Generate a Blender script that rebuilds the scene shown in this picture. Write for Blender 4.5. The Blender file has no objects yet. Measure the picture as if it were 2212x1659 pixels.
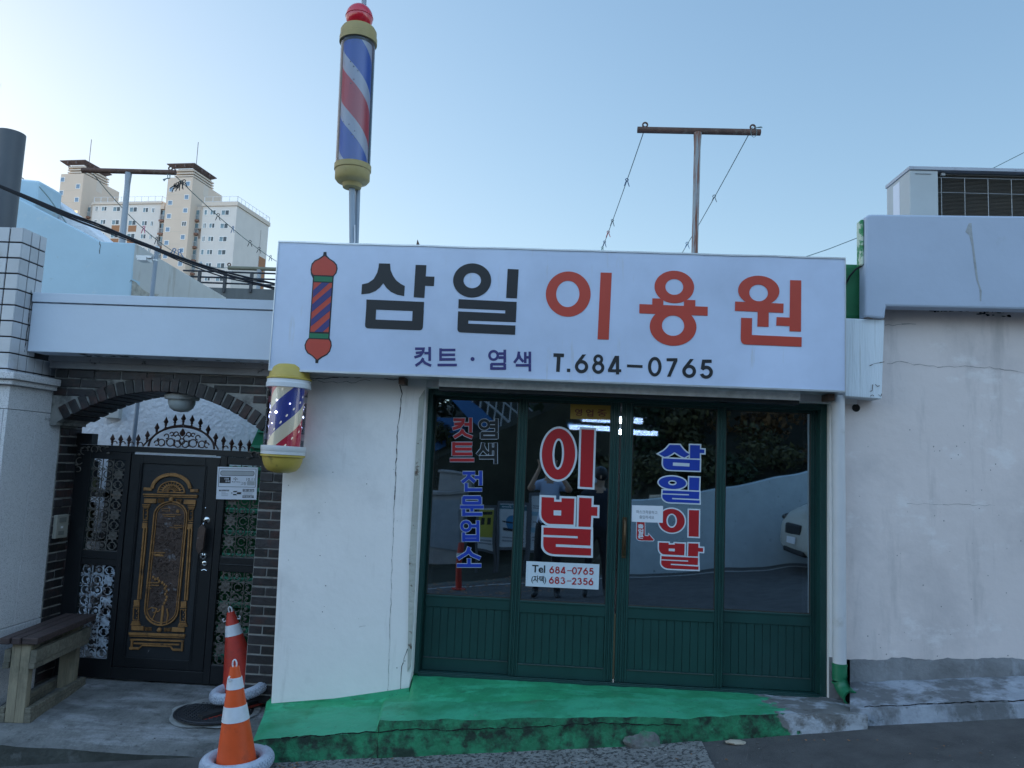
import bpy, bmesh, math, random
from mathutils import Vector, Matrix
random.seed(11)
R = math.radians
scene = bpy.context.scene
COL = scene.collection

# ------------------------------------------------------------------ camera
PW, PH, FPX = 2212.0, 1659.0, 1645.0
PCX, PCY, CZ = PW / 2, PH / 2, 1.75
YAW, PITCH, ROLL = R(2.9), R(5.9), R(2.5)
_f = Vector((-math.sin(YAW) * math.cos(PITCH), math.cos(YAW) * math.cos(PITCH), math.sin(PITCH)))
_r = Vector((math.cos(YAW), math.sin(YAW), 0))
_u = _r.cross(_f)
CR = _r * math.cos(ROLL) + _u * math.sin(ROLL)
CU = _u * math.cos(ROLL) - _r * math.sin(ROLL)
CF = _f
EYE = Vector((0, 0, CZ))
cam_data = bpy.data.cameras.new("camera")
cam = bpy.data.objects.new("camera", cam_data)
COL.objects.link(cam)
cam.matrix_world = Matrix.Translation(EYE) @ Matrix((CR, CU, -CF)).transposed().to_4x4()
cam_data.sensor_width = 36
cam_data.lens = 36 * FPX / PW
cam_data.clip_start = 0.005
cam_data.clip_end = 3000
scene.camera = cam

# ------------------------------------------------------------------ sky, sun, exposure
SUN_AZ, SUN_EL = R(-58), R(12)          # azimuth from +Y (away from us) towards -X, low behind the houses
world = bpy.data.worlds.new("World")
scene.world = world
world.use_nodes = True
nt = world.node_tree
bg = nt.nodes["Background"]
sky = nt.nodes.new("ShaderNodeTexSky")
sky.sky_type = 'NISHITA'
sky.sun_disc = False
sky.sun_elevation = SUN_EL
sky.sun_rotation = SUN_AZ
sky.air_density = 1.0
sky.dust_density = 0.7
sky.ozone_density = 3.0
# soft sky roll-off; the half behind the camera is brightened to fill shaded fronts
def vm(op, a, b):
    n = nt.nodes.new("ShaderNodeVectorMath"); n.operation = op
    for i, x in enumerate((a, b)):
        if isinstance(x, tuple): n.inputs[i].default_value = x
        else: nt.links.new(x, n.inputs[i])
    return n.outputs[0]
HA, HB = 1.35, 0.26
num = vm('MULTIPLY', sky.outputs[0], (HA, HA, HA))
den = vm('ADD', vm('MULTIPLY', sky.outputs[0], (HB, HB, HB)), (1, 1, 1))
soft = vm('DIVIDE', num, den)
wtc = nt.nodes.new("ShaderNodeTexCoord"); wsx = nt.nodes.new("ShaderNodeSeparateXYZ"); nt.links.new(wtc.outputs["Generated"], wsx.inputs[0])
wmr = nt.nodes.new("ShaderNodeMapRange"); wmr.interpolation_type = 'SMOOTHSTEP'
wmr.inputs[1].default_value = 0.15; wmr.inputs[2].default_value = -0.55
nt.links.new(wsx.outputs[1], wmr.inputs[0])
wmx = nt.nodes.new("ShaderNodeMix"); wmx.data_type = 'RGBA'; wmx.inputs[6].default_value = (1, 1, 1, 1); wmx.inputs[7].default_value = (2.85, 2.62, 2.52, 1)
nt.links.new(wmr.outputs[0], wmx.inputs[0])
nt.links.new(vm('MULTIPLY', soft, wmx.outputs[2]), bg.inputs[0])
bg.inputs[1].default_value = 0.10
sl = bpy.data.lights.new("sun", 'SUN')
sl.energy = 2.0
sl.angle = R(0.5)
sl.color = (1.0, 0.82, 0.62)
sun = bpy.data.objects.new("sun", sl)
COL.objects.link(sun)
sd = Vector((math.sin(SUN_AZ) * math.cos(SUN_EL), math.cos(SUN_AZ) * math.cos(SUN_EL), math.sin(SUN_EL)))
sun.rotation_euler = sd.to_track_quat('Z', 'Y').to_euler()
scene.view_settings.view_transform = 'Standard'
scene.view_settings.look = 'None'
scene.view_settings.exposure = 1.9
scene.view_settings.gamma = 1.0
scene.view_settings.use_curve_mapping = False
scene.cycles.use_denoising = True
scene.cycles.max_bounces = 8
scene.cycles.transparent_max_bounces = 12

# ------------------------------------------------------------------ measuring helpers: a point of the place at a known depth
def ray(u, v):
    return (u - PCX) / FPX * CR - (v - PCY) / FPX * CU + CF
def P(u, v, Y):
    d = ray(u, v); return EYE + d * (Y / d.y)
def PX(u, v, X):
    d = ray(u, v); return EYE + d * (X / d.x)
def G(u, v, z):
    d = ray(u, v); return EYE + d * ((z - CZ) / d.z)
DOOR_Y = 5.20
def PM(u, v, Yr):                      # a thing behind us, seen in the shop's glass
    p = P(u, v, 2 * DOOR_Y - Yr); p.y = Yr; return p
def proj(p):
    d = p - EYE; z = d.dot(CF); return PCX + FPX * d.dot(CR) / z, PCY - FPX * d.dot(CU) / z
def Z(x0, y0, s):                      # crop coordinates -> full picture coordinates
    return lambda x, y: ((x0 + x / s) / 1.80832, (y0 + y / s) / 1.80832)

# ------------------------------------------------------------------ materials
MATS = {}
def mat(name, color, rough=0.7, metal=0.0, bump=0.0, bscale=30, var=0.12, vscale=4, stains=(), island=0.0,
        emit=None, estr=0, spec=0.5, stretch=(1, 1, 1), coat=0):
    if name in MATS: return MATS[name]
    m = bpy.data.materials.new(name); m.use_nodes = True
    t = m.node_tree; N = t.nodes; L = t.links
    b = N["Principled BSDF"]
    b.inputs["Roughness"].default_value = rough
    b.inputs["Metallic"].default_value = metal
    b.inputs["Specular IOR Level"].default_value = spec
    if coat: b.inputs["Coat Weight"].default_value = coat
    tc = N.new("ShaderNodeTexCoord")
    mp = N.new("ShaderNodeMapping"); mp.inputs["Scale"].default_value = stretch
    L.new(tc.outputs["Object"], mp.inputs["Vector"])
    nz = N.new("ShaderNodeTexNoise"); nz.inputs["Scale"].default_value = vscale
    nz.inputs["Detail"].default_value = 6; nz.inputs["Roughness"].default_value = 0.6
    L.new(mp.outputs[0], nz.inputs["Vector"])
    mr = N.new("ShaderNodeMapRange"); mr.inputs[1].default_value = 0.3; mr.inputs[2].default_value = 0.7
    mr.inputs[3].default_value = 1 - var; mr.inputs[4].default_value = 1 + var
    L.new(nz.outputs["Fac"], mr.inputs[0])
    mul = N.new("ShaderNodeMix"); mul.data_type = 'RGBA'; mul.blend_type = 'MULTIPLY'
    mul.inputs[0].default_value = 1.0
    mul.inputs[6].default_value = (*color, 1)
    L.new(mr.outputs[0], mul.inputs[7])
    out = mul.outputs[2]
    if island:
        ge = N.new("ShaderNodeNewGeometry")
        m2 = N.new("ShaderNodeMapRange"); m2.inputs[3].default_value = 1 - island; m2.inputs[4].default_value = 1 + island
        L.new(ge.outputs["Random Per Island"], m2.inputs[0])
        mm = N.new("ShaderNodeMix"); mm.data_type = 'RGBA'; mm.blend_type = 'MULTIPLY'; mm.inputs[0].default_value = 1
        L.new(out, mm.inputs[6]); L.new(m2.outputs[0], mm.inputs[7]); out = mm.outputs[2]
    for st in stains:                  # dict(color, scale, lo, hi, stretch, amount)
        mp2 = N.new("ShaderNodeMapping"); mp2.inputs["Scale"].default_value = st.get("stretch", (1, 1, 1))
        mp2.inputs["Location"].default_value = st.get("loc", (3.1, 7.7, 1.3))
        L.new(tc.outputs["Object"], mp2.inputs["Vector"])
        n2 = N.new("ShaderNodeTexNoise"); n2.inputs["Scale"].default_value = st["scale"]
        n2.inputs["Detail"].default_value = 8; n2.inputs["Roughness"].default_value = 0.65
        L.new(mp2.outputs[0], n2.inputs["Vector"])
        r2 = N.new("ShaderNodeMapRange"); r2.inputs[1].default_value = st["lo"]; r2.inputs[2].default_value = st["hi"]
        r2.inputs[4].default_value = st.get("amount", 1.0)
        L.new(n2.outputs["Fac"], r2.inputs[0])
        fac = r2.outputs[0]
        if "z" in st:                  # splash zone: the dirt sits below a height
            sx = N.new("ShaderNodeSeparateXYZ"); L.new(tc.outputs["Object"], sx.inputs[0])
            r3 = N.new("ShaderNodeMapRange"); r3.inputs[1].default_value = st["z"][0]; r3.inputs[2].default_value = st["z"][1]
            L.new(sx.outputs[2], r3.inputs[0])
            mu = N.new("ShaderNodeMath"); mu.operation = 'MULTIPLY'
            L.new(fac, mu.inputs[0]); L.new(r3.outputs[0], mu.inputs[1]); fac = mu.outputs[0]
        if "xedge" in st:              # a ragged paint edge across the surface
            sx = N.new("ShaderNodeSeparateXYZ"); L.new(tc.outputs["Object"], sx.inputs[0])
            n4 = N.new("ShaderNodeTexNoise"); n4.inputs["Scale"].default_value = 9; n4.inputs["Detail"].default_value = 6; L.new(tc.outputs["Object"], n4.inputs["Vector"])
            ma = N.new("ShaderNodeMath"); ma.operation = 'MULTIPLY_ADD'; ma.inputs[1].default_value = 0.45; L.new(n4.outputs["Fac"], ma.inputs[0]); L.new(sx.outputs[0], ma.inputs[2])
            r4 = N.new("ShaderNodeMapRange"); r4.inputs[1].default_value = st["xedge"] + 0.215; r4.inputs[2].default_value = st["xedge"] + 0.235
            L.new(ma.outputs[0], r4.inputs[0])
            mu = N.new("ShaderNodeMath"); mu.operation = 'MULTIPLY'
            L.new(fac, mu.inputs[0]); L.new(r4.outputs[0], mu.inputs[1]); fac = mu.outputs[0]
        mx = N.new("ShaderNodeMix"); mx.data_type = 'RGBA'
        L.new(fac, mx.inputs[0]); L.new(out, mx.inputs[6]); mx.inputs[7].default_value = (*st["color"], 1)
        out = mx.outputs[2]
    L.new(out, b.inputs["Base Color"])
    if bump:
        n3 = N.new("ShaderNodeTexNoise"); n3.inputs["Scale"].default_value = bscale; n3.inputs["Detail"].default_value = 5
        L.new(mp.outputs[0], n3.inputs["Vector"])
        bp = N.new("ShaderNodeBump"); bp.inputs["Strength"].default_value = min(1, bump); bp.inputs["Distance"].default_value = 0.01 * max(1, bump)
        L.new(n3.outputs["Fac"], bp.inputs["Height"]); L.new(bp.outputs[0], b.inputs["Normal"])
    if emit:
        b.inputs["Emission Color"].default_value = (*emit, 1); b.inputs["Emission Strength"].default_value = estr
    MATS[name] = m
    return m

def glass_mat(name, tint, gloss, rough=0.0, gcol=(0.9, 0.93, 1), wave=0):
    m = bpy.data.materials.new(name); m.use_nodes = True
    t = m.node_tree; N = t.nodes; L = t.links
    for n in list(N):
        if n.type == 'BSDF_PRINCIPLED': N.remove(n)
    o = [n for n in N if n.type == 'OUTPUT_MATERIAL'][0]
    tr = N.new("ShaderNodeBsdfTransparent"); tr.inputs[0].default_value = (*tint, 1)
    gl = N.new("ShaderNodeBsdfGlossy"); gl.inputs[0].default_value = (*gcol, 1); gl.inputs["Roughness"].default_value = rough
    fr = N.new("ShaderNodeFresnel"); fr.inputs[0].default_value = 1.5
    ad = N.new("ShaderNodeMath"); ad.operation = 'ADD'; ad.use_clamp = True; ad.inputs[1].default_value = gloss
    L.new(fr.outputs[0], ad.inputs[0])
    if wave:                           # old float glass is never quite flat
        tc = N.new("ShaderNodeTexCoord"); nz = N.new("ShaderNodeTexNoise"); nz.inputs["Scale"].default_value = 2.2; nz.inputs["Detail"].default_value = 1
        bp = N.new("ShaderNodeBump"); bp.inputs["Strength"].default_value = wave; bp.inputs["Distance"].default_value = 0.004
        L.new(tc.outputs["Object"], nz.inputs["Vector"]); L.new(nz.outputs["Fac"], bp.inputs["Height"]); L.new(bp.outputs[0], gl.inputs["Normal"])
    mx = N.new("ShaderNodeMixShader")
    L.new(ad.outputs[0], mx.inputs[0]); L.new(tr.outputs[0], mx.inputs[1]); L.new(gl.outputs[0], mx.inputs[2])
    L.new(mx.outputs[0], o.inputs[0])
    MATS[name] = m
    return m

rust = dict(color=(0.16, 0.055, 0.025), scale=9, lo=0.5, hi=0.62)
W_PINK = mat("wall_paint_warm", (0.80, 0.76, 0.74), 0.85, bump=0.35, bscale=14, var=0.04, vscale=2,
             stains=[dict(color=(0.46, 0.43, 0.42), scale=1.8, lo=0.54, hi=0.8, amount=0.5), dict(color=(0.42, 0.38, 0.36), scale=3, lo=0.60, hi=0.74, amount=0.4, stretch=(3, 1, 0.3)), dict(color=(0.3, 0.27, 0.25), scale=45, lo=0.72, hi=0.78, amount=0.7)])
W_PINK2 = mat("wall_paint_rose", (0.74, 0.645, 0.615), 0.85, bump=0.4, bscale=12, var=0.05, vscale=1.6,
             stains=[dict(color=(0.40, 0.36, 0.36), scale=1.5, lo=0.50, hi=0.78, amount=0.55), dict(color=(0.36, 0.33, 0.32), scale=2.4, lo=0.56, hi=0.72, amount=0.45, stretch=(2.5, 1, 0.35)), dict(color=(0.86, 0.80, 0.78), scale=3.1, lo=0.58, hi=0.66, amount=0.5, stretch=(1, 1, 1.6)), dict(color=(0.3, 0.27, 0.25), scale=38, lo=0.72, hi=0.78, amount=0.7)])
W_PARA = mat("parapet_paint", (0.44, 0.495, 0.60), 0.85, bump=0.3, bscale=10, var=0.05, vscale=2, stains=[dict(color=(0.35, 0.36, 0.37), scale=4, lo=0.64, hi=0.8, amount=0.5)])
W_WHITE = mat("wall_paint_white", (0.61, 0.67, 0.76), 0.8, bump=0.25, bscale=10, var=0.04, vscale=2,
              stains=[dict(color=(0.45, 0.45, 0.42), scale=5, lo=0.66, hi=0.8, amount=0.6, stretch=(1, 1, 0.3))])
W_CYAN = mat("wall_paint_pale_blue", (0.45, 0.60, 0.69), 0.85, bump=0.25, bscale=9, var=0.05, vscale=2,
             stains=[dict(color=(0.16, 0.19, 0.17), scale=6, lo=0.63, hi=0.74, amount=0.7), dict(color=(0.75, 0.78, 0.78), scale=3, lo=0.6, hi=0.7, amount=0.5)])
W_BEIGE = mat("wall_paint_beige", (0.58, 0.57, 0.54), 0.9, bump=0.3, bscale=12, var=0.06,
              stains=[dict(color=(0.30, 0.22, 0.13), scale=4, lo=0.58, hi=0.75, amount=0.6, stretch=(1, 2, 0.25))])
W_ROUGH = mat("rough_render", (0.80, 0.80, 0.83), 0.95, bump=1.5, bscale=26, var=0.08)
GREENW = mat("green_roof_paint", (0.02, 0.16, 0.06), 0.5, bump=0.4, bscale=15, var=0.25)
PEEL = mat("peeling_green_white", (0.55, 0.62, 0.5), 0.8, bump=0.8, bscale=30, stains=[dict(color=(0.05, 0.25, 0.1), scale=14, lo=0.48, hi=0.56)])
MOSS = dict(color=(0.012, 0.02, 0.014), scale=7, lo=0.42, hi=0.62)
XE = 1.42
BARE = [dict(color=(0.17, 0.165, 0.16), scale=5, lo=0.0, hi=0.1, xedge=XE), dict(color=(0.44, 0.46, 0.50), scale=6, lo=0.50, hi=0.60, amount=0.85, xedge=XE), dict(color=(0.075, 0.06, 0.05), scale=7, lo=0.56, hi=0.66, amount=0.8, xedge=XE, loc=(9, 2, 5))]
STEPR = mat("green_step_riser", (0.022, 0.27, 0.115), 0.6, bump=0.8, bscale=18, var=0.22, vscale=4,
            stains=[dict(color=(0.05, 0.42, 0.22), scale=4, lo=0.50, hi=0.60, amount=0.7, stretch=(1, 2, 3)), dict(color=(0.012, 0.12, 0.05), scale=8, lo=0.60, hi=0.70, amount=0.7)] + BARE)
STEPG = mat("green_step_paint", (0.045, 0.36, 0.19), 0.6, bump=0.6, bscale=22, var=0.16, vscale=3,
            stains=[dict(color=(0.015, 0.20, 0.075), scale=2.6, lo=0.47, hi=0.64, amount=0.8), dict(color=(0.10, 0.07, 0.04), scale=2.2, lo=0.60, hi=0.72, amount=0.6), dict(color=(0.02, 0.05, 0.03), scale=30, lo=0.60, hi=0.70, amount=0.5), dict(color=(0.25, 0.27, 0.26), scale=11, lo=0.68, hi=0.73, amount=0.7)] + BARE)
STEPF = mat("green_step_dirty_face", (0.02, 0.20, 0.09), 0.75, bump=1.0, bscale=30, var=0.3, vscale=5,
            stains=[dict(color=(0.012, 0.018, 0.014), scale=9, lo=0.44, hi=0.60, amount=0.92), dict(color=(0.05, 0.3, 0.15), scale=14, lo=0.62, hi=0.7, amount=0.6)] + BARE)
CONC = mat("old_concrete", (0.20, 0.20, 0.195), 0.9, bump=0.9, bscale=25, var=0.3, vscale=5,
           stains=[dict(color=(0.5, 0.5, 0.52), scale=3, lo=0.52, hi=0.68, amount=0.6), dict(color=(0.045, 0.045, 0.04), scale=9, lo=0.56, hi=0.7, amount=0.8)])
CONCB = mat("whitewashed_concrete", (0.31, 0.33, 0.37), 0.9, bump=0.9, bscale=25, var=0.2, vscale=6,
            stains=[dict(color=(0.10, 0.10, 0.10), scale=4.5, lo=0.46, hi=0.58, amount=0.85, stretch=(1, 1, 0.6)), dict(color=(0.03, 0.045, 0.03), scale=12, lo=0.6, hi=0.7, amount=0.8)])
PORCH = mat("porch_concrete", (0.165, 0.165, 0.16), 0.9, bump=0.9, bscale=40, var=0.3, vscale=4,
            stains=[dict(color=(0.36, 0.36, 0.37), scale=3.5, lo=0.50, hi=0.66, amount=0.75, stretch=(0.5, 1.6, 1)), dict(color=(0.05, 0.05, 0.048), scale=11, lo=0.50, hi=0.68, amount=0.6)])
ASPH = mat("asphalt", (0.085, 0.080, 0.078), 0.9, bump=1.0, bscale=130, var=0.25, vscale=6,
           stains=[dict(color=(0.03, 0.03, 0.032), scale=2, lo=0.5, hi=0.7, amount=0.6), dict(color=(0.16, 0.16, 0.16), scale=150, lo=0.62, hi=0.7, amount=0.6)])
PEBBLE = mat("exposed_aggregate", (0.22, 0.215, 0.205), 0.9, bump=1.5, bscale=70, var=0.25, vscale=8,
             stains=[dict(color=(0.05, 0.05, 0.05), scale=42, lo=0.50, hi=0.56), dict(color=(0.4, 0.39, 0.37), scale=34, lo=0.6, hi=0.66, amount=0.8)])
SIGNW = mat("sign_face", (0.55, 0.62, 0.78), 0.36, bump=0.12, bscale=2.0, var=0.15, vscale=1.1, coat=0.25,
            stains=[dict(color=(0.50, 0.49, 0.48), scale=16, lo=0.62, hi=0.75, amount=0.5, stretch=(1, 1, 0.12))])
ALU = mat("aluminium", (0.62, 0.63, 0.65), 0.35, 0.7, var=0.08, vscale=8)
GALV = mat("galvanised_bar", (0.80, 0.81, 0.82), 0.5, 0.0, var=0.18, vscale=14, bump=0.1, bscale=40)
INKB = mat("ink_black", (0.015, 0.015, 0.018), 0.5, var=0.05)
INKR = mat("ink_red", (0.50, 0.055, 0.03), 0.45, var=0.05)
INKN = mat("ink_navy", (0.04, 0.035, 0.16), 0.45, var=0.05)
INKG = mat("ink_green", (0.01, 0.16, 0.07), 0.45, var=0.05)
VRED = mat("vinyl_red", (0.42, 0.015, 0.02), 0.4, var=0.06)
VBLUE = mat("vinyl_blue", (0.015, 0.05, 0.38), 0.4, var=0.06)
VWHITE = mat("vinyl_white", (0.62, 0.68, 0.74), 0.45, var=0.03)
VBLACK = mat("vinyl_dark", (0.012, 0.014, 0.016), 0.4, var=0.05)
PAPER = mat("paper_white", (0.75, 0.76, 0.82), 0.7, var=0.03)
GREY = mat("ink_grey", (0.28, 0.29, 0.33), 0.7, var=0.02)
DOORG = mat("door_green", (0.010, 0.050, 0.045), 0.42, var=0.12, vscale=6, stains=[dict(color=(0.10, 0.12, 0.11), scale=40, lo=0.70, hi=0.76, amount=0.4)])
DGLASS = glass_mat("door_glass", (0.24, 0.26, 0.30), 0.40, rough=0.015, gcol=(0.66, 0.86, 1.0), wave=0.35)
CLEAR = glass_mat("clear_tube", (0.97, 0.98, 0.99), 0.0, 0.03)
CLEAR2 = glass_mat("aged_clear_tube", (0.80, 0.85, 0.90), 0.03, 0.08)
YELLOWP = mat("yellow_sign", (0.27, 0.165, 0.02), 0.4)
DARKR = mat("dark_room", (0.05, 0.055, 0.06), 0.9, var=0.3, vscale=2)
TUBE = mat("lamp_tube", (1, 1, 1), 0.5, emit=(0.72, 0.86, 1.0), estr=9)
PVC = mat("pvc_pipe", (0.60, 0.59, 0.60), 0.5, var=0.06, stains=[dict(color=(0.34, 0.30, 0.25), scale=5, lo=0.6, hi=0.75, amount=0.5)])
PVCG = mat("pvc_green", (0.02, 0.17, 0.08), 0.4, var=0.08)
HOLE = mat("dark_hole", (0.006, 0.006, 0.006), 0.9)
BRICK = mat("dark_brick", (0.020, 0.018, 0.020), 0.55, bump=0.5, bscale=35, var=0.3, vscale=9, island=0.7,
            stains=[dict(color=(0.060, 0.026, 0.022), scale=6, lo=0.52, hi=0.66, amount=0.8), dict(color=(0.09, 0.075, 0.05), scale=5, lo=0.64, hi=0.76, amount=0.6)])
MORTAR = mat("mortar", (0.27, 0.265, 0.25), 0.95, bump=0.6, bscale=40, var=0.25, stains=[dict(color=(0.02, 0.02, 0.02), scale=2.6, lo=0.50, hi=0.62, amount=0.9)])
def granite():
    m = mat("granite", (0.36, 0.38, 0.42), 0.55, var=0.12, vscale=120)
    return mat("granite_speckled", (0.60, 0.60, 0.62), 0.5, var=0.05, vscale=3,
               stains=[dict(color=(0.12, 0.12, 0.14), scale=190, lo=0.54, hi=0.60, amount=0.7), dict(color=(0.62, 0.62, 0.64), scale=120, lo=0.6, hi=0.66, amount=0.7)])
GRAN = granite()
TILE = mat("glazed_tile", (0.50, 0.51, 0.54), 0.22, var=0.1, vscale=3, island=0.10, stains=[dict(color=(0.26, 0.22, 0.17), scale=4, lo=0.58, hi=0.78, amount=0.6)])
GROUT = mat("black_grout", (0.02, 0.016, 0.018), 0.9)
IRON = mat("black_gate_paint", (0.010, 0.011, 0.013), 0.4, bump=0.1, bscale=30, var=0.2, stains=[dict(color=(0.05, 0.055, 0.06), scale=6, lo=0.6, hi=0.8, amount=0.4)])
GOLD = mat("old_gold_paint", (0.34, 0.165, 0.055), 0.5, 0.25, bump=0.4, bscale=60, var=0.3, vscale=14, stains=[dict(color=(0.06, 0.04, 0.03), scale=12, lo=0.58, hi=0.7, amount=0.8)])
BRONZE = mat("worn_bronze", (0.085, 0.055, 0.045), 0.5, 0.35, bump=0.5, bscale=50, var=0.3, vscale=12, stains=[dict(color=(0.32, 0.31, 0.33), scale=13, lo=0.6, hi=0.68, amount=0.7)])
CASTR = mat("rusty_cast_iron", (0.07, 0.035, 0.028), 0.6, 0.2, bump=0.4, bscale=50, var=0.35, vscale=9, stains=[dict(color=(0.24, 0.24, 0.25), scale=7, lo=0.62, hi=0.7, amount=0.6)])
CASTG = mat("grey_bronze_cast", (0.13, 0.115, 0.10), 0.6, 0.2, bump=0.4, bscale=50, var=0.35, vscale=9, stains=[dict(color=(0.26, 0.14, 0.08), scale=7, lo=0.6, hi=0.68, amount=0.7)])
CASTW = mat("flaking_white_cast", (0.42, 0.46, 0.52), 0.7, bump=0.5, bscale=60, var=0.3, vscale=12, stains=[dict(color=(0.09, 0.06, 0.05), scale=14, lo=0.5, hi=0.58, amount=0.9)])
CHROME = mat("chrome", (0.6, 0.6, 0.6), 0.2, 1.0)
WOODD = mat("dark_seat_wood", (0.055, 0.035, 0.033), 0.7, bump=0.5, bscale=25, var=0.35, vscale=4, stretch=(1, 14, 14))
WOODL = mat("pale_timber", (0.25, 0.215, 0.15), 0.8, bump=0.4, bscale=20, var=0.25, vscale=5, stretch=(8, 8, 1),
            stains=[dict(color=(0.09, 0.085, 0.06), scale=4, lo=0.5, hi=0.7, amount=0.7)])
WOODG = mat("weathered_timber", (0.16, 0.145, 0.11), 0.85, bump=0.5, bscale=22, var=0.35, vscale=5, stretch=(2, 10, 10),
            stains=[dict(color=(0.05, 0.055, 0.045), scale=5, lo=0.48, hi=0.7, amount=0.7)])
CONEO = mat("cone_orange", (0.72, 0.085, 0.012), 0.5, var=0.1, vscale=8, stains=[dict(color=(0.22, 0.03, 0.012), scale=9, lo=0.56, hi=0.75, amount=0.6)])
CONER = mat("cone_faded_red", (0.50, 0.035, 0.02), 0.5, var=0.15, vscale=6, stains=[dict(color=(0.13, 0.02, 0.02), scale=7, lo=0.52, hi=0.72, amount=0.7)])
REFL = mat("reflective_band", (0.66, 0.68, 0.72), 0.35, var=0.08, vscale=20)
PLASW = mat("white_plastic", (0.66, 0.66, 0.68), 0.5, var=0.06)
TYREP = mat("painted_tyre", (0.44, 0.48, 0.56), 0.7, bump=0.4, bscale=50, var=0.2, vscale=15, stains=[dict(color=(0.14, 0.14, 0.16), scale=12, lo=0.60, hi=0.74, amount=0.6)])
RUBBER = mat("black_rubber", (0.014, 0.014, 0.016), 0.7, var=0.2)
IRONM = mat("manhole_iron", (0.04, 0.042, 0.048), 0.55, 0.4, bump=0.5, bscale=60, var=0.3)
CREAM = mat("apartment_cream", (0.55, 0.47, 0.40), 0.9, var=0.03, vscale=0.3)
CREAM2 = mat("apartment_cream_side", (0.54, 0.49, 0.44), 0.9, var=0.03, vscale=0.3)
AWHITE = mat("apartment_white", (0.56, 0.55, 0.54), 0.9, var=0.04, vscale=0.4, stains=[dict(color=(0.5, 0.49, 0.48), scale=0.9, lo=0.55, hi=0.75, amount=0.5, stretch=(1, 1, 0.2))])
ABROWN = mat("apartment_brown", (0.30, 0.155, 0.085), 0.9, var=0.05)
ADARK = mat("apartment_trim", (0.12, 0.10, 0.11), 0.7)
AGLASS = mat("apartment_glass", (0.10, 0.17, 0.21), 0.12, var=0.3, vscale=0.6, spec=0.8)
AGLASS2 = mat("apartment_dark_glass", (0.035, 0.045, 0.055), 0.15, var=0.3, vscale=0.8)
ALIT = mat("apartment_lit_glass", (0.5, 0.35, 0.15), 0.5, emit=(1.0, 0.62, 0.25), estr=0.45)
GALVP = mat("grey_pole_paint", (0.27, 0.31, 0.36), 0.5, 0.1, var=0.1, vscale=5, stains=[dict(color=(0.22, 0.13, 0.07), scale=4, lo=0.6, hi=0.75, amount=0.7, stretch=(3, 3, 0.4))])
RUSTP = mat("rusty_pipe", (0.10, 0.055, 0.042), 0.8, 0.1, bump=0.5, bscale=60, var=0.35, vscale=9, stains=[dict(color=(0.18, 0.15, 0.12), scale=12, lo=0.55, hi=0.68, amount=0.6)])
RUSTG = mat("rust_streaked_pole", (0.27, 0.29, 0.30), 0.6, 0.1, var=0.15, vscale=8, stains=[dict(color=(0.17, 0.06, 0.03), scale=3.5, lo=0.48, hi=0.58, stretch=(5, 5, 0.35))])
ROPE = mat("clothes_rope", (0.16, 0.22, 0.22), 0.8)
CABLE = mat("cable_black", (0.008, 0.008, 0.012), 0.5)
DUCT = mat("dark_grey_duct", (0.085, 0.095, 0.11), 0.5, var=0.1)
CAPY = mat("cream_yellow_cap", (0.34, 0.26, 0.10), 0.5, var=0.12, vscale=6, stains=[dict(color=(0.16, 0.12, 0.06), scale=7, lo=0.56, hi=0.7, amount=0.6)])
CAPY2 = mat("yellow_cap", (0.50, 0.36, 0.07), 0.42, var=0.1, vscale=8, stains=[dict(color=(0.12, 0.09, 0.03), scale=9, lo=0.6, hi=0.72, amount=0.7)])
REDB = mat("red_ball", (0.55, 0.012, 0.03), 0.25, coat=0.5, var=0.05)

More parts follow.
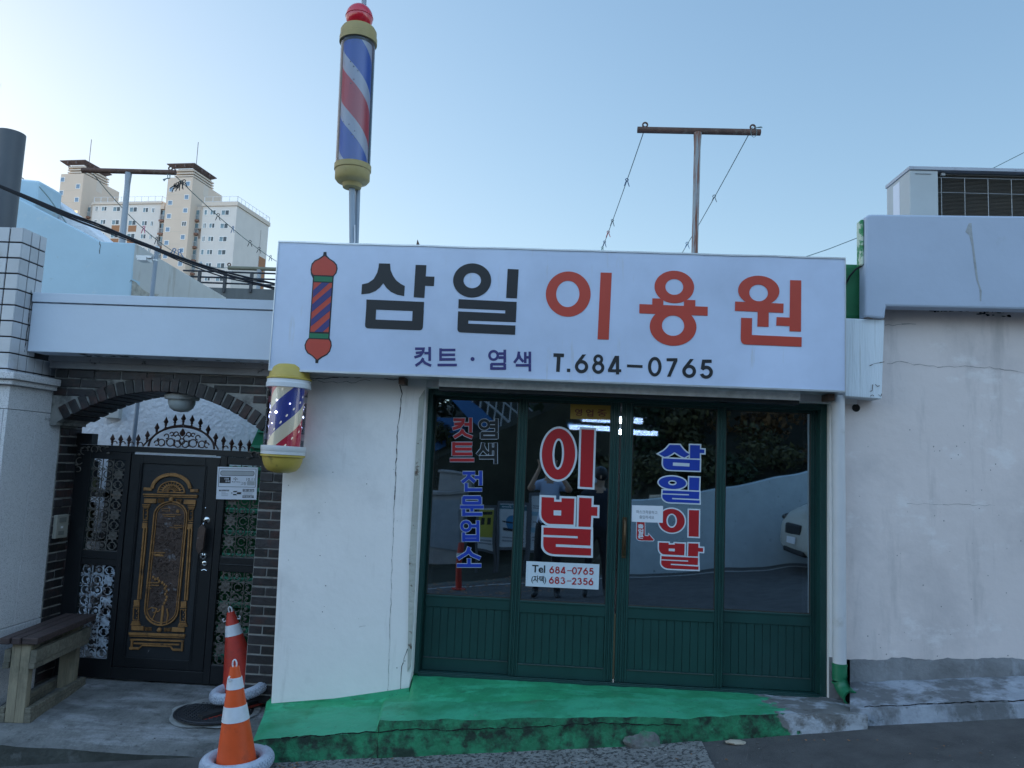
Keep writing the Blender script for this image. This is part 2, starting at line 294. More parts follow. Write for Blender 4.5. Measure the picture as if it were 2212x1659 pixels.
# ------------------------------------------------------------------ mesh helpers
ORG = {}
class MB:
    def __init__(s): s.v = []; s.f = []; s.m = []
    def add(s, vs, fs, m=0):
        b = len(s.v); s.v += [Vector(x) for x in vs]
        s.f += [[i + b for i in f] for f in fs]; s.m += [m] * len(fs)
    def box(s, x0, x1, y0, y1, z0, z1, m=0, rot=None, c=None):
        vs = [Vector((x, y, z)) for z in (z0, z1) for x, y in ((x0, y0), (x1, y0), (x1, y1), (x0, y1))]
        if rot is not None:
            c = Vector(c) if c is not None else Vector(((x0 + x1) / 2, (y0 + y1) / 2, (z0 + z1) / 2))
            vs = [c + rot @ (v - c) for v in vs]
        s.add(vs, [(3, 2, 1, 0), (4, 5, 6, 7), (0, 1, 5, 4), (1, 2, 6, 5), (2, 3, 7, 6), (3, 0, 4, 7)], m)
    def prism(s, pts, d, m=0, mside=None):
        pts = [Vector(p) for p in pts]; d = Vector(d); n = len(pts)
        nr = Vector((0, 0, 0))
        for i in range(n): nr += pts[i].cross(pts[(i + 1) % n])
        if nr.dot(d) > 0: pts.reverse()
        s.add(pts + [p + d for p in pts], [list(range(n)), list(range(2 * n - 1, n - 1, -1))], m)
        s.f_extra = None
        b = len(s.v) - 2 * n
        for i in range(n):
            j = (i + 1) % n
            s.f.append([b + j, b + i, b + n + i, b + n + j]); s.m.append(m if mside is None else mside)
    def tube(s, pts, r, n=8, m=0, closed=False, cap=True):
        pts = [Vector(p) for p in pts]
        rs = r if isinstance(r, (list, tuple)) else [r] * len(pts)
        k = len(pts); prev = None; rings = []
        for i, p in enumerate(pts):
            a = pts[i - 1] if (i or closed) else p
            c = pts[(i + 1) % k] if (i < k - 1 or closed) else p
            t = (c - a).normalized()
            if prev is None:
                w = Vector((0, 0, 1)) if abs(t.z) < 0.9 else Vector((1, 0, 0))
                x = t.cross(w).normalized()
            else:
                x = (prev - t * prev.dot(t))
                x = x.normalized() if x.length > 1e-6 else t.orthogonal().normalized()
            prev = x; y = t.cross(x)
            rings.append([p + (x * math.cos(q) + y * math.sin(q)) * rs[i] for q in [2 * math.pi * j / n for j in range(n)]])
        vs = [v for rg in rings for v in rg]; fs = []
        for i in range(k if closed else k - 1):
            a = i * n; b = ((i + 1) % k) * n
            for j in range(n):
                fs.append((a + j, a + (j + 1) % n, b + (j + 1) % n, b + j))
        if cap and not closed:
            fs.append(list(range(n))[::-1]); fs.append([(k - 1) * n + j for j in range(n)])
        s.add(vs, fs, m)
    def lathe(s, c, prof, n=32, m=0, axis=None, cap=True):
        c = Vector(c); q = Vector((0, 0, 1)).rotation_difference(Vector(axis)) if axis is not None else None
        vs = []
        for r, z in prof:
            for j in range(n):
                a = 2 * math.pi * j / n
                v = Vector((r * math.cos(a), r * math.sin(a), z))
                vs.append(c + (q @ v if q else v))
        fs = []
        for i in range(len(prof) - 1):
            for j in range(n):
                fs.append((i * n + j, i * n + (j + 1) % n, (i + 1) * n + (j + 1) % n, (i + 1) * n + j))
        if cap:
            fs.append(list(range(n))[::-1]); fs.append([(len(prof) - 1) * n + j for j in range(n)])
        s.add(vs, fs, m)
    def sph(s, c, r, m=0, n=12, sc=(1, 1, 1), rot=None):
        vs = []; k = max(4, n // 2); c = Vector(c)
        for i in range(k + 1):
            a = math.pi * i / k
            for j in range(n):
                b = 2 * math.pi * j / n
                v = Vector((math.sin(a) * math.cos(b) * sc[0], math.sin(a) * math.sin(b) * sc[1], math.cos(a) * sc[2])) * r
                vs.append(c + (rot @ v if rot is not None else v))
        fs = [(i * n + j, (i + 1) * n + j, (i + 1) * n + (j + 1) % n, i * n + (j + 1) % n) for i in range(k) for j in range(n)]
        s.add(vs, fs, m)
    def build(s, name, mats, parent=None, smooth=False, bevel=0, origin=None, merge=False):
        if not isinstance(mats, (list, tuple)): mats = [mats]
        if parent is not None: o = ORG[parent.name]
        elif origin is not None: o = Vector(origin)
        else:
            xs = [v.x for v in s.v]; ys = [v.y for v in s.v]; zs = [v.z for v in s.v]
            o = Vector(((min(xs) + max(xs)) / 2, (min(ys) + max(ys)) / 2, min(zs)))
        me = bpy.data.meshes.new(name)
        me.from_pydata([v - o for v in s.v], [], s.f)
        for mm in mats: me.materials.append(mm)
        for p, k in zip(me.polygons, s.m): p.material_index = min(k, len(mats) - 1)
        if merge:
            bm = bmesh.new(); bm.from_mesh(me); bmesh.ops.remove_doubles(bm, verts=bm.verts, dist=1e-5); bm.to_mesh(me); bm.free()
        if smooth:
            for p in me.polygons: p.use_smooth = True
            if hasattr(me, "set_sharp_from_angle"): me.set_sharp_from_angle(angle=R(40))
        me.update()
        ob = bpy.data.objects.new(name, me); COL.objects.link(ob)
        if parent is not None: ob.parent = parent
        else: ob.location = o
        ORG[ob.name] = o
        if bevel:
            b = ob.modifiers.new("bevel", 'BEVEL'); b.width = bevel; b.segments = 2; b.limit_method = 'ANGLE'; b.angle_limit = R(35)
        return ob

def thing(name, label, cat, loc, group=None):
    o = bpy.data.objects.new(name, None); COL.objects.link(o); o.location = loc
    o["label"] = label; o["category"] = cat
    if group: o["group"] = group
    o.empty_display_size = 0.1
    ORG[o.name] = Vector(loc); return o
def tag(o, label, cat, group=None):
    o["label"] = label; o["category"] = cat
    if group: o["group"] = group
    return o
def struct(o): o["kind"] = "structure"; return o
def stuff(o): o["kind"] = "stuff"; return o
def dup(root, loc=None, rot=None, label=None, group=None, scale=None):
    def cp(o, par):
        c = o.copy(); COL.objects.link(c)
        if par is not None: c.parent = par
        for ch in [x for x in bpy.data.objects if x.parent == o and x is not c]: cp(ch, c)
        return c
    c = cp(root, None)
    if loc is not None: c.location = loc
    if rot is not None: c.rotation_euler = rot
    if scale is not None: c.scale = scale
    if label: c["label"] = label
    if group: c["group"] = group
    return c

# flat shapes measured on a plane facing us ------------------------------------------------
def roundp(pts, radii):
    out = []; n = len(pts)
    for i, p in enumerate(pts):
        r = radii.get(i, 0) if isinstance(radii, dict) else radii
        if not r: out.append(Vector(p)); continue
        p = Vector(p); a = (Vector(pts[i - 1]) - p); b = (Vector(pts[(i + 1) % n]) - p)
        ra = min(r, a.length * 0.49); rb = min(r, b.length * 0.49)
        pa = p + a.normalized() * ra; pb = p + b.normalized() * rb
        for k in range(6):
            t = k / 5; out.append(pa * (1 - t) ** 2 + p * 2 * t * (1 - t) + pb * t * t)
    return out
def area2(p):
    return sum(p[i].x * p[(i + 1) % len(p)].y - p[(i + 1) % len(p)].x * p[i].y for i in range(len(p)))
def grow(pts, d):
    pts = [Vector((p[0], p[1])) for p in pts]
    if area2(pts) < 0: pts = pts[::-1]
    n = len(pts); out = []
    for i in range(n):
        a = pts[i] - pts[i - 1]; b = pts[(i + 1) % n] - pts[i]
        if a.length < 1e-9 or b.length < 1e-9: out.append(pts[i]); continue
        na = Vector((a.y, -a.x)).normalized(); nb = Vector((b.y, -b.x)).normalized()
        m = na + nb
        if m.length < 0.2: out.append(pts[i] + na * d); continue
        m.normalize(); k = max(0.45, m.dot(na)); out.append(pts[i] + m * d / k)
    return out
def flat(mb, pts2, Y, th=0.0006, m=0):
    mb.prism([(p[0], Y, p[1]) for p in pts2], (0, th, 0), m)
def shapes(mb, f, Y, items, g=0.0, m=0, th=0.0012, k0=0):
    """items: ('p', pts, radii) polygons and ('o', cx, cy, rx, ry, irx, iry, icx, icy) rings, in crop pixels mapped by f"""
    sc = (P(*f(100, 0), Y) - P(*f(0, 0), Y)).length / 100
    for k, it in enumerate(items):
        yy = Y - (k + k0) * 0.00012
        if it[0] == 'p':
            pts = [P(*f(x, y), Y) for x, y in it[1]]
            p2 = [Vector((p.x, p.z)) for p in pts]
            rad = it[2] if len(it) > 2 else 0
            rad = {a: b * sc for a, b in rad.items()} if isinstance(rad, dict) else rad * sc
            p2 = roundp(p2, rad)
            if g and len(it) > 3:        # a closed backing shape for letters with narrow slots
                q_ = [P(*f(x, y), Y) for x, y in it[3]]; p2 = roundp([Vector((p.x, p.z)) for p in q_], {a: b * sc for a, b in it[4].items()})
            if g: p2 = grow(p2, g * sc)
            flat(mb, p2, yy, th, m)
        else:
            _, cx, cy, rx, ry, ix, iy = it[:7]; icx, icy = (it[7], it[8]) if len(it) > 7 else (cx, cy)
            c = P(*f(cx, cy), Y); c2 = P(*f(icx, icy), Y); n = 48
            ro = [((rx + g) * sc, (ry + g) * sc, c), ((ix - g) * sc, (iy - g) * sc, c2)]
            vs = []
            for yo in (yy, yy + th):
                for a, b, cc in ro:
                    for j in range(n):
                        q = 2 * math.pi * j / n; vs.append((cc.x + a * math.cos(q), yo, cc.z + b * math.sin(q)))
            fs = []
            for j in range(n):
                h = (j + 1) % n
                fs.append((j, h, n + h, n + j)); fs.append((j, 2 * n + j, 2 * n + h, h)); fs.append((n + j, n + h, 3 * n + h, 3 * n + j))
            mb.add(vs, fs, m)
def text(mb, body, x0, x1, z0, z1, Y, m=0, off=0.0, th=0.0008, axis='y', shear=0):
    cu = bpy.data.curves.new("t", 'FONT'); cu.body = body; cu.size = 1; cu.offset = off
    ob = bpy.data.objects.new("t", cu); COL.objects.link(ob)
    bpy.context.view_layer.update()
    me = bpy.data.meshes.new_from_object(ob.evaluated_get(bpy.context.evaluated_depsgraph_get()))
    xs = [v.co.x for v in me.vertices]; ys = [v.co.y for v in me.vertices]
    if xs:
        ax, bx, ay, by = min(xs), max(xs), min(ys), max(ys)
        vs = []
        for v in me.vertices:
            a = (v.co.x - ax) / (bx - ax); b = (v.co.y - ay) / max(1e-6, by - ay)
            px = x0 + (x1 - x0) * a + shear * b; pz = z0 + (z1 - z0) * b
            vs.append((px, Y, pz) if axis == 'y' else (Y, px, pz))
        mb.add(vs, [list(p.vertices) for p in me.polygons], m)
    bpy.data.objects.remove(ob); bpy.data.curves.remove(cu); bpy.data.meshes.remove(me)
def textpx(mb, body, f, bx, Y, **k):   # bx = crop-pixel box x0,y0,x1,y1
    c = P(*f((bx[0] + bx[2]) / 2, (bx[1] + bx[3]) / 2), Y)
    sc = (P(*f(100, 0), Y) - P(*f(0, 0), Y)).length / 100
    w = (bx[2] - bx[0]) * sc / 2; h = (bx[3] - bx[1]) * sc / 2
    text(mb, body, c.x - w, c.x + w, c.z - h, c.z + h, k.pop('Yt', Y), **k)

def arcband(cx, cy, rx, ry, ix, iy, a0, a1, n=22):
    o = [(cx + rx * math.cos(R(a0 + (a1 - a0) * i / n)), cy - ry * math.sin(R(a0 + (a1 - a0) * i / n))) for i in range(n + 1)]
    q = [(cx + ix * math.cos(R(a0 + (a1 - a0) * i / n)), cy - iy * math.sin(R(a0 + (a1 - a0) * i / n))) for i in range(n + 1)]
    return ('p', o + q[::-1])
DIG = {  # drawn in a 100 x 140 box, y down
    '6': [('o', 50, 91, 49, 49, 25, 24.5), ('p', [(56, 0), (84, 0), (34, 66), (14, 84), (2, 78), (8, 62)])],
    '8': [('o', 50, 36, 38, 36, 16, 15), ('o', 50, 96, 47, 44, 23, 21)],
    '4': [('p', [(52, 0), (84, 0), (30, 103), (0, 103)]), ('p', [(60, 0), (84, 0), (84, 140), (60, 140)]), ('p', [(0, 101), (100, 101), (100, 122), (0, 122)])],
    '0': [('o', 50, 70, 49, 70, 26, 47)],
    '7': [('p', [(2, 0), (96, 0), (96, 20), (36, 140), (6, 140), (62, 23), (2, 23)])],
    '5': [('p', [(20, 0), (90, 0), (90, 24), (20, 24)]), ('p', [(20, 2), (44, 2), (36, 66), (10, 66)]), arcband(50, 92, 49, 48, 24, 24, 148, -160, 26)],
    '3': [arcband(48, 37, 42, 37, 18, 16, 165, -90), arcband(50, 97, 48, 43, 24, 21, 90, -165)],
    '2': [arcband(50, 44, 46, 44, 22, 21, 172, -28), ('p', [(66, 58), (92, 64), (42, 120), (4, 128)]), ('p', [(2, 118), (96, 118), (96, 140), (2, 140)])],
    '-': [('p', [(4, 64), (96, 64), (96, 80), (4, 80)])],
}
def digit(mb, ch, f, bx, Y, m=0, k0=0):
    g = lambda x, y: f(bx[0] + (bx[2] - bx[0]) * x / 100.0, bx[1] + (bx[3] - bx[1]) * y / 140.0)
    sx_ = (bx[2] - bx[0]) / 100.0; sy_ = (bx[3] - bx[1]) / 140.0
    its = []
    for it in DIG[ch]:
        if it[0] == 'o':       # rings use one scale for both axes, so give them in crop px
            its.append(('o', bx[0] + it[1] * sx_, bx[1] + it[2] * sy_, it[3] * sx_, it[4] * sy_, it[5] * sx_, it[6] * sy_))
        else: its.append(('p', [(bx[0] + x * sx_, bx[1] + y * sy_) for x, y in it[1]]))
    shapes(mb, f, Y, its, m=m, k0=k0)
JAMO = {  # hand-drawn Korean syllables on a 100 x 100 box, y down: polylines and rings, drawn as thick strokes
    '컷': [[(6, 7), (52, 7), (49, 24), (34, 42), (2, 52)], [(10, 29), (46, 26)], [(88, 0), (88, 68)], [(60, 30), (88, 30)], [(50, 58), (38, 76), (8, 95)], [(48, 68), (62, 82), (94, 95)]],
    '트': [[(14, 7), (92, 7)], [(14, 34), (90, 34)], [(14, 0), (14, 66)], [(14, 60), (92, 60)], [(0, 92), (100, 92)]],
    '염': [('c', 28, 27, 22, 21), [(90, 0), (90, 62)], [(58, 18), (90, 18)], [(58, 38), (90, 38)], [(16, 72), (90, 72)], [(16, 72), (16, 98)], [(16, 94), (90, 94)], [(90, 72), (90, 98)]],
    '색': [[(28, 0), (22, 30), (2, 55)], [(28, 16), (36, 34), (52, 50)], [(64, 2), (64, 56)], [(90, 0), (90, 60)], [(64, 28), (90, 28)], [(12, 70), (90, 70)], [(90, 66), (90, 100)]],
    '전': [[(6, 8), (60, 8)], [(38, 10), (26, 34), (2, 54)], [(32, 26), (60, 52)], [(90, 0), (90, 68)], [(64, 30), (90, 30)], [(20, 62), (20, 100)], [(20, 93), (94, 93)]],
    '문': [[(14, 7), (86, 7)], [(14, 8), (14, 38)], [(86, 8), (86, 38)], [(14, 36), (86, 36)], [(0, 56), (100, 56)], [(50, 58), (50, 76)], [(14, 70), (14, 100)], [(14, 93), (94, 93)]],
    '업': [('c', 28, 25, 22, 21), [(90, 0), (90, 56)], [(58, 25), (90, 25)], [(16, 60), (16, 100)], [(90, 60), (90, 100)], [(16, 77), (90, 77)], [(16, 94), (90, 94)]],
    '소': [[(50, 0), (42, 26), (4, 54)], [(48, 16), (62, 36), (96, 54)], [(50, 58), (50, 88)], [(0, 91), (100, 91)]],
}
def jamo(mb, ch, f, bx, Y, w=13.0, m=0, k0=0):
    """thick strokes; every stroke piece sits a hair's breadth in front of the last so faces never coincide"""
    sx_ = (bx[2] - bx[0]) / 100.0; sy_ = (bx[3] - bx[1]) / 100.0; hw = w * (sx_ + sy_) / 4
    its = []
    for st in JAMO[ch]:
        if st[0] == 'c':
            rx, ry = st[3] * sx_, st[4] * sy_; its.append(('o', bx[0] + st[1] * sx_, bx[1] + st[2] * sy_, rx + hw * 0.9, ry + hw * 0.9, max(0.5, rx - hw * 0.9), max(0.5, ry - hw * 0.9)))
            continue
        q = [Vector((bx[0] + x * sx_, bx[1] + y * sy_)) for x, y in st]
        L_, R_ = [], []
        for i, p in enumerate(q):
            d0 = (q[i] - q[i - 1]).normalized() if i else (q[1] - q[0]).normalized()
            d1 = (q[i + 1] - q[i]).normalized() if i < len(q) - 1 else d0
            t = (d0 + d1).normalized(); n = Vector((-t.y, t.x)); k = hw / max(0.6, n.dot(Vector((-d0.y, d0.x))))
            e = -d0 * 0 
            if i == 0: p = p - d0 * hw * 0.35
            if i == len(q) - 1: p = p + d0 * hw * 0.35
            L_.append(p + n * k); R_.append(p - n * k)
        its.append(('p', [(v.x, v.y) for v in L_ + R_[::-1]]))
    shapes(mb, f, Y, its, m=m, k0=k0, th=0.0006)
def crack(mb, pts, w=0.004, Y=None, m=0, jag=0.006):
    out = []
    for i in range(len(pts) - 1):
        a, b = Vector(pts[i]), Vector(pts[i + 1]); n = max(2, int((b - a).length / 0.03))
        for k in range(n): 
            p = a.lerp(b, k / n)
            out.append(p + Vector((random.uniform(-jag, jag), 0, random.uniform(-jag, jag))))
    out.append(Vector(pts[-1]))
    for i in range(len(out) - 1):
        a, b = out[i], out[i + 1]; d = (b - a); nn = Vector((-d.z, 0, d.x)).normalized() * w * random.uniform(0.3, 1) / 2
        mb.add([a - nn, b - nn * 0.8, b + nn * 0.8, a + nn], [(0, 1, 2, 3)], m)

# ================================================================== GROUND
def roadz(x, y):
    xc = max(-14, min(16, x)); yc = max(-4, min(4.6, y))
    return 0.13 + 0.105 * xc - 0.045 * (4.5 - yc)
mb = MB()
xs = [-900, -200, -40, -14] + [-10 + 2 * i for i in range(13)] + [16, 40, 200, 900]
ys = [-900, -200, -40, -12, -4, -2, 0, 2, 3.2, 4.6, 6, 12, 40, 200, 900]
vs = [(x, y, roadz(x, y) - 0.04) for y in ys for x in xs]
nx = len(xs)
mb.add(vs, [(j * nx + i, j * nx + i + 1, (j + 1) * nx + i + 1, (j + 1) * nx + i) for j in range(len(ys) - 1) for i in range(nx - 1)])
struct(mb.build("ground", mat("earth", (0.10, 0.10, 0.085), 0.95, bump=0.6, bscale=3), origin=(0, 0, 0)))
mb = MB()
xs = [-13.5 + 0.75 * i for i in range(39)]; ys = [-2.75 + 0.57 * i for i in range(14)]
vs = [(x, y, roadz(x, y)) for y in ys for x in xs]; nx = len(xs)
mb.add(vs, [(j * nx + i, j * nx + i + 1, (j + 1) * nx + i + 1, (j + 1) * nx + i) for j in range(len(ys) - 1) for i in range(nx - 1)])
struct(mb.build("road", ASPH, origin=(0, 0, 0)))
# exposed-aggregate strip in front of the step, and a white edge line across the road
def onroad(u, v, dz=0):
    z = 0.1
    for _ in range(12):
        p = G(u, v, z); z = 0.5 * z + 0.5 * (roadz(p.x, p.y))
    p = G(u, v, z); return Vector((p.x, p.y, roadz(p.x, p.y) + dz))
mb = MB()
x0, x1 = -1.9, 0.93
cols = [x0 + (x1 - x0) * i / 12 for i in range(13)]
vs = [(x, y, roadz(x, y) + 0.006) for y in (3.3, 4.0, 4.62) for x in cols]
mb.add(vs, [(j * 13 + i, j * 13 + i + 1, (j + 1) * 13 + i + 1, (j + 1) * 13 + i) for j in range(2) for i in range(12)])
struct(mb.build("pavement", PEBBLE, origin=(0, 0, 0)))
mb = MB()
vs = [(x, y, roadz(x, y) + 0.005) for y in (-2.3, -2.2) for x in xs]
mb.add(vs, [(i, i + 1, nx + i + 1, nx + i) for i in range(nx - 1)])
struct(mb.build("road_edge_line", mat("road_paint", (0.45, 0.45, 0.44), 0.8, var=0.2, vscale=20), origin=(0, 0, 0)))

# ---- painted step in front of the shop
K = Z(1000, 2200, 1.4747); L_ = Z(2400, 2200, 1.3825)
ST = [  # ground, front top, back top, riser top  (point, depth)
    ((K(-20, 1152), 4.50), (K(-20, 1030), 4.53), (K(55, 850), 5.00), (K(60, 800), 5.10)),
    ((K(60, 1150), 4.50), (K(60, 1012), 4.53), (K(100, 846), 5.00), (K(100, 798), 5.10)),
    ((K(370, 1144), 4.50), (K(370, 990), 4.54), (K(390, 834), 5.00), (K(390, 785), 5.10)),
    ((K(690, 1132), 4.50), (K(690, 968), 4.54), (K(722, 822), 5.00), (K(730, 768), 5.10)),
    ((K(700, 1131), 4.50), (K(712, 906), 4.53), (K(742, 795), 4.98), (K(760, 760), 5.10)),
    ((K(880, 1124), 4.50), (K(880, 902), 4.53), (K(884, 798), 4.88), (K(884, 735), 5.10)),
    ((K(905, 1122), 4.50), (K(905, 901), 4.53), (K(910, 797), 4.86), (K(900, 640), 5.18)),
    ((K(1200, 1112), 4.50), (K(1200, 898), 4.53), (K(1200, 797), 4.84), (K(1195, 655), 5.18)),
    ((K(1500, 1096), 4.50), (K(1500, 893), 4.53), (K(1500, 793), 4.84), (K(1490, 672), 5.18)),
    ((K(1800, 1075), 4.50), (K(1800, 886), 4.53), (K(1800, 785), 4.84), (K(1795, 692), 5.18)),
    ((K(2100, 1045), 4.50), (K(2100, 880), 4.53), (K(2100, 775), 4.84), (K(2095, 710), 5.18)),
    ((L_(350, 1003), 4.52), (L_(400, 838), 4.54), (L_(420, 732), 4.90), (L_(420, 683), 5.18)),
    ((L_(650, 985), 4.55), (L_(660, 825), 4.56), (L_(660, 735), 4.95), (L_(660, 698), 5.18)),
    ((L_(932, 969), 4.57), (L_(930, 813), 4.58), (L_(930, 735), 5.0), (L_(930, 716), 5.18)),
    ((L_(1150, 957), 4.58), (L_(1160, 812), 4.60), (L_(1180, 742), 5.0), (L_(1190, 728), 5.18)),
    ((L_(1372, 944), 4.60), (L_(1366, 820), 4.62), (L_(1300, 745), 5.0), (L_(1290, 735), 5.18)),
]
from mathutils import noise as mnoise
def loft_step(st, name, mats, mface, seg=10):
    mb = MB(); rows = []
    for i in range(len(st) - 1):
        A = [P(*a[0], a[1]) for a in st[i]]; B = [P(*a[0], a[1]) for a in st[i + 1]]
        A[0].z -= 0.06; B[0].z -= 0.06
        n = max(1, int((B[1] - A[1]).length / 0.03))
        for k in range(n + (1 if i == len(st) - 2 else 0)):
            t = k / n; q = [a.lerp(b, t) for a, b in zip(A, B)]
            row = []
            for s in range(3):
                nn = (8, 10, 8)[s]
                for j in range(nn): row.append(q[s].lerp(q[s + 1], j / nn))
            row.append(q[3])
            row.append(q[3] + Vector((0, 0.3, 0)))
            rr = []
            for j, p in enumerate(row):
                w = mnoise.noise(p * 9) * 0.007 + mnoise.noise(p * 28) * 0.004
                lip = 0.012 * mnoise.noise(Vector((p.x * 6, 0, 3.3))) if j in (7, 8, 9) else 0
                rr.append(p + Vector((0, w + lip, w * 0.8 + lip * 0.6)))
            rows.append(rr)
    m = len(rows[0])
    vs = [p for rw in rows for p in rw]
    fs = []; ms = []
    for i in range(len(rows) - 1):
        for j in range(m - 1):
            fs.append((i * m + j, (i + 1) * m + j, (i + 1) * m + j + 1, i * m + j + 1)); ms.append(1 if j < mface else (2 if j >= 18 else 0))
    mb.add(vs, fs); mb.m = ms
    # left end cap
    b = 0; mb.f.append(list(range(m))[::-1]); mb.m.append(0)
    return mb.build(name, mats, smooth=True, origin=(0, 0, 0))
struct(loft_step(ST, "kerb_step", [STEPG, STEPF, STEPR], 8))
mb = MB()
q = [P(*K(60, 1012), 4.515), P(*K(370, 988), 4.525), P(*K(690, 968), 4.525), P(*K(900, 950), 4.51), P(*K(1100, 957), 4.51), P(*K(1500, 945), 4.51), P(*K(2000, 918), 4.51), P(*L_(360, 870), 4.53)]
crack(mb, q, 0.009)
q = [P(*K(700, 1125), 4.50), P(*K(708, 970), 4.52), P(*K(716, 900), 4.52)]
crack(mb, q, 0.006)
for p in mb.v: p.y -= 0.012
struct(mb.build("kerb_crack", HOLE, origin=(0, 0, 0)))

# ---- gate porch
GY = 5.80
mb = MB()
n1, n2 = 34, 20
pz0, pz1 = -0.01, -0.085
rows = []
for j in range(n2 + 1):
    for i in range(n1 + 1):
        x = -5.2 + (3.5) * i / n1; t = j / n2; y = 4.70 + (6.6 - 4.70) * t
        if j == 0: y += 0.02 * mnoise.noise(Vector((x * 4, 0, 0)))
        z = pz1 + (pz0 - pz1) * min(1, t * 1.6)
        z += 0.008 * mnoise.noise(Vector((x * 3, y * 3, 0))) + (0 if j else -0.012)
        rows.append((x, y, z))
for i in range(n1 + 1):
    x = -5.2 + 3.5 * i / n1
    rows.append((x, 4.685 + 0.012 * mnoise.noise(Vector((x * 7, 2, 0))), -0.7))
m = n1 + 1
mb.add(rows, [(j * m + i, j * m + i + 1, (j + 1) * m + i + 1, (j + 1) * m + i) for j in range(n2) for i in range(n1)])
mb.add([rows[i] for i in range(m)] + rows[-m:], [(m + i, m + i + 1, i + 1, i) for i in range(n1)], 1)
PORF = mat("porch_face", (0.05, 0.055, 0.05), 0.9, bump=1.0, bscale=30, var=0.35, vscale=6, stains=[dict(color=(0.15, 0.16, 0.16), scale=6, lo=0.56, hi=0.7, amount=0.7)])
struct(mb.build("porch_floor", [PORCH, PORF], smooth=True, origin=(0, 0, 0)))
def porchz(x, y):
    t = (y - 4.70) / 1.9; return pz1 + (pz0 - pz1) * max(0, min(1, t * 1.6))
# ================================================================== BARBER SHOP
shop = thing("barber_shop", "low white barber shop with four green glazed sliding doors above a green step", "shop", (0.0, 5.3, 0.1))
# pier left of the doors
mb = MB()
fr = [P(608, 806, 5.08), P(585, 1522, 5.08), P(722, 1512, 5.08), P(800, 1502, 5.08), P(884, 1487, 5.08), P(889, 1452, 5.08), P(921, 836, 5.08)]
fr = [Vector((p.x, 5.08, p.z)) for p in fr]
fr[0].z = 2.6; fr[0].x = -1.80; fr[-1].z = 2.6
mb.prism(fr, (0, 0.75, 0))
mb.build("wall", W_PINK, shop, bevel=0.008)
mb = MB()
g = [P(584, 1520, 5.075), P(722, 1509, 5.075), P(884, 1486, 5.075), P(880, 1540, 5.075), P(722, 1536, 5.075), P(584, 1545, 5.075)]
mb.prism(g, (0, 0.01, 0))
mb.build("painted_base", STEPG, shop)
mb = MB()   # cracked joint and worn arris beside the doors
c1 = [P(862, 812, 5.078), P(868, 850, 5.078), P(858, 940, 5.078), P(852, 1080, 5.078), P(846, 1240, 5.078), P(842, 1380, 5.078), P(838, 1500, 5.078)]
crack(mb, c1[:4], 0.008, jag=0.004); crack(mb, c1[3:], 0.003, jag=0.004)
crack(mb, [P(612, 812, 5.078), P(690, 818, 5.078), P(760, 815, 5.078), P(880, 820, 5.078)], 0.007)
crack(mb, [P(640, 818, 5.078), P(730, 826, 5.078), P(800, 822, 5.078)], 0.003, jag=0.01)
crack(mb, [P(880, 1400, 5.078), P(868, 1440, 5.078), P(862, 1500, 5.078)], 0.006)
crack(mb, [P(775, 1355, 5.078), P(790, 1352, 5.078)], 0.003)
for i in range(26): 
    u, v = random.uniform(600, 880), random.uniform(860, 1480); p = P(u, v, 5.078); s = random.uniform(0.001, 0.004)
    mb.add([p + Vector((-s, 0, 0)), p + Vector((0, 0, -s)), p + Vector((s * 1.5, 0, 0)), p + Vector((0, 0, s))], [(0, 1, 2, 3)])
for p in mb.v: p.y = 5.0785
mb.build("wall_crack", mat("crack_dark", (0.07, 0.06, 0.055), 0.9), shop)
mb = MB()
mb.prism([Vector((p.x, 5.0705, p.z)) for p in [P(905, 860, 5.07), P(917, 842, 5.07), P(903, 1100, 5.07), P(893, 1330, 5.07), P(887, 1440, 5.07), P(880, 1452, 5.07), P(884, 1200, 5.07)]], (0, 0.02, 0))
mb.build("wall_edge", mat("worn_edge", (0.42, 0.42, 0.38), 0.9, bump=1, bscale=40, var=0.15, stains=[dict(color=(0.12, 0.08, 0.06), scale=16, lo=0.6, hi=0.66)]), shop)
# header, right jamb, inner shell
mb = MB()
mb.box(-0.84, 2.02, 5.10, 5.30, 2.232, 2.97); mb.build("wall", W_PINK, shop)
mb = MB(); mb.box(1.853, 1.93, 5.13, 5.45, 0.33, 2.2325)
mb.build("wall", W_PINK, shop)
mb = MB(); mb.box(-1.82, 2.4, 5.09, 11.5, 2.98, 3.08); mb.build("roof_slab", W_WHITE, shop)
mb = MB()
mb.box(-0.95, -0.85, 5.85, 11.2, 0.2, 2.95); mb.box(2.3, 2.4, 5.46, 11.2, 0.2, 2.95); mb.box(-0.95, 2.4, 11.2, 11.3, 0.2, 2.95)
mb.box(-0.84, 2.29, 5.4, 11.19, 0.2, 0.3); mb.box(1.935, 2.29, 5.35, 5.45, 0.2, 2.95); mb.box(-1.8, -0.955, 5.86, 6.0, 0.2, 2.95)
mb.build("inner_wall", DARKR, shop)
mb = MB(); mb.box(-0.84, 2.29, 5.4, 11.15, 2.86, 2.9); mb.build("ceiling", mat("room_ceiling", (0.16, 0.17, 0.18), 0.9), shop)
# a mirror shelf and two chairs stand dim inside
mb = MB()
mb.box(-0.84, -0.5, 7.0, 10.0, 1.1, 1.16); mb.box(-0.845, -0.83, 7.2, 9.8, 1.3, 2.1, 1)
mb.build("shelf", [DARKR, mat("shop_mirror", (0.25, 0.27, 0.3), 0.08, 0.9)], shop)

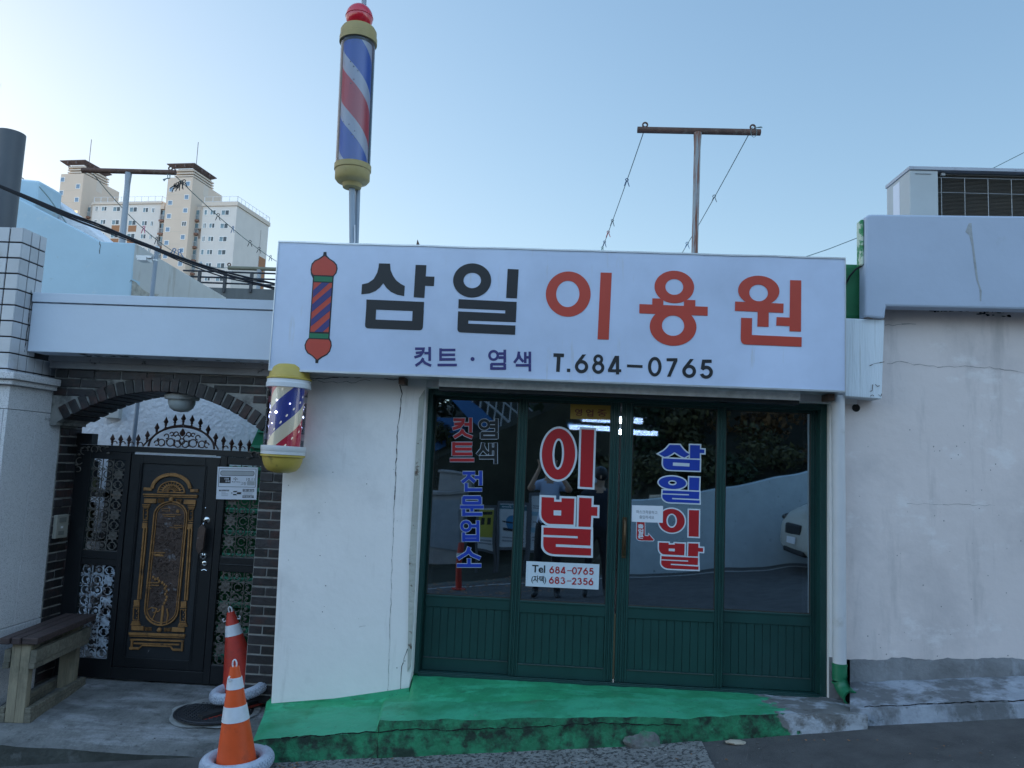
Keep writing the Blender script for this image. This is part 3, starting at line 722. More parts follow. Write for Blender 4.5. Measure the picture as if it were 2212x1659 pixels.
DZ0, DZ1 = 0.338, 2.226
mb = MB()
mb.box(-0.842, -0.80, 5.17, 5.33, DZ0, 2.229); mb.box(1.81, 1.85, 5.17, 5.33, DZ0, 2.229)
mb.box(-0.80, 1.81, 5.17, 5.33, 2.19, 2.2295); mb.box(-0.80, 1.81, 5.165, 5.33, 0.318, 0.345)
mb.box(-0.80, 1.81, 5.172, 5.18, 0.345, 0.352)
mb.build("door_frame", DOORG, shop, bevel=0.002)
DOORS = [(-0.802, -0.150, -0.785, -0.214, 5.245), (-0.205, 0.480, -0.147, 0.420, 5.205), (0.494, 1.192, 0.571, 1.137, 5.205), (1.148, 1.812, 1.206, 1.772, 5.245)]
GZ0, GZ1 = 0.840, 2.172
door_objs = []
for k, (x0, x1, g0, g1, y) in enumerate(DOORS):
    mb = MB()
    for a, b in ((x0, g0), (g1, x1)):
        w = b - a; n = 5
        for i in range(n):     # grooved stile
            mb.box(a + w * i / n + 0.0006, a + w * (i + 1) / n - 0.0006, y + (0.004 if i % 2 else 0.0), y + 0.034, DZ0 + 0.01, 2.20)
    mb.box(g0, g1, y + 0.002, y + 0.034, GZ1, 2.20)
    mb.box(g0, g1, y + 0.002, y + 0.034, 0.762, GZ0)
    mb.box(g0, g1, y - 0.003, y + 0.001, GZ0 - 0.012, GZ0 - 0.002)
    mb.box(g0, g1, y + 0.002, y + 0.034, DZ0 + 0.01, 0.432)
    d = mb.build("sliding_door", DOORG, shop, bevel=0.0015)
    door_objs.append((d, y))
    mb = MB()
    n = 11; w = (g1 - g0) / n
    for i in range(n): mb.box(g0 + w * i + 0.0018, g0 + w * (i + 1) - 0.0018, y + 0.010, y + 0.03, 0.4325, 0.7615)
    mb.box(g0, g1, y + 0.016, y + 0.028, 0.433, 0.761)
    mb.box(g0, g1, y - 0.004, y + 0.0015, 0.426, 0.4315, 1)
    mb.build("lower_panel", [DOORG, mat("dusty_ledge", (0.05, 0.07, 0.065), 0.9)], d, bevel=0.001)
    mb = MB(); mb.box(g0 - 0.004, g1 + 0.004, y + 0.014, y + 0.018, GZ0 - 0.004, GZ1 + 0.004)
    mb.build("glass_pane", DGLASS, d)
    mb = MB()
    mb.box(g0, g0 + 0.004, y + 0.006, y + 0.0135, GZ0, GZ1); mb.box(g1 - 0.004, g1, y + 0.006, y + 0.0135, GZ0, GZ1)
    mb.box(g0 + 0.004, g1 - 0.004, y + 0.006, y + 0.0135, GZ1 - 0.005, GZ1); mb.box(g0 + 0.004, g1 - 0.004, y + 0.006, y + 0.0135, GZ0, GZ0 + 0.006)
    mb.build("glazing_bead", mat("glazing_bead", (0.035, 0.03, 0.022), 0.7), d)
# brass pull handle on the right meeting stile
mb = MB()
hx, hz0, hz1 = 0.532, 1.17, 1.40
yy = 5.205
mb.tube([(hx, yy, hz0), (hx, yy - 0.03, hz0 + 0.035), (hx, yy - 0.034, (hz0 + hz1) / 2), (hx, yy - 0.03, hz1 - 0.035), (hx, yy, hz1)], 0.008, 10)
mb.box(hx - 0.014, hx + 0.014, yy - 0.004, yy - 0.0005, hz0 - 0.02, hz1 + 0.02)
mb.build("handle", mat("aged_brass", (0.10, 0.065, 0.035), 0.4, 0.7, var=0.3, vscale=30), door_objs[2][0], smooth=True)
mb = MB(); mb.box(0.4815, 0.4925, 5.225, 5.228, 0.36, 0.78); mb.build("sealing_strip", mat("pale_strip", (0.30, 0.22, 0.13), 0.8), door_objs[1][0])

# ---- vinyl lettering on the glass
LY = lambda k: DOORS[k][4] + 0.0125
D1 = Z(1650, 1580, 2.304); D2 = Z(2050, 1550, 2.1275); D3 = Z(2450, 1680, 2.86)
mb = MB(); mw = MB()
yl = LY(0)
for ch, bx, mi in (("컷", (266, 118, 462, 312), 0), ("트", (246, 336, 467, 522), 0), ("염", (500, 126, 692, 316), 1), ("색", (488, 343, 685, 538), 1),
                   ("전", (350, 596, 550, 788), 2), ("문", (337, 818, 553, 1008), 2), ("업", (337, 1042, 523, 1238), 2), ("소", (309, 1282, 531, 1474), 2)):
    b2 = (bx[0] - 5, bx[1] - 5, bx[2] + 5, bx[3] + 5)
    bj = (bx[0] + 7, bx[1] + 7, bx[2] - 7, bx[3] - 9)
    jamo(mb, ch, D1, bj, yl - 0.0022, w=15.5, m=mi)
    jamo(mw, ch, D1, bj, yl, w=21.5)
mw.build("lettering_outline", mat("vinyl_outline", (0.45, 0.5, 0.58), 0.5), door_objs[0][0])
mb.build("lettering", [VRED, VBLACK, VBLUE], door_objs[0][0])

ring = ('o', 280, 475, 137, 209, 48, 128, 278, 475)
I_ = ('p', [(471, 270), (577, 275), (562, 753), (457, 747)])
BAL = [('p', [(140, 833), (243, 838), (243, 871), (305, 874), (306, 842), (412, 846), (405, 1062), (190, 1055), (135, 1010)], {7: 20, 8: 45}),
       ('p', [(452, 838), (556, 843), (553, 915), (604, 917), (602, 990), (552, 988), (548, 1082), (446, 1078)]),
       ('p', [(156, 1086), (550, 1102), (545, 1237), (258, 1224), (258, 1246), (552, 1260), (549, 1320), (205, 1306), (152, 1262), (154, 1165), (440, 1176), (440, 1158), (155, 1146)], {7: 45, 8: 45}, [(156, 1086), (550, 1102), (549, 1320), (205, 1306), (152, 1262)], {3: 45, 4: 30})]
yl = LY(1)
mb = MB(); mw = MB()
shapes(mw, D2, yl, [ring, I_] + BAL, g=17)
shapes(mw, D2, yl - 0.0028, [('p', [(240, 943), (303, 945), (302, 987), (239, 985)])])
shapes(mb, D2, yl - 0.0014, [ring, I_] + BAL)
mw.build("lettering_outline", VWHITE, door_objs[1][0]); mb.build("lettering", VRED, door_objs[1][0])
mb = MB()
shapes(mb, D2, yl - 0.0012, [('p', [(13, 1366), (620, 1392), (613, 1603), (6, 1573)])])
ts = mb.build("telephone_sticker", VWHITE, door_objs[1][0])
mb = MB()
yt = yl - 0.0030
def rowtext(mb, f, s, bx, Y, m, off, slope=0.043):
    textpx(mb, s, f, bx, Y, m=m, off=off)
for s, bx, mi, of in (("Tel", (62, 1400, 168, 1460), 0, 0.018), ("(자택)", (57, 1488, 175, 1552), 0, 0.014)):
    textpx(mb, s, D2, bx, yt, m=mi, off=of)
for row, (xa, ya) in (("684-0765", (204, 1409)), ("683-2356", (201, 1495))):
    for i, ch in enumerate(row):
        x = xa + i * 47.2 + (6 if ch == '-' else 0) - (2 if i > 4 else 0); y = ya + i * 1.9
        digit(mb, ch, D2, (x, y, x + 40, y + 58), yt, m=1)
mb.build("lettering", [VBLACK, VRED], ts)
mb = MB(); f = D2
shapes(mb, D2, yl - 0.0009, [('p', [(380, 56), (714, 71), (710, 192), (378, 183)])], th=0.0006)
op = mb.build("open_sign", YELLOWP, door_objs[1][0])
mb = MB()
for s, bx in (("영", (417, 100, 476, 160)), ("업", (508, 104, 570, 164)), ("중", (604, 106, 680, 164))): textpx(mb, s, D2, bx, yl - 0.0019, off=0.02)
mb.build("lettering", mat("sign_maroon", (0.10, 0.012, 0.008), 0.6), op)

yl = LY(2)
SAM = [('p', [(475, 165), (588, 167), (622, 212), (655, 246), (700, 270), (640, 307), (590, 285), (555, 262), (527, 245), (495, 268), (455, 290), (417, 300), (352, 265), (405, 235), (442, 203)]),
       ('p', [(703, 167), (813, 170), (812, 215), (862, 218), (861, 258), (811, 256), (810, 318), (701, 315)]),
       ('p', [(402, 316), (812, 334), (809, 455), (440, 442), (398, 400)], {3: 35, 4: 35}),
       ('o', 505, 588, 151, 69, 47, 28),
       ('p', [(694, 528), (806, 533), (801, 674), (692, 668)]),
       ('p', [(397, 672), (805, 690), (802, 770), (503, 757), (503, 772), (810, 786), (808, 818), (440, 803), (392, 762), (392, 718), (690, 730), (690, 715), (396, 705)], {7: 35, 8: 35}, [(397, 672), (805, 690), (808, 818), (440, 803), (392, 762)], {3: 30, 4: 30})]
RED3 = [('o', 497, 1012, 143, 130, 58, 78),
        ('p', [(690, 893), (802, 896), (798, 1192), (687, 1187)]),
        ('p', [(355, 1256), (463, 1260), (463, 1278), (532, 1280), (532, 1264), (643, 1270), (638, 1400), (395, 1388), (355, 1350)], {7: 15, 8: 30}),
        ('p', [(685, 1265), (796, 1268), (795, 1315), (848, 1318), (846, 1360), (793, 1358), (790, 1412), (680, 1408)]),
        ('p', [(383, 1408), (792, 1427), (788, 1508), (487, 1492), (487, 1507), (797, 1525), (795, 1560), (430, 1546), (378, 1505), (380, 1455), (680, 1470), (680, 1456), (382, 1443)], {7: 35, 8: 35}, [(383, 1408), (792, 1427), (795, 1560), (430, 1546), (378, 1505)], {3: 30, 4: 30})]
mb = MB(); mw = MB()
shapes(mw, D3, yl, SAM + RED3, g=15)
shapes(mw, D3, yl - 0.0036, [('p', [(512, 362), (697, 371), (695, 408), (510, 398)]), ('p', [(465, 1323), (531, 1326), (530, 1355), (464, 1352)])])
shapes(mb, D3, yl - 0.0020, SAM, m=0); shapes(mb, D3, yl - 0.0020, RED3, m=1)
mw.build("lettering_outline", VWHITE, door_objs[2][0]); mb.build("lettering", [VBLUE, VRED], door_objs[2][0])
arrow = [('p', [(110, 1000), (195, 1002), (197, 1182), (240, 1184), (240, 1160), (297, 1225), (290, 1236), (128, 1232), (105, 1208)], {6: 8, 7: 20, 8: 15})]
mb = MB(); shapes(mb, D3, yl - 0.0004, arrow, g=7, m=0); shapes(mb, D3, yl - 0.0012, arrow, m=1)
for s, bx in (("출", (120, 1050, 182, 1098)), ("입", (122, 1107, 180, 1158)), ("문", (120, 1164, 182, 1212))): textpx(mb, s, D3, bx, yl - 0.0020, m=0, off=0.05)
mb.build("entrance_sticker", [VWHITE, VRED], door_objs[2][0])
mb = MB(); shapes(mb, D3, yl - 0.0042, [('p', [(52, 838), (400, 848), (397, 1036), (50, 1024)])])
pn = mb.build("paper_notice", PAPER, door_objs[2][0])
mb = MB()
textpx(mb, "마스크착용하고", D3, (103, 898, 336, 936), yl - 0.0050, off=0.012); textpx(mb, "출입하세요", D3, (137, 955, 300, 992), yl - 0.0050, off=0.012)
mb.build("lettering", GREY, pn)

# tube lamps inside
def lamp(u0, v0, u1, v1, Y, lab):
    a, b = P(u0, v0, Y), P(u1, v1, Y); b.z = a.z
    c = (a + b) / 2
    t = thing("tube_lamp", lab, "ceiling lamp", c, "tube lamps lit inside the shop")
    m_ = MB(); m_.tube([a, b], 0.030, 10); m_.build("tube", TUBE, t, smooth=True)
    m_ = MB(); m_.box(a.x - 0.05, b.x + 0.05, Y - 0.06, Y + 0.06, a.z + 0.035, a.z + 0.10); m_.tube([(c.x, Y, a.z + 0.1), (c.x, Y, 2.86)], 0.01, 6); m_.build("lamp_housing", W_WHITE, t)
lamp(1258, 905, 1388, 912, 8.2, "lit tube lamp inside, the nearer and higher one under the yellow sign")
lamp(1230, 923, 1318, 928, 9.8, "lit tube lamp inside, lower left one beside the top of the tall red character")
lamp(1326, 933, 1420, 938, 9.7, "lit tube lamp inside, lower right one touching the centre door stiles")

# ---- white shutter-lamp channel below the sign
c0, c1, c2, c3 = P(948, 817, 4.98), P(1728, 850, 4.98), P(950, 832, 4.98), P(1725, 862, 4.98)
mb = MB()
mb.box(-0.737, 1.613, 4.985, 5.098, 2.238, 2.286); mb.box(-0.737, 1.613, 4.98, 4.9845, 2.230, 2.290)
mb.box(-0.735, 1.611, 4.99, 5.09, 2.205, 2.2375, 1)
tag(mb.build("lamp_channel", [GALV, IRON], bevel=0.001), "long pale metal channel fixed over the green doors just below the sign", "metal channel")

# ================================================================== SHOP SIGN
sg = thing("shop_sign", "long white signboard with large black and red Korean lettering over the doors", "sign", (0, 4.96, 2.28))
a, b, c, d = P(603, 516, 4.85), P(1825, 563, 4.85), P(583, 795, 4.85), P(1825, 850, 4.85)
X0, X1, SZ0, SZ1 = -1.832, 1.847, 2.285, 3.142
mb = MB()
n = 60
top = [(X0 + (X1 - X0) * i / n, SZ1 + 0.004 * mnoise.noise(Vector((i * 0.22, 0, 0)))) for i in range(n + 1)]
# top edge sags slightly; panel is one sheet
pts = [(x, z) for x, z in top]
mb.prism([(X0, 4.852, SZ0)] + [(x, 4.852, z) for x, z in pts] + [(X1, 4.852, SZ0)], (0, 0.22, 0))
mb.build("sign_face", SIGNW, sg)
mb = MB()
mb.box(X0 - 0.006, X0, 4.846, 5.075, SZ0 - 0.006, SZ1 + 0.004); mb.box(X1, X1 + 0.006, 4.846, 5.075, SZ0 - 0.006, SZ1 + 0.004)
mb.box(X0, X1, 4.846, 4.8515, SZ0 - 0.006, SZ0 + 0.006); mb.box(X0, X1, 4.8515, 5.075, SZ0 - 0.005, SZ0 - 0.0005)
for i in range(n):
    mb.add([(top[i][0], 4.847, top[i][1] - 0.006), (top[i + 1][0], 4.847, top[i + 1][1] - 0.006), (top[i + 1][0], 4.847, top[i + 1][1] + 0.004), (top[i][0], 4.847, top[i][1] + 0.004)], [(0, 1, 2, 3)])
    mb.add([(top[i][0], 4.847, top[i][1] + 0.004), (top[i + 1][0], 4.847, top[i + 1][1] + 0.004), (top[i + 1][0], 5.075, top[i + 1][1] + 0.004), (top[i][0], 5.075, top[i][1] + 0.004)], [(0, 1, 2, 3)])
mb.build("trim", ALU, sg)
mb = MB()
for u, v, w in ((900, 524, 8), (1797, 563, 9)):
    mb = MB(); p = P(u, v, 5.0)
    mb.prism([p + Vector((-0.004, 0, -0.03)), p + Vector((0.028, 0, -0.03)), p + Vector((0.004 if u < 1000 else 0.02, 0, 0.022))], (0, 0.02, 0)); mb.build("bracket", mat("bracket_rust", (0.10, 0.06, 0.045), 0.8), sg)
for x in (-1.0, 1.78):
    mb = MB(); mb.box(x, x + 0.04, 4.95, 5.07, 2.235, 2.279); mb.build("bracket", MATS["bracket_rust"], sg)
SY = 4.8500
A = Z(1050, 900, 1.84333); B = Z(2200, 900, 1.84333)
blk = [('p', [(793, 237), (873, 239), (877, 285), (893, 325), (918, 360), (950, 385), (979, 400), (974, 473), (925, 463), (880, 443), (848, 415), (824, 380), (800, 410), (770, 435), (725, 453), (666, 460), (671, 388), (715, 378), (755, 350), (780, 305), (790, 265)]),
       ('p', [(1057, 248), (1135, 250), (1120, 486), (1043, 481)]), ('p', [(1128, 331), (1193, 333), (1189, 401), (1122, 398)]),
       ('p', [(703, 497), (1118, 515), (1115, 583), (701, 567)]),
       ('p', [(701, 560), (773, 563), (769, 642), (1032, 652), (1036, 574), (1116, 577), (1108, 720), (691, 704)], {6: 26, 7: 26}),
       ('o', 1464, 360, 133, 121, 61, 55, 1465, 360), ('p', [(1720, 277), (1799, 281), (1787, 489), (1709, 485)]),
       ('p', [(1367, 495), (1785, 515), (1779, 660), (1437, 648), (1436, 671), (1776, 685), (1773, 751), (1357, 733), (1363, 583), (1702, 598), (1703, 575), (1365, 560)], {7: 26})]
redB = [('o', 36, 458, 160, 165, 83, 96, 33, 457), ('p', [(270, 303), (350, 305), (328, 787), (247, 784)]),
        ('o', 800, 407, 140, 118, 63, 57), ('p', [(549, 530), (1041, 550), (1040, 615), (548, 597)]),
        ('p', [(642, 489), (722, 491), (720, 550), (641, 546)]), ('p', [(870, 500), (952, 502), (951, 560), (869, 556)]),
        ('o', 791, 694, 164, 136, 78, 73, 791, 686),
        ('o', 1408, 434, 144, 108, 65, 60, 1407, 450), ('p', [(1238, 512), (1587, 527), (1585, 594), (1236, 579)]), ('p', [(1400, 575), (1480, 578), (1479, 695), (1398, 692)]),
        ('p', [(1634, 358), (1714, 360), (1712, 729), (1629, 726)]), ('p', [(1536, 624), (1640, 628), (1638, 690), (1534, 685)]),
        ('p', [(1281, 629), (1360, 632), (1358, 753), (1717, 769), (1716, 838), (1277, 820)], {5: 40})]
mb = MB()
shapes(mb, A, SY, blk, m=0); shapes(mb, B, SY, redB, m=1)
for s, bx in (("컷", (1042, 836, 1180, 986)), ("트", (1211, 846, 1358, 985)), ("염", (1575, 856, 1719, 1008)), ("색", (1759, 870, 1899, 1018))):
    jamo(mb, s, A, (bx[0] + 7, bx[1] + 6, bx[2] - 7, bx[3] - 6), SY, w=14.5, m=2)
shapes(mb, A, SY, [('o', 1467, 926, 14, 14, 0.5, 0.5)], m=2)
shapes(mb, A, SY, [('p', [(2050, 884), (2126, 887), (2125, 913), (2101, 912), (2094, 1019), (2068, 1017), (2075, 911), (2049, 910)]), ('p', [(2147, 995), (2171, 996), (2170, 1020), (2146, 1019)])])
for s, bx in (("6", (84, 893, 180, 1028)), ("8", (207, 893, 298, 1032)), ("4", (322, 903, 418, 1037)), ("0", (611, 911, 708, 1051)), ("7", (743, 920, 826, 1053)), ("6", (858, 926, 956, 1061)), ("5", (981, 930, 1079, 1068))):
    digit(mb, s, B, bx, SY - 0.0003)
shapes(mb, B, SY, [('p', [(460, 965), (572, 970), (571, 990), (459, 985)])])
mb.build("lettering", [INKB, INKR, INKN], sg)
mb = MB()
sil = [(395, 155), (415, 155), (417, 180), (440, 203), (470, 222), (490, 245), (495, 275), (487, 308), (468, 330), (466, 350), (437, 775), (450, 800), (453, 830), (442, 870), (420, 897), (385, 915), (358, 935), (355, 956), (335, 955), (335, 930), (310, 905), (277, 885), (260, 855), (257, 825), (268, 795), (288, 772), (317, 345), (303, 315), (300, 280), (308, 240), (330, 215), (362, 200), (390, 180)]
shapes(mb, A, SY, [('p', sil)], m=0)
inner = [(402, 184), (432, 208), (462, 228), (482, 250), (487, 278), (480, 304), (462, 325), (322, 320), (309, 300), (309, 270), (316, 245), (334, 224), (368, 208), (394, 190)]
innb = [(290, 781), (430, 787), (443, 805), (445, 830), (435, 865), (414, 890), (378, 908), (347, 930), (315, 899), (284, 879), (268, 852), (265, 825), (275, 800)]
shapes(mb, A, SY - 0.0013, [('p', inner), ('p', innb), ('p', [(323, 374), (455, 379), (430, 733), (299, 729)])], m=1)
shapes(mb, A, SY - 0.0013, [('p', [(327, 330), (458, 335), (456, 370), (325, 366)]), ('p', [(293, 740), (430, 746), (428, 778), (291, 774)])], m=3)
shapes(mb, A, SY - 0.0026, [('p', [(380, 376), (436, 378), (317, 486), (320, 430)]), ('p', [(453, 410), (449, 470), (307, 590), (312, 532)]), ('p', [(446, 517), (442, 577), (302, 692), (306, 640)]), ('p', [(438, 630), (434, 690), (388, 732), (328, 730)])], m=2)
mb.build("barber_emblem", [INKB, INKR, INKN, INKG], sg)

# ================================================================== LARGE BARBER POLE ON THE ROOF
BY = 5.55
top_, bot = P(774, 92, BY), P(762, 365, BY)
cx_ = (top_.x + bot.x) / 2; ax = Vector((top_.x - bot.x, 0, top_.z - bot.z)).normalized(); L0 = (top_ - bot).length
rad = 40 / FPX * BY * 0.97
bp = thing("barber_pole", "tall striped barber pole with a red ball on top rising behind the sign", "barber pole", (bot.x, BY, 3.08))
def stripe_mat(name, h0, period, direction, cols, white_alpha=0.5, emit=0):
    m = bpy.data.materials.new(name); m.use_nodes = True
    t = m.node_tree; N = t.nodes; L = t.links; b = N["Principled BSDF"]
    tc = N.new("ShaderNodeTexCoord"); sx = N.new("ShaderNodeSeparateXYZ"); L.new(tc.outputs["Object"], sx.inputs[0])
    at = N.new("ShaderNodeMath"); at.operation = 'ARCTAN2'; L.new(sx.outputs[1], at.inputs[0]); L.new(sx.outputs[0], at.inputs[1])
    dv = N.new("ShaderNodeMath"); dv.operation = 'MULTIPLY'; dv.inputs[1].default_value = direction / (2 * math.pi); L.new(at.outputs[0], dv.inputs[0])
    zz = N.new("ShaderNodeMath"); zz.operation = 'MULTIPLY_ADD'; zz.inputs[1].default_value = 1 / period; zz.inputs[2].default_value = h0; L.new(sx.outputs[2], zz.inputs[0])
    ad = N.new("ShaderNodeMath"); ad.operation = 'ADD'; L.new(dv.outputs[0], ad.inputs[0]); L.new(zz.outputs[0], ad.inputs[1])
    fr = N.new("ShaderNodeMath"); fr.operation = 'FRACT'; L.new(ad.outputs[0], fr.inputs[0])
    cr = N.new("ShaderNodeValToRGB"); cr.color_ramp.interpolation = 'CONSTANT'
    els = cr.color_ramp.elements
    els[0].position = 0; els[0].color = (*cols[0][1], 1)
    els[1].position = cols[1][0]; els[1].color = (*cols[1][1], 1)
    for p, c in cols[2:]:
        e = els.new(p); e.color = (*c, 1)
    L.new(fr.outputs[0], cr.inputs[0])
    L.new(cr.outputs[0], b.inputs["Base Color"]); b.inputs["Roughness"].default_value = 0.3
    if emit:
        L.new(cr.outputs[0], b.inputs["Emission Color"]); b.inputs["Emission Strength"].default_value = emit
    return m
mb = MB()
q = Vector((0, 0, 1)).rotation_difference(ax)
def tl(t): return bot + ax * (L0 * t)
mb.lathe(tl(0), [(rad, 0.0), (rad, L0)], 48, axis=ax, cap=False)
mb.build("clear_tube", CLEAR, bp, smooth=True)
mb = MB(); mb.lathe((0, 0, 0), [(rad * 0.84, 0.0), (rad * 0.84, L0 * 0.97)], 48, cap=True)
dr = bpy.data.objects.new
ORG["tmp"] = Vector((0, 0, 0))
class _T: name = "tmp"
o = mb.build("striped_drum", stripe_mat("big_stripes", 0.27, 0.80, 1.0, [(0, (0.008, 0.075, 0.42)), (0.33, (0.42, 0.45, 0.54)), (0.50, (0.46, 0.012, 0.022)), (0.83, (0.42, 0.45, 0.54))]), smooth=True, origin=(0, 0, 0))
o.parent = bp; o.location = tl(0) - ORG[bp.name]; o.rotation_mode = 'QUATERNION'; o.rotation_quaternion = q
mb = MB()   # shiny foil sparks in the pale band
for t, a in ((0.79, -1.8), (0.75, -1.55), (0.65, -1.5), (0.62, -1.7), (0.30, -1.7), (0.25, -1.3), (0.22, -1.45), (0.2, -1.3), (0.72, -1.25), (0.33, -2.2)):
    mb.sph(tl(t) + q @ Vector((math.cos(a), math.sin(a), 0)) * rad * 0.80, 0.008, n=8)
mb.build("foil_spark", CHROME, bp, smooth=True)
mb = MB()
mb.lathe(tl(1), [(rad * 0.9, -0.012), (rad * 1.10, -0.012), (rad * 1.10, 0.03), (rad * 1.06, 0.035), (rad * 1.06, 0.085), (rad * 0.96, 0.108), (rad * 0.5, 0.112)], 48, axis=ax)
mb.build("top_cap", CAPY, bp, smooth=True)
mb = MB()
mb.lathe(tl(0), [(rad * 0.40, -0.155), (rad * 0.52, -0.15), (rad * 0.58, -0.12), (rad * 0.88, -0.105), (rad * 1.0, -0.085), (rad * 1.0, -0.02), (rad * 1.06, -0.015), (rad * 1.06, 0.025), (rad * 0.9, 0.03)], 48, axis=ax)
mb.build("bottom_cap", CAPY, bp, smooth=True)
mb = MB(); mb.sph(tl(1) + ax * 0.205, rad * 0.80, n=32); mb.lathe(tl(1) + ax * 0.205, [(rad * 0.805, -0.004), (rad * 0.825, 0), (rad * 0.805, 0.004)], 32, axis=ax, cap=False)
mb.build("ball", REDB, bp, smooth=True)
mb = MB()
p0 = P(765, 522, BY); pe = P(788, -60, BY + 0.16)
mb.tube([Vector((p0.x + 0.008, BY, 3.08)), tl(0) - ax * 0.14], 0.024, 12)
mb.tube([Vector((p0.x + 0.012, BY + 0.05, 3.08)), P(787, -14, BY + 0.05)], 0.019, 10, 0)
mb.build("post", GALVP, bp, smooth=True)
mb = MB(); x = p0.x
mb.tube([(x, BY - 0.026, 3.10), (x + 0.006, BY - 0.027, 3.25), (x + 0.012, BY - 0.027, 3.36), (x + 0.004, BY - 0.026, 3.48)], 0.004, 6)
mb.build("wire", PLASW, bp)

# ================================================================== SMALL LIT BARBER POLE ON THE WALL
SF = Z(980, 1420, 3.95); PY = 4.93
t_, b_ = P(*SF(585, 372), PY), P(*SF(505, 1290), PY)
ax2 = Vector((t_.x - b_.x, 0, t_.z - b_.z)).normalized(); H = (t_ - b_).length
r2 = 300 / 3.95 / 1.80832 / FPX * PY
sp = thing("barber_pole", "short lit barber pole with yellow domed caps at the white wall's corner", "barber pole", (b_.x, PY, b_.z))
q2 = Vector((0, 0, 1)).rotation_difference(ax2)
mb = MB(); mb.lathe(b_, [(r2, 0), (r2, H)], 48, axis=ax2, cap=False); mb.build("clear_tube", CLEAR2, sp, smooth=True)
mb = MB(); mb.lathe((0, 0, 0), [(r2 * 0.82, 0), (r2 * 0.82, H)], 48, cap=False)
o = mb.build("striped_drum", stripe_mat("small_stripes", 0.205, 0.60, -1.0, [(0, (0.45, 0.46, 0.38)), (0.17, (0.32, 0.02, 0.05)), (0.5, (0.45, 0.46, 0.38)), (0.67, (0.03, 0.045, 0.22))], emit=0.10), smooth=True, origin=(0, 0, 0))
o.parent = sp; o.location = (0, 0, 0); o.rotation_mode = 'QUATERNION'; o.rotation_quaternion = q2
mb = MB()
def onSmall(x, y, rr):   # point of the drum front at a crop position
    p = P(*SF(x, y), PY); h = (p - b_).dot(ax2); side = (p - b_) - ax2 * h; sx_ = max(-0.99, min(0.99, side.x / rr)); a = -math.acos(sx_)
    return h, a
for x, y in ((570, 415), (476, 505), (385, 607), (318, 708), (282, 812), (790, 612), (722, 715), (632, 816), (545, 918), (443, 1020), (352, 1122), (282, 1226), (812, 520), (760, 1056), (692, 1160), (606, 1268), (797, 945)):
    h, a = onSmall(x, y, r2 * 0.83); rr = r2 * 0.835
    pts = []
    for k in range(10):
        w = 2 * math.pi * k / 10; lx = 0.0055 * math.cos(w); ly = 0.0105 * math.sin(w)
        dx = lx * 0.85 + ly * 0.5; dy = -lx * 0.5 + ly * 0.85
        aa = a + dx / rr; pts.append(b_ + q2 @ Vector((rr * math.cos(aa), rr * math.sin(aa), h + dy)))
    mb.add(pts, [list(range(10))])
mb.build("film_perforation", mat("lit_white_dot", (0.42, 0.42, 0.38), 0.6, emit=(0.9, 0.9, 0.8), estr=0.12), sp)
mb = MB()
for x, y, s in ((472, 765, 1.6), (482, 582, 0.9), (350, 760, 0.7), (398, 932, 0.7), (676, 636, 0.8)):
    h, a = onSmall(x, y, r2 * 0.83); rr = r2 * 0.84
    mb.sph(b_ + q2 @ Vector((rr * math.cos(a), rr * math.sin(a), h)), 0.0055 * s, n=8)
mb.build("bulb", mat("lit_bulb", (1, 1, 1), 0.5, emit=(0.75, 0.75, 1.0), estr=2.5), sp)
mb = MB()
k = r2 / 300
mb.lathe(b_ + ax2 * H, [(r2 * 0.95, -0.004), (345 * k, -0.004), (345 * k, 0.024), (338 * k, 0.027), (335 * k, 0.030), (335 * k, 0.048), (r2 * 0.5, 0.05)], 48, axis=ax2)
mb.lathe(b_, [(r2 * 0.5, -0.05), (335 * k, -0.048), (335 * k, -0.03), (338 * k, -0.026), (342 * k, -0.024), (342 * k, 0.006), (r2 * 0.95, 0.008)], 48, axis=ax2)
mb.build("collar", PLASW, sp, smooth=True)
mb = MB()
mt_ = MB(); mt_.lathe(b_ + ax2 * (H + 0.05), [(345 * k, 0), (345 * k, 0.010), (318 * k, 0.014), (305 * k, 0.045), (275 * k, 0.078), (225 * k, 0.098), (120 * k, 0.106), (0.002, 0.107)], 48, axis=ax2); mt_.build("top_cap", CAPY2, sp, smooth=True)
mb.lathe(b_ - ax2 * 0.05, [(0.002, -0.118), (120 * k, -0.116), (220 * k, -0.102), (270 * k, -0.075), (300 * k, -0.04), (308 * k, -0.016), (338 * k, -0.012), (338 * k, 0)], 48, axis=ax2)
mb.build("bottom_cap", CAPY2, sp, smooth=True)
mb = MB()
mb.box(b_.x - 0.03, b_.x + 0.05, 4.98, 5.075, b_.z + 0.05, b_.z + 0.09); mb.box(t_.x - 0.03, t_.x + 0.05, 4.98, 5.075, t_.z - 0.09, t_.z - 0.05)
mb.box(t_.x - 0.02, t_.x + 0.02, 4.93, 5.07, t_.z + 0.145, 2.279); mb.build("bracket", PLASW, sp)

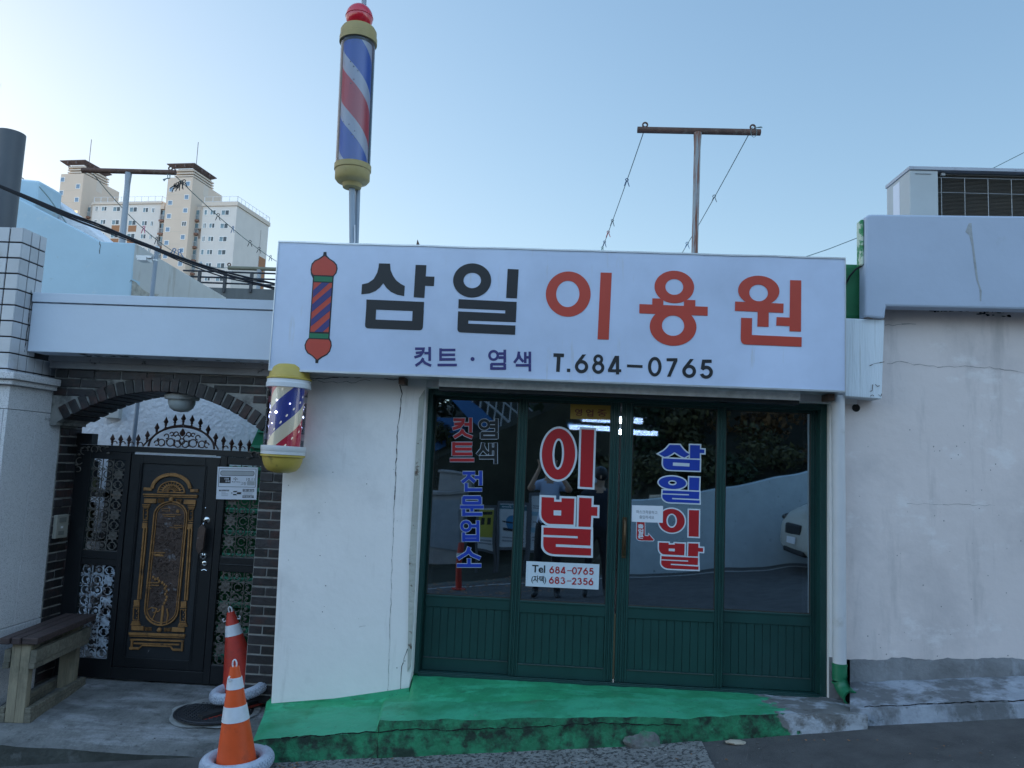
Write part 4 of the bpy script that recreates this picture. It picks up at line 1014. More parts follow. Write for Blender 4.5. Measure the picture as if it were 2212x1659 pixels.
# ================================================================== DRAINPIPE, HOLE
dp = thing("drainpipe", "white plastic drainpipe with a green elbow, right of the green doors", "drainpipe", (1.95, 5.03, 0.4))
tx, bx_ = P(1793 + 13, 862, 5.03), P(1819, 1432, 5.03)
mb = MB()
a0, a1 = P(1804, 866, 5.03), P(1820, 1434, 5.03); a0.z = 2.27
xm = (a0.x + a1.x) / 2
mb.tube([(xm - 0.004, 5.03, 2.275), (xm, 5.03, 1.5), (xm + 0.004, 5.03, a1.z)], 0.041, 20)
mb.build("pipe", PVC, dp, smooth=True)
mb = MB()
e = P(1830, 1500, 4.96)
mb.tube([(xm + 0.004, 5.03, a1.z + 0.004), (xm + 0.004, 5.03, a1.z - 0.10)], 0.0445, 20)
arc_ = [(xm + 0.004 + 0.004 * k, 5.03 - 0.075 * math.sin(R(10.0 * k)), e.z + 0.005 + 0.075 * (1 - math.sin(R(90 - 10.0 * k)) * -1) - 0.075) for k in range(0)]
arc_ = [(xm + 0.004 + 0.024 * k / 9, 5.03 - 0.075 * (1 - math.cos(R(9.0 * k))), e.z + 0.075 - 0.075 * math.sin(R(9.0 * k))) for k in range(10)]
mb.tube([(xm + 0.004, 5.03, a1.z - 0.10)] + arc_ + [(xm + 0.030, 4.925, e.z - 0.008)], 0.0445, 20, cap=False)
for dz in (0.005, 0.07, 0.115): mb.lathe((xm + 0.005, 5.03, a1.z - dz - 0.006), [(0.047, 0), (0.047, 0.010)], 20, cap=False)
mb.lathe((xm + 0.030, 4.925, e.z - 0.008), [(0.038, 0.0), (0.048, 0.0), (0.048, 0.014), (0.038, 0.014), (0.038, 0.0)], 24, axis=(0.05, -1, -0.15), cap=False)
mb.lathe((xm + 0.030, 4.924, e.z - 0.008), [(0.0005, -0.01), (0.0385, -0.006)], 20, m=1, axis=(0.05, -1, -0.2), cap=False)
mb.build("elbow", [PVCG, HOLE], dp, smooth=True)
# ================================================================== NEIGHBOUR HOUSE (RIGHT)
nh = thing("neighbour_house", "white plastered house on the right with a blank wall under a projecting parapet", "house", (2.6, 5.2, 0.3))
V2 = lambda u, v, Y: (lambda p: Vector((p.x, Y, p.z)))(P(u, v, Y))
Yp = 4.95
pts = [V2(1870, 468, Yp), V2(1878, 462, Yp), V2(2560, 470, Yp), V2(2560, 676, Yp), V2(1915, 662, Yp), V2(1912, 689, Yp), V2(1869, 685, Yp)]
mb = MB(); mb.prism(pts, (0, 0.11, 0)); mb.build("parapet", W_PARA, nh, bevel=0.015)
mb = MB(); xl = pts[0].x
mb.box(xl - 0.022, xl - 0.002, Yp + 0.02, Yp + 0.10, pts[6].z + 0.35, pts[0].z - 0.01)
mb.build("parapet_end", PEEL, nh, bevel=0.012)
mb = MB(); g = V2(1826, 578, 5.15), V2(1866, 690, 5.15)
mb.box(1.856, xl + 0.09, 5.075, 5.6, g[1].z - 0.02, g[0].z + 0.01); mb.build("roof_upstand", GREENW, nh, bevel=0.03)
mb = MB()
pts = [V2(1825, 687, 4.975), V2(1911, 691, 4.975), V2(1905, 862, 4.975), V2(1826, 856, 4.975)]
mb.prism(pts, (0, 0.30, 0)); mb.build("beam", mat("ribbed_white_beam", (0.72, 0.76, 0.80), 0.8, bump=0.5, bscale=30, var=0.05, stretch=(3, 1, 0.3),
        stains=[dict(color=(0.36, 0.36, 0.33), scale=14, lo=0.56, hi=0.72, amount=0.6, stretch=(3, 1, 0.1))]), nh, bevel=0.006)
mb = MB()   # curling paint and cracks
crack(mb, [V2(1866, 686, 4.948), V2(1885, 690, 4.948), V2(1912, 688, 4.948)], 0.010)
def pxr(x, y, Y): f = Z(3200, 500, 1.5087); return V2(*f(x, y), Y)
for L in ([(297, 1402), (330, 1388), (384, 1378)], [(314, 1510), (312, 1548), (298, 1552)], [(330, 1512), (345, 1524), (356, 1518)], [(300, 1582), (312, 1572), (322, 1580)], [(348, 1570), (362, 1580), (368, 1566)]):
    crack(mb, [pxr(x, y, 4.972) for x, y in L], 0.006, jag=0.002)
mb.build("paint_crack", mat("crack_dark_warm", (0.10, 0.08, 0.07), 0.9), nh)
mb = MB()
crack(mb, [pxr(390, 1158, 5.118), pxr(430, 1160, 5.118), pxr(490, 1153, 5.118), pxr(570, 1156, 5.118)], 0.007, jag=0.006)
crack(mb, [pxr(400, 1392, 5.118), pxr(480, 1375, 5.118), pxr(560, 1392, 5.118), pxr(700, 1406, 5.118), pxr(860, 1405, 5.118), pxr(1000, 1410, 5.118), pxr(1130, 1432, 5.118), pxr(1210, 1445, 5.118)], 0.0045, jag=0.006)
crack(mb, [V2(1960, 1088, 5.118), V2(2060, 1090, 5.118), V2(2150, 1092, 5.118)], 0.003)
for i in range(46):
    u, v = random.uniform(1850, 2210), random.uniform(900, 1420); p = V2(u, v, 5.118); s = random.uniform(0.0015, 0.005)
    mb.add([p + Vector((-s, 0, 0)), p + Vector((0, 0, -s * 1.4)), p + Vector((s, 0, 0)), p + Vector((0, 0, s))], [(0, 1, 2, 3)])
for p in mb.v: p.y = 5.1185
mb.build("wall_crack", mat("crack_soft", (0.27, 0.245, 0.24), 0.9), nh)
mb = MB()   # spalled soffit edge with dark flakes
for i in range(26):
    x, y = random.choice([(random.uniform(600, 850), 1078), (random.uniform(930, 1120), random.uniform(1088, 1110)), (random.uniform(820, 1140), 1080)])
    p = pxr(x, y, 5.117); a, b = random.uniform(0.008, 0.022), random.uniform(0.003, 0.009)
    mb.add([(p.x + a * math.cos(t) * random.uniform(.6, 1.2), 5.1165, p.z + b * math.sin(t) * random.uniform(.6, 1.3)) for t in [k * 0.9 for k in range(7)]], [list(range(7))])
mb.build("plaster_flake", HOLE, nh)
mb = MB()   # stain patch running down the parapet
f = lambda x, y: pxr(x, y, Yp - 0.0015)
mb.prism([f(882, 560), f(898, 560), f(902, 620), f(912, 700), f(925, 800), f(938, 900), f(958, 960), f(955, 1022), f(948, 1020), f(945, 950), f(925, 890), f(912, 800), f(900, 700), f(885, 632), f(862, 612)], (0, 0.001, 0))
mb.build("wall_stain", mat("stain_patch", (0.36, 0.37, 0.38), 0.9, bump=0.5, bscale=40, var=0.15, vscale=30), nh)
mb = MB()
wz = P(1839, 1425, 5.12).z
mb.box(1.9305, 5.0, 5.12, 5.9, wz, 3.0); mb.build("wall", W_PINK2, nh)
# hole in the wall
mb = MB()
p = P(1849, 881, 5.12); mb.lathe((p.x, 5.121, p.z), [(0.0005, 0.004), (0.026, 0.004), (0.026, 0)], 20, axis=(0, -1, 0), cap=False); mb.build("pipe_hole", HOLE, nh)
# stained plinth
mb = MB(); rows = []
for i in range(90):
    u = 1836 + (2560 - 1836) * i / 89
    t = (u - 1839) / (2212 - 1839)
    lerp = lambda a, b: a + (b - a) * t
    A0 = P(u, lerp(1424.6, 1422), 5.115); A1 = P(u, lerp(1474, 1460), 5.095); A2 = P(u, lerp(1524.6, 1512), 4.72); A3 = P(u, lerp(1532, 1519), 4.68); A4 = P(u, lerp(1594.6, 1586), 4.62); A4.z -= 0.05
    A0.z += 0.022 * mnoise.noise(Vector((A0.x * 5, 0, 0))) + 0.012 * mnoise.noise(Vector((A0.x * 23, 4, 0)))
    row = []
    for a, b, k in ((A0, A1, 5), (A1, A2, 8), (A2, A3, 2), (A3, A4, 6)):
        for j in range(k): row.append(a.lerp(b, j / k))
    row.append(A4)
    x0 = P(1839 + (u - 1839), 1500, 4.9).x
    rows.append([p + Vector((0, mnoise.noise(p * 8) * 0.008 + mnoise.noise(p * 25) * 0.004, mnoise.noise(p * 9 + Vector((5, 5, 5))) * 0.006)) for p in row])
m = len(rows[0])
mb.add([p for r in rows for p in r], [(i * m + j, i * m + j + 1, (i + 1) * m + j + 1, (i + 1) * m + j) for i in range(len(rows) - 1) for j in range(m - 1)])
mb.m = [(1 if j < 5 else 0) for i in range(len(rows) - 1) for j in range(m - 1)]
mb.f.append([j for j in range(m)][::-1]); mb.m.append(0)
BAND = mat("bare_cement_band", (0.20, 0.20, 0.205), 0.9, bump=0.8, bscale=30, var=0.3, vscale=5, stains=[dict(color=(0.36, 0.37, 0.40), scale=7, lo=0.54, hi=0.68, amount=0.6, stretch=(1, 1, 0.5)), dict(color=(0.05, 0.055, 0.045), scale=5, lo=0.6, hi=0.72, amount=0.8)])
mb.build("plinth", [CONCB, BAND], nh, smooth=True)
mb = MB()
crack(mb, [P(1866, 1526, 4.70), P(1925, 1524, 4.70), P(2000, 1519, 4.70), P(2100, 1516, 4.70), P(2225, 1512, 4.70)], 0.009, jag=0.004)
for p in mb.v: p.y -= 0.006
mb.build("plinth_crack", HOLE, nh)
mb = MB()   # bare cement patch around the foot of the pipe
mb.box(1.852, 1.929, 5.125, 5.135, 0.33, 0.60); mb.box(1.80, 1.93, 5.136, 5.3, 0.25, 0.34); mb.build("cement_patch", BAND, nh)

# ---- outdoor air conditioner
ac = thing("air_conditioner", "pale grey outdoor air conditioner with a brown coil side on the right parapet", "air conditioner", (2.8, 5.4, 3.45))
c_tl, c_bl = P(1965, 363, 5.15), P(1965, 470, 5.15)
x0 = c_tl.x; z1 = c_tl.z; z0 = 3.46; x1 = x0 + 1.0
# the case is turned a little, its left end running back
th = R(3); d2 = PX(1928, 402, x0 - 0.02)
dy = 0.36
mb = MB()
mb.box(x0, x0 + 0.19, 5.15, 5.15 + dy, z0, z1 - 0.012); mb.box(x0 + 0.19, x1, 5.20, 5.15 + dy, z0, z1 - 0.012)
ACM = mat("ac_case", (0.46, 0.48, 0.48), 0.45, var=0.05)
mb.build("case", ACM, ac, bevel=0.008)
mb = MB(); mb.box(x0 - 0.006, x1, 5.142, 5.156 + dy, z1 - 0.0115, z1 + 0.012)
for x in (0.02, 0.3, 0.7): mb.lathe((x0 + x, 5.142, z1), [(0.004, 0), (0.004, 0.004)], 8, axis=(0, -1, 0))
mb.build("lid", mat("ac_lid", (0.40, 0.42, 0.47), 0.4, var=0.05), ac, bevel=0.006)
mb = MB()
for i in range(int((z1 - 0.02 - z0) / 0.0095)): mb.box(x0 + 0.192, x1, 5.190, 5.1995, z0 + 0.002 + i * 0.0095, z0 + 0.006 + i * 0.0095)
mb.build("coil_fins", mat("coil_brown", (0.055, 0.042, 0.028), 0.6, var=0.3, vscale=3), ac)
mb = MB()
for i in range(6): mb.tube([(x0 + 0.22 + i * 0.155, 5.17, z0), (x0 + 0.22 + i * 0.155, 5.17, z1 - 0.055)], 0.0022, 6)
for z in (z1 - 0.055, z1 - 0.16): mb.tube([(x0 + 0.19, 5.168, z), (x1, 5.168, z)], 0.002, 6)
mb.box(x0 + 0.22, x0 + 0.245, 5.165, 5.185, z1 - 0.04, z1 - 0.022)
mb.build("guard_grille", mat("guard_grey", (0.38, 0.38, 0.38), 0.5), ac)
mb = MB()
mb.box(x0 + 0.035, x0 + 0.14, 5.1455, 5.1495, z1 - 0.042, z1 - 0.036); mb.box(x0 + 0.035, x0 + 0.14, 5.1455, 5.1495, z0 + 0.04, z0 + 0.046)
mb.build("pressed_rib", mat("ac_rib", (0.30, 0.32, 0.33), 0.5), ac, bevel=0.0015)
mb = MB(); mb.box(x0 - 0.0015, x0 - 0.0003, 5.30, 5.40, z0 + 0.08, z1 - 0.04); mb.build("rating_label", PAPER, ac)

def wire(name, pts, r, m, label, cat, sag=0, group=None, n=16):
    out = []
    for i in range(len(pts) - 1):
        for k in range(n):
            t = k / n; p = Vector(pts[i]).lerp(Vector(pts[i + 1]), t)
            if len(pts) == 2: p.z -= sag * 4 * t * (1 - t)
            out.append(p)
    out.append(Vector(pts[-1]))
    b = MB(); b.tube(out, r, 6); o = b.build(name, m, smooth=True); tag(o, label, cat, group); return o
wire("thin_cable", [P(1722, 561, 5.3), P(1790, 538, 5.5), P(1862, 510, 5.8)], 0.003, ROPE, "thin grey cable rising from behind the sign to the end of the right parapet", "cable")
wire("thin_cable", [P(2120, 376, 5.6), P(2290, 290, 6.6)], 0.003, ROPE, "thin grey cable rising to the right from behind the air conditioner", "cable")
wire("black_hose", [P(1826, 615, 5.06), P(1836, 596, 5.04), P(1848, 582, 5.02), P(1864, 573, 5.0)], 0.006, CABLE, "short black cable curving across the green roof edge beside the sign", "cable", n=6)

# ================================================================== BRICK GATEWAY (LEFT)
gw = thing("brick_gateway", "dark brick gateway with a low arch over the gate under a white concrete beam", "gateway", (-2.8, 5.4, 0.0))
AY = 5.45
ax0, ax1, acx, apex, spr = -3.62, -2.065, -2.84, 2.165, 1.895
def archz(x): 
    t = (x - acx) / 0.79; return apex - (apex - spr) * t * t
mb = MB()   # mortar backing with the arch cut out, one thick piece
N_ = 28
pts = [(-3.66, 2.345), (-3.66, archz(ax0))]
arc = [(ax0 + (ax1 - ax0) * i / N_, archz(ax0 + (ax1 - ax0) * i / N_)) for i in range(N_ + 1)]
for i in range(N_):
    a, b = arc[i], arc[i + 1]
    q = [(a[0], AY, a[1]), (b[0], AY, b[1]), (b[0], AY, 2.345), (a[0], AY, 2.345)]
    q2_ = [(x, AY + 0.36, z) for x, _, z in q]
    mb.add(q + q2_, [(0, 1, 2, 3), (7, 6, 5, 4), (0, 4, 5, 1)])
mb.box(-3.672, ax0, AY, AY + 0.36, archz(ax0) - 0.02, 2.345)
mb.box(-3.79, -3.673, 5.58, AY + 0.40, 0.0, 2.345)
mb.box(ax1, -1.81, AY, AY + 0.3, 0.0, 2.345)
mb.build("mortar", MORTAR, gw)
mb = MB()
def brickrow(x0, x1, z0, z1, y, side=None):
    r = 0; z = z0
    while z < z1 - 0.03:
        x = x0 - (0.10 if r % 2 else 0.0); zz = z + 0.055
        while x < x1:
            a, b = max(x, x0), min(x + 0.19, x1)
            if b - a > 0.02:
                j = [random.uniform(-0.0025, 0.0025) for _ in range(3)]
                if side is None:
                    ok = True
                    if y < 5.5 and x0 < -2.2:
                        ok = z > max(archz(a), archz(b)) + 0.05 if a < ax1 else True
                    if ok: mb.box(a, b, y - 0.007 + j[0], y + 0.02, z + j[1], zz + j[2])
                else:
                    mb.box(side - 0.02, side + 0.007 + j[0], a, b, z + j[1], zz + j[2])
            x += 0.2
        z += 0.067; r += 1
brickrow(-3.66, ax1, 1.90, 2.34, AY)
brickrow(ax1 + 0.004, -1.81, 0.0, 2.34, AY)
brickrow(5.59, 5.84, 0.0, 1.97, 0, side=-3.672)
mb.build("brick_face", BRICK, gw, bevel=0.003)
mb = MB()   # ring of bricks on edge
N_ = 23
for i in range(N_):
    x = -3.60 + (1.56) * (i + 0.5) / N_
    dzdx = -2 * (apex - spr) * (x - acx) / 0.79 ** 2
    a = math.atan(dzdx); rot = Matrix.Rotation(-a, 3, 'Y')
    c = Vector((x, AY + 0.17, archz(x) + 0.045))
    mb.box(x - 0.028, x + 0.028, AY - 0.011, AY + 0.375, c.z - 0.052, c.z + 0.05, rot=rot, c=c)
mb.build("arch_ring", BRICK, gw, bevel=0.003)
mb = MB()
bz0, bz1, bzg = 2.39, 2.815, P(300, 661, 5.2).z
mb.box(-3.725, -1.79, 5.2, 5.40, bz0, bzg - 0.004); mb.box(-3.725, -1.79, 5.19, 5.42, bzg + 0.004, bz1); mb.box(-3.72, -1.8, 5.215, 5.40, bzg - 0.0035, bzg + 0.0035)
mb.build("beam", W_WHITE, gw, bevel=0.006)
mb = MB(); mb.box(-3.70, -1.80, 5.4, 5.9, 2.35, 2.40); mb.box(-3.70, -1.80, 5.42, 5.46, 2.30, 2.3495)
mb.build("lintel", mat("flaking_lintel", (0.30, 0.30, 0.31), 0.9, bump=0.6, bscale=25, var=0.15, stains=[dict(color=(0.03, 0.03, 0.028), scale=9, lo=0.60, hi=0.68)]), gw)
mb = MB()
for i in range(34):
    u = random.choice([random.uniform(150, 270), random.uniform(150, 560)]); p = P(u, 800 + (u - 150) * 0.02 + random.uniform(-6, 3), 5.2)
    x, y = p.x, random.uniform(5.22, 5.39); a, b = random.uniform(0.01, 0.04), random.uniform(0.006, 0.02)
    mb.add([(x + a * math.cos(t) * random.uniform(.5, 1.2), y + b * math.sin(t) * random.uniform(.5, 1.2), 2.3885) for t in [-k * 0.9 for k in range(7)]], [list(range(7))])
mb.build("plaster_flake", HOLE, gw)

# ---- granite and tile pillar
pl = thing("gate_pillar", "grey granite gate pillar with white tiles above the stone cornice at the left edge", "pillar", (-4.2, 5.3, 0.0))
gx = -3.674
mb = MB()
def slab(x0, x1, y0, y1, z0, z1): mb.box(x0 + 0.0015, x1 - 0.0015, y0 + 0.0015, y1 - 0.0015, z0 + 0.0015, z1 - 0.0015)
slab(-5.4, gx, 5.0, 5.585, 1.965, 2.13)
slab(-5.4, gx - 0.03, 5.0, 5.585, 0.47, 1.965)
slab(gx - 0.03, gx, 5.0, 5.30, 0.47, 1.965); slab(gx - 0.03, gx, 5.30, 5.585, 0.47, 1.965)
slab(-5.4, gx + 0.004, 4.995, 5.585, -0.3, 0.468)
mb.build("granite_slab", GRAN, pl, bevel=0.003)
mb = MB(); mb.box(-5.4, gx + 0.035, 4.965, 5.60, 2.13, 2.165); mb.box(-5.4, gx + 0.06, 4.94, 5.62, 2.166, 2.215)
mb.build("cornice", GRAN, pl, bevel=0.006)
mb = MB()
text(mb, "수10.11", 5.39, 5.49, 1.905, 1.93, gx + 0.0008, axis='x', off=0.0); mb.build("pencil_mark", INKB, pl)
mb = MB(); tx_, ty = -3.742, 5.05
mb.box(-5.4, tx_, ty, 5.296, 2.216, 3.236); mb.box(-5.4, tx_, 5.2965, 5.66, 2.216, 2.5)
mb.build("grout", GROUT, pl)
mb = MB()
row = 0.1115; z = 3.243
r_ = 0
while z > 2.22:
    zb = max(z - row + 0.009, 2.22)
    x = tx_
    for i in range(9):
        a = x - (0.098 if i else 0.094); mb.box(a + 0.009 if i else a + 0.009, x + (0.004 if i == 0 else 0), ty - 0.007, ty + 0.02, zb, z); x = a
    lim = 5.296 if z > 2.43 else 5.66
    y = ty + 0.002
    for i in range(9):
        b = y + 0.088
        if y < lim - 0.02: mb.box(tx_ - 0.01, tx_ + 0.007, y if i else y - 0.001, min(b - 0.008, lim), zb, z)
        y = b
    z -= row
mb.build("wall_tile", TILE, pl, bevel=0.0035)
mb = MB()
crack(mb, [Vector((0, 0, 2.83)), Vector((0.003, 0, 2.6)), Vector((0, 0, 2.38))], 0.01)
mb.v = [Vector((-3.732 + p.x, 5.185, p.z)) for p in mb.v]; mb.build("joint_crack", HOLE, pl)

dc = MB(); e = P(28, 400, 5.35); 
dc.lathe((e.x - 0.10, 5.4, 3.0), [(0.10, 0), (0.10, 0.30), (0.104, 0.302), (0.104, 0.312), (0.10, 0.314), (0.10, 1.00), (0.09, 1.005)], 32)
dcz = P(15, 288, 5.4).z
for p in dc.v:
    if p.z > 3.9: p.z = dcz if p.z < 4.003 else dcz + 0.002
o = dc.build("flue_pipe", DUCT, smooth=True); tag(o, "thick dark grey flue pipe standing behind the tiled pillar at the left edge", "pipe")

# ---- intercom on the jamb
ic = thing("intercom", "cream door intercom box fixed to the brick jamb beside the granite pillar", "intercom", (gx + 0.01, 5.7, 1.2))
p0, p1 = PX(112, 1112, gx), PX(148, 1160, gx)
mb = MB(); ya, yb = 5.60, 5.745; za, zb = P(125, 1163, 5.65).z, P(125, 1112, 5.65).z
mb.box(gx + 0.004, gx + 0.035, ya, yb, za, zb); mb.build("case", mat("intercom_plastic", (0.30, 0.29, 0.25), 0.5, var=0.08), ic, bevel=0.006)
mb = MB(); mb.box(gx + 0.0355, gx + 0.038, ya + 0.03, yb - 0.035, zb - 0.055, zb - 0.02); mb.box(gx + 0.0355, gx + 0.038, ya + 0.03, yb - 0.05, za + 0.025, za + 0.055)
mb.build("speaker_grille", mat("intercom_grey", (0.17, 0.17, 0.155), 0.6), ic)
mb = MB(); mb.box(gx + 0.0355, gx + 0.040, ya + 0.055, ya + 0.075, za + 0.075, za + 0.09); mb.build("call_button", PLASW, ic)

# ---- porch lamp under the arch
cl = thing("porch_lamp", "round white glass ceiling lamp under the crown of the brick arch", "ceiling lamp", (-2.77, 5.62, 2.1))
p = P(391, 858, 5.58); za_ = archz(p.x) - 0.005
mb = MB(); mb.lathe((p.x, 5.60, za_ - 0.045), [(0.118, 0), (0.124, 0.01), (0.124, 0.035), (0.10, 0.045)], 32); mb.build("base", mat("lamp_base", (0.38, 0.38, 0.37), 0.5), cl, smooth=True)
mb = MB(); mb.lathe((p.x, 5.60, za_ - 0.046), [(0.098, 0), (0.096, -0.03), (0.082, -0.062), (0.05, -0.085), (0.002, -0.093)], 32, cap=False); mb.build("shade", mat("milk_glass", (0.36, 0.39, 0.39), 0.25), cl, smooth=True)

# ================================================================== METAL GATE
gt = thing("metal_gate", "black metal gate with gilt relief door and scrollwork side panels under the brick arch", "gate", (-2.85, GY, 0.0))
ZG = Z(280, 1650, 2.765); ZH = Z(250, 2150, 2.5518)
def gp(f, x, y, Y=GY): p = P(*f(x, y), Y); return Vector((p.x, p.z))
gX = lambda u, v: P(u, v, GY).x
gZ = lambda u, v: P(u, v, GY).z
LXa, LXb = -3.505, -3.215            # left grille
RXa, RXb = -2.425, -2.135            # right grille
a = gp(ZG, 220, 395); b = gp(ZG, 580, 400); c = gp(ZG, 100, 1385); d = gp(ZG, 490, 1395)
LXa, LXb = (a.x + c.x) / 2, (b.x + d.x) / 2; UZ1, UZ0 = (a.y + b.y) / 2, (c.y + d.y) / 2
a = gp(ZG, 1650, 850); b = gp(ZG, 2045, 850); c = gp(ZG, 1590, 1455); d = gp(ZG, 1998, 1465)
RXa, RXb = (a.x + c.x) / 2, (b.x + d.x) / 2
LZ1 = (gp(ZH, 140, 140).y + gp(ZH, 1540, 205).y) / 2; LZ0 = (gp(ZH, 420, 1090).y + gp(ZH, 1460, 1140).y) / 2
UZ0 = (UZ0 + gp(ZG, 1800, 1460).y) / 2
GT = (gZ(300, 965) + gZ(560, 976)) / 2; GB = 0.0
DXa = (gp(ZG, 655, 345).x + gp(ZH, 470, 1170).x) / 2; DXb = (gp(ZG, 1600, 380).x + gp(ZH, 1380, 1200).x) / 2
DZt = gp(ZG, 1100, 362).y; DZb = gp(ZH, 900, 1180).y
mb = MB(); gx0, gx1 = -3.668, -2.06
fy0, fy1 = GY, GY + 0.05
mb.box(gx0, gx1, fy0, fy1, DZt + 0.012, GT)
mb.box(gx0, LXa, fy0, fy1, GB, DZt + 0.0115); mb.box(RXb, gx1, fy0, fy1, GB, DZt + 0.0115)
mb.box(LXb, DXa - 0.006, fy0, fy1, GB, DZt + 0.0115); mb.box(DXb + 0.006, RXa, fy0, fy1, GB, DZt + 0.0115)
for xa, xb in ((LXa, LXb), (RXa, RXb)):
    mb.box(xa, xb, fy0 + 0.004, fy1, GB, LZ0); mb.box(xa, xb, fy0 + 0.004, fy1, LZ1, UZ0); mb.box(xa, xb, fy0 + 0.004, fy1, UZ1, DZt + 0.0115)
    mb.box(xa, xb, fy0 - 0.002, fy0 + 0.0035, (LZ1 + UZ0) / 2 - 0.004, (LZ1 + UZ0) / 2 + 0.004)
mb.box(DXa - 0.006, DXb + 0.006, fy0 + 0.001, fy1, GB, DZb - 0.004)
mb.box(gx0, gx0 + 0.12, fy0 - 0.015, fy1 + 0.02, GT + 0.0005, GT + 0.085)
mb.build("gate_frame", IRON, gt, bevel=0.004)
mb = MB(); mb.box(DXa + 0.03, DXb - 0.03, fy0 - 0.003, fy0 - 0.0005, DZt + 0.013, DZt + 0.018); mb.build("drip_strip", ALU, gt)
# door leaf
Ya = GY + 0.006
ia, ib = (gp(ZG, 765, 445).x + gp(ZH, 600, 1080).x) / 2, (gp(ZG, 1440, 470).x + gp(ZH, 1240, 1090).x) / 2
it_, ibt = gp(ZG, 1100, 455).y, gp(ZH, 900, 1085).y
mb = MB()
mb.box(DXa, ia, Ya, Ya + 0.04, DZb, DZt); mb.box(ib, DXb, Ya, Ya + 0.04, DZb, DZt); mb.box(ia, ib, Ya, Ya + 0.04, it_, DZt); mb.box(ia, ib, Ya, Ya + 0.04, DZb, ibt)
for k in (0.010, 0.022):
    mb.box(ia - 0.03 + k, ia - 0.026 + k, Ya - 0.004, Ya - 0.0003, ibt, it_)
    mb.box(ib + 0.026 - k, ib + 0.03 - k, Ya - 0.004, Ya - 0.0003, ibt, it_)
leaf = mb.build("gate_door", IRON, gt, bevel=0.005)
mb = MB(); mb.box(ia, ib, Ya + 0.012, Ya + 0.03, ibt, it_)
mb.build("door_panel", mat("recessed_dark_panel", (0.016, 0.018, 0.021), 0.5, bump=0.2, bscale=40, var=0.2, stains=[dict(color=(0.5, 0.5, 0.52), scale=26, lo=0.66, hi=0.70, amount=0.9, z=(0.30, 0.12))]), leaf)
RY = Ya + 0.0115   # relief stands on the panel
mb = MB()
def ribbon(f, pts, w, h=0.012, m=0):
    """raised flat band along crop points, w in crop px"""
    sc = (P(*f(100, 0), GY) - P(*f(0, 0), GY)).length / 100
    q = [gp(f, x, y, RY) for x, y in pts]
    for i in range(len(q) - 1):
        a_, b_ = q[i], q[i + 1]; d = (b_ - a_).normalized(); nn = Vector((-d.y, d.x)) * w * sc / 2; e_ = d * w * sc * 0.12
        p4 = [a_ - e_ - nn, b_ + e_ - nn, b_ + e_ + nn, a_ - e_ + nn]
        mb.prism([(p.x, RY - h + random.uniform(0, 0.0004), p.y) for p in p4], (0, h, 0), m)
def arcpts(cx, cy, rx, ry, a0, a1, n=14): return [(cx + rx * math.cos(R(a0 + (a1 - a0) * i / n)), cy - ry * math.sin(R(a0 + (a1 - a0) * i / n))) for i in range(n + 1)]
# pediment
ribbon(ZG, [(785, 718), (868, 722)] , 30); ribbon(ZG, arcpts(1080, 722, 205, 158, 176, 4, 22), 34, 0.014); ribbon(ZG, [(1290, 735), (1370, 738)], 30)
ribbon(ZG, arcpts(1080, 755, 142, 118, 178, 2, 18), 12); ribbon(ZG, [(930, 752), (1228, 760)], 12); ribbon(ZG, arcpts(1078, 752, 36, 30, 178, 2, 8), 9)
for a in range(15, 175, 15): ribbon(ZG, [(1079 + 42 * math.cos(R(a)), 750 - 36 * math.sin(R(a))), (1079 + 132 * math.cos(R(a)), 750 - 108 * math.sin(R(a)))], 7, 0.008)
ribbon(ZG, arcpts(1079, 752, 95, 78, 172, 8, 14), 16, 0.006)
ribbon(ZG, [(782, 776), (1366, 792)], 16, 0.018); ribbon(ZG, [(786, 797), (1360, 812)], 10, 0.012)
for x0 in (795, 1222): ribbon(ZG, [(x0, 845 + (x0 - 795) * 0.03), (x0 + 118, 849 + (x0 - 795) * 0.03)], 46, 0.012)
for x in range(940, 1000, 14): ribbon(ZG, [(x, 822), (x, 868)], 5, 0.010)
for x in range(1140, 1200, 14): ribbon(ZG, [(x, 828), (x, 874)], 5, 0.010)
mb.sph((gp(ZG, 1068, 835).x, RY - 0.006, gp(ZG, 1068, 835).y), 0.02, n=10)
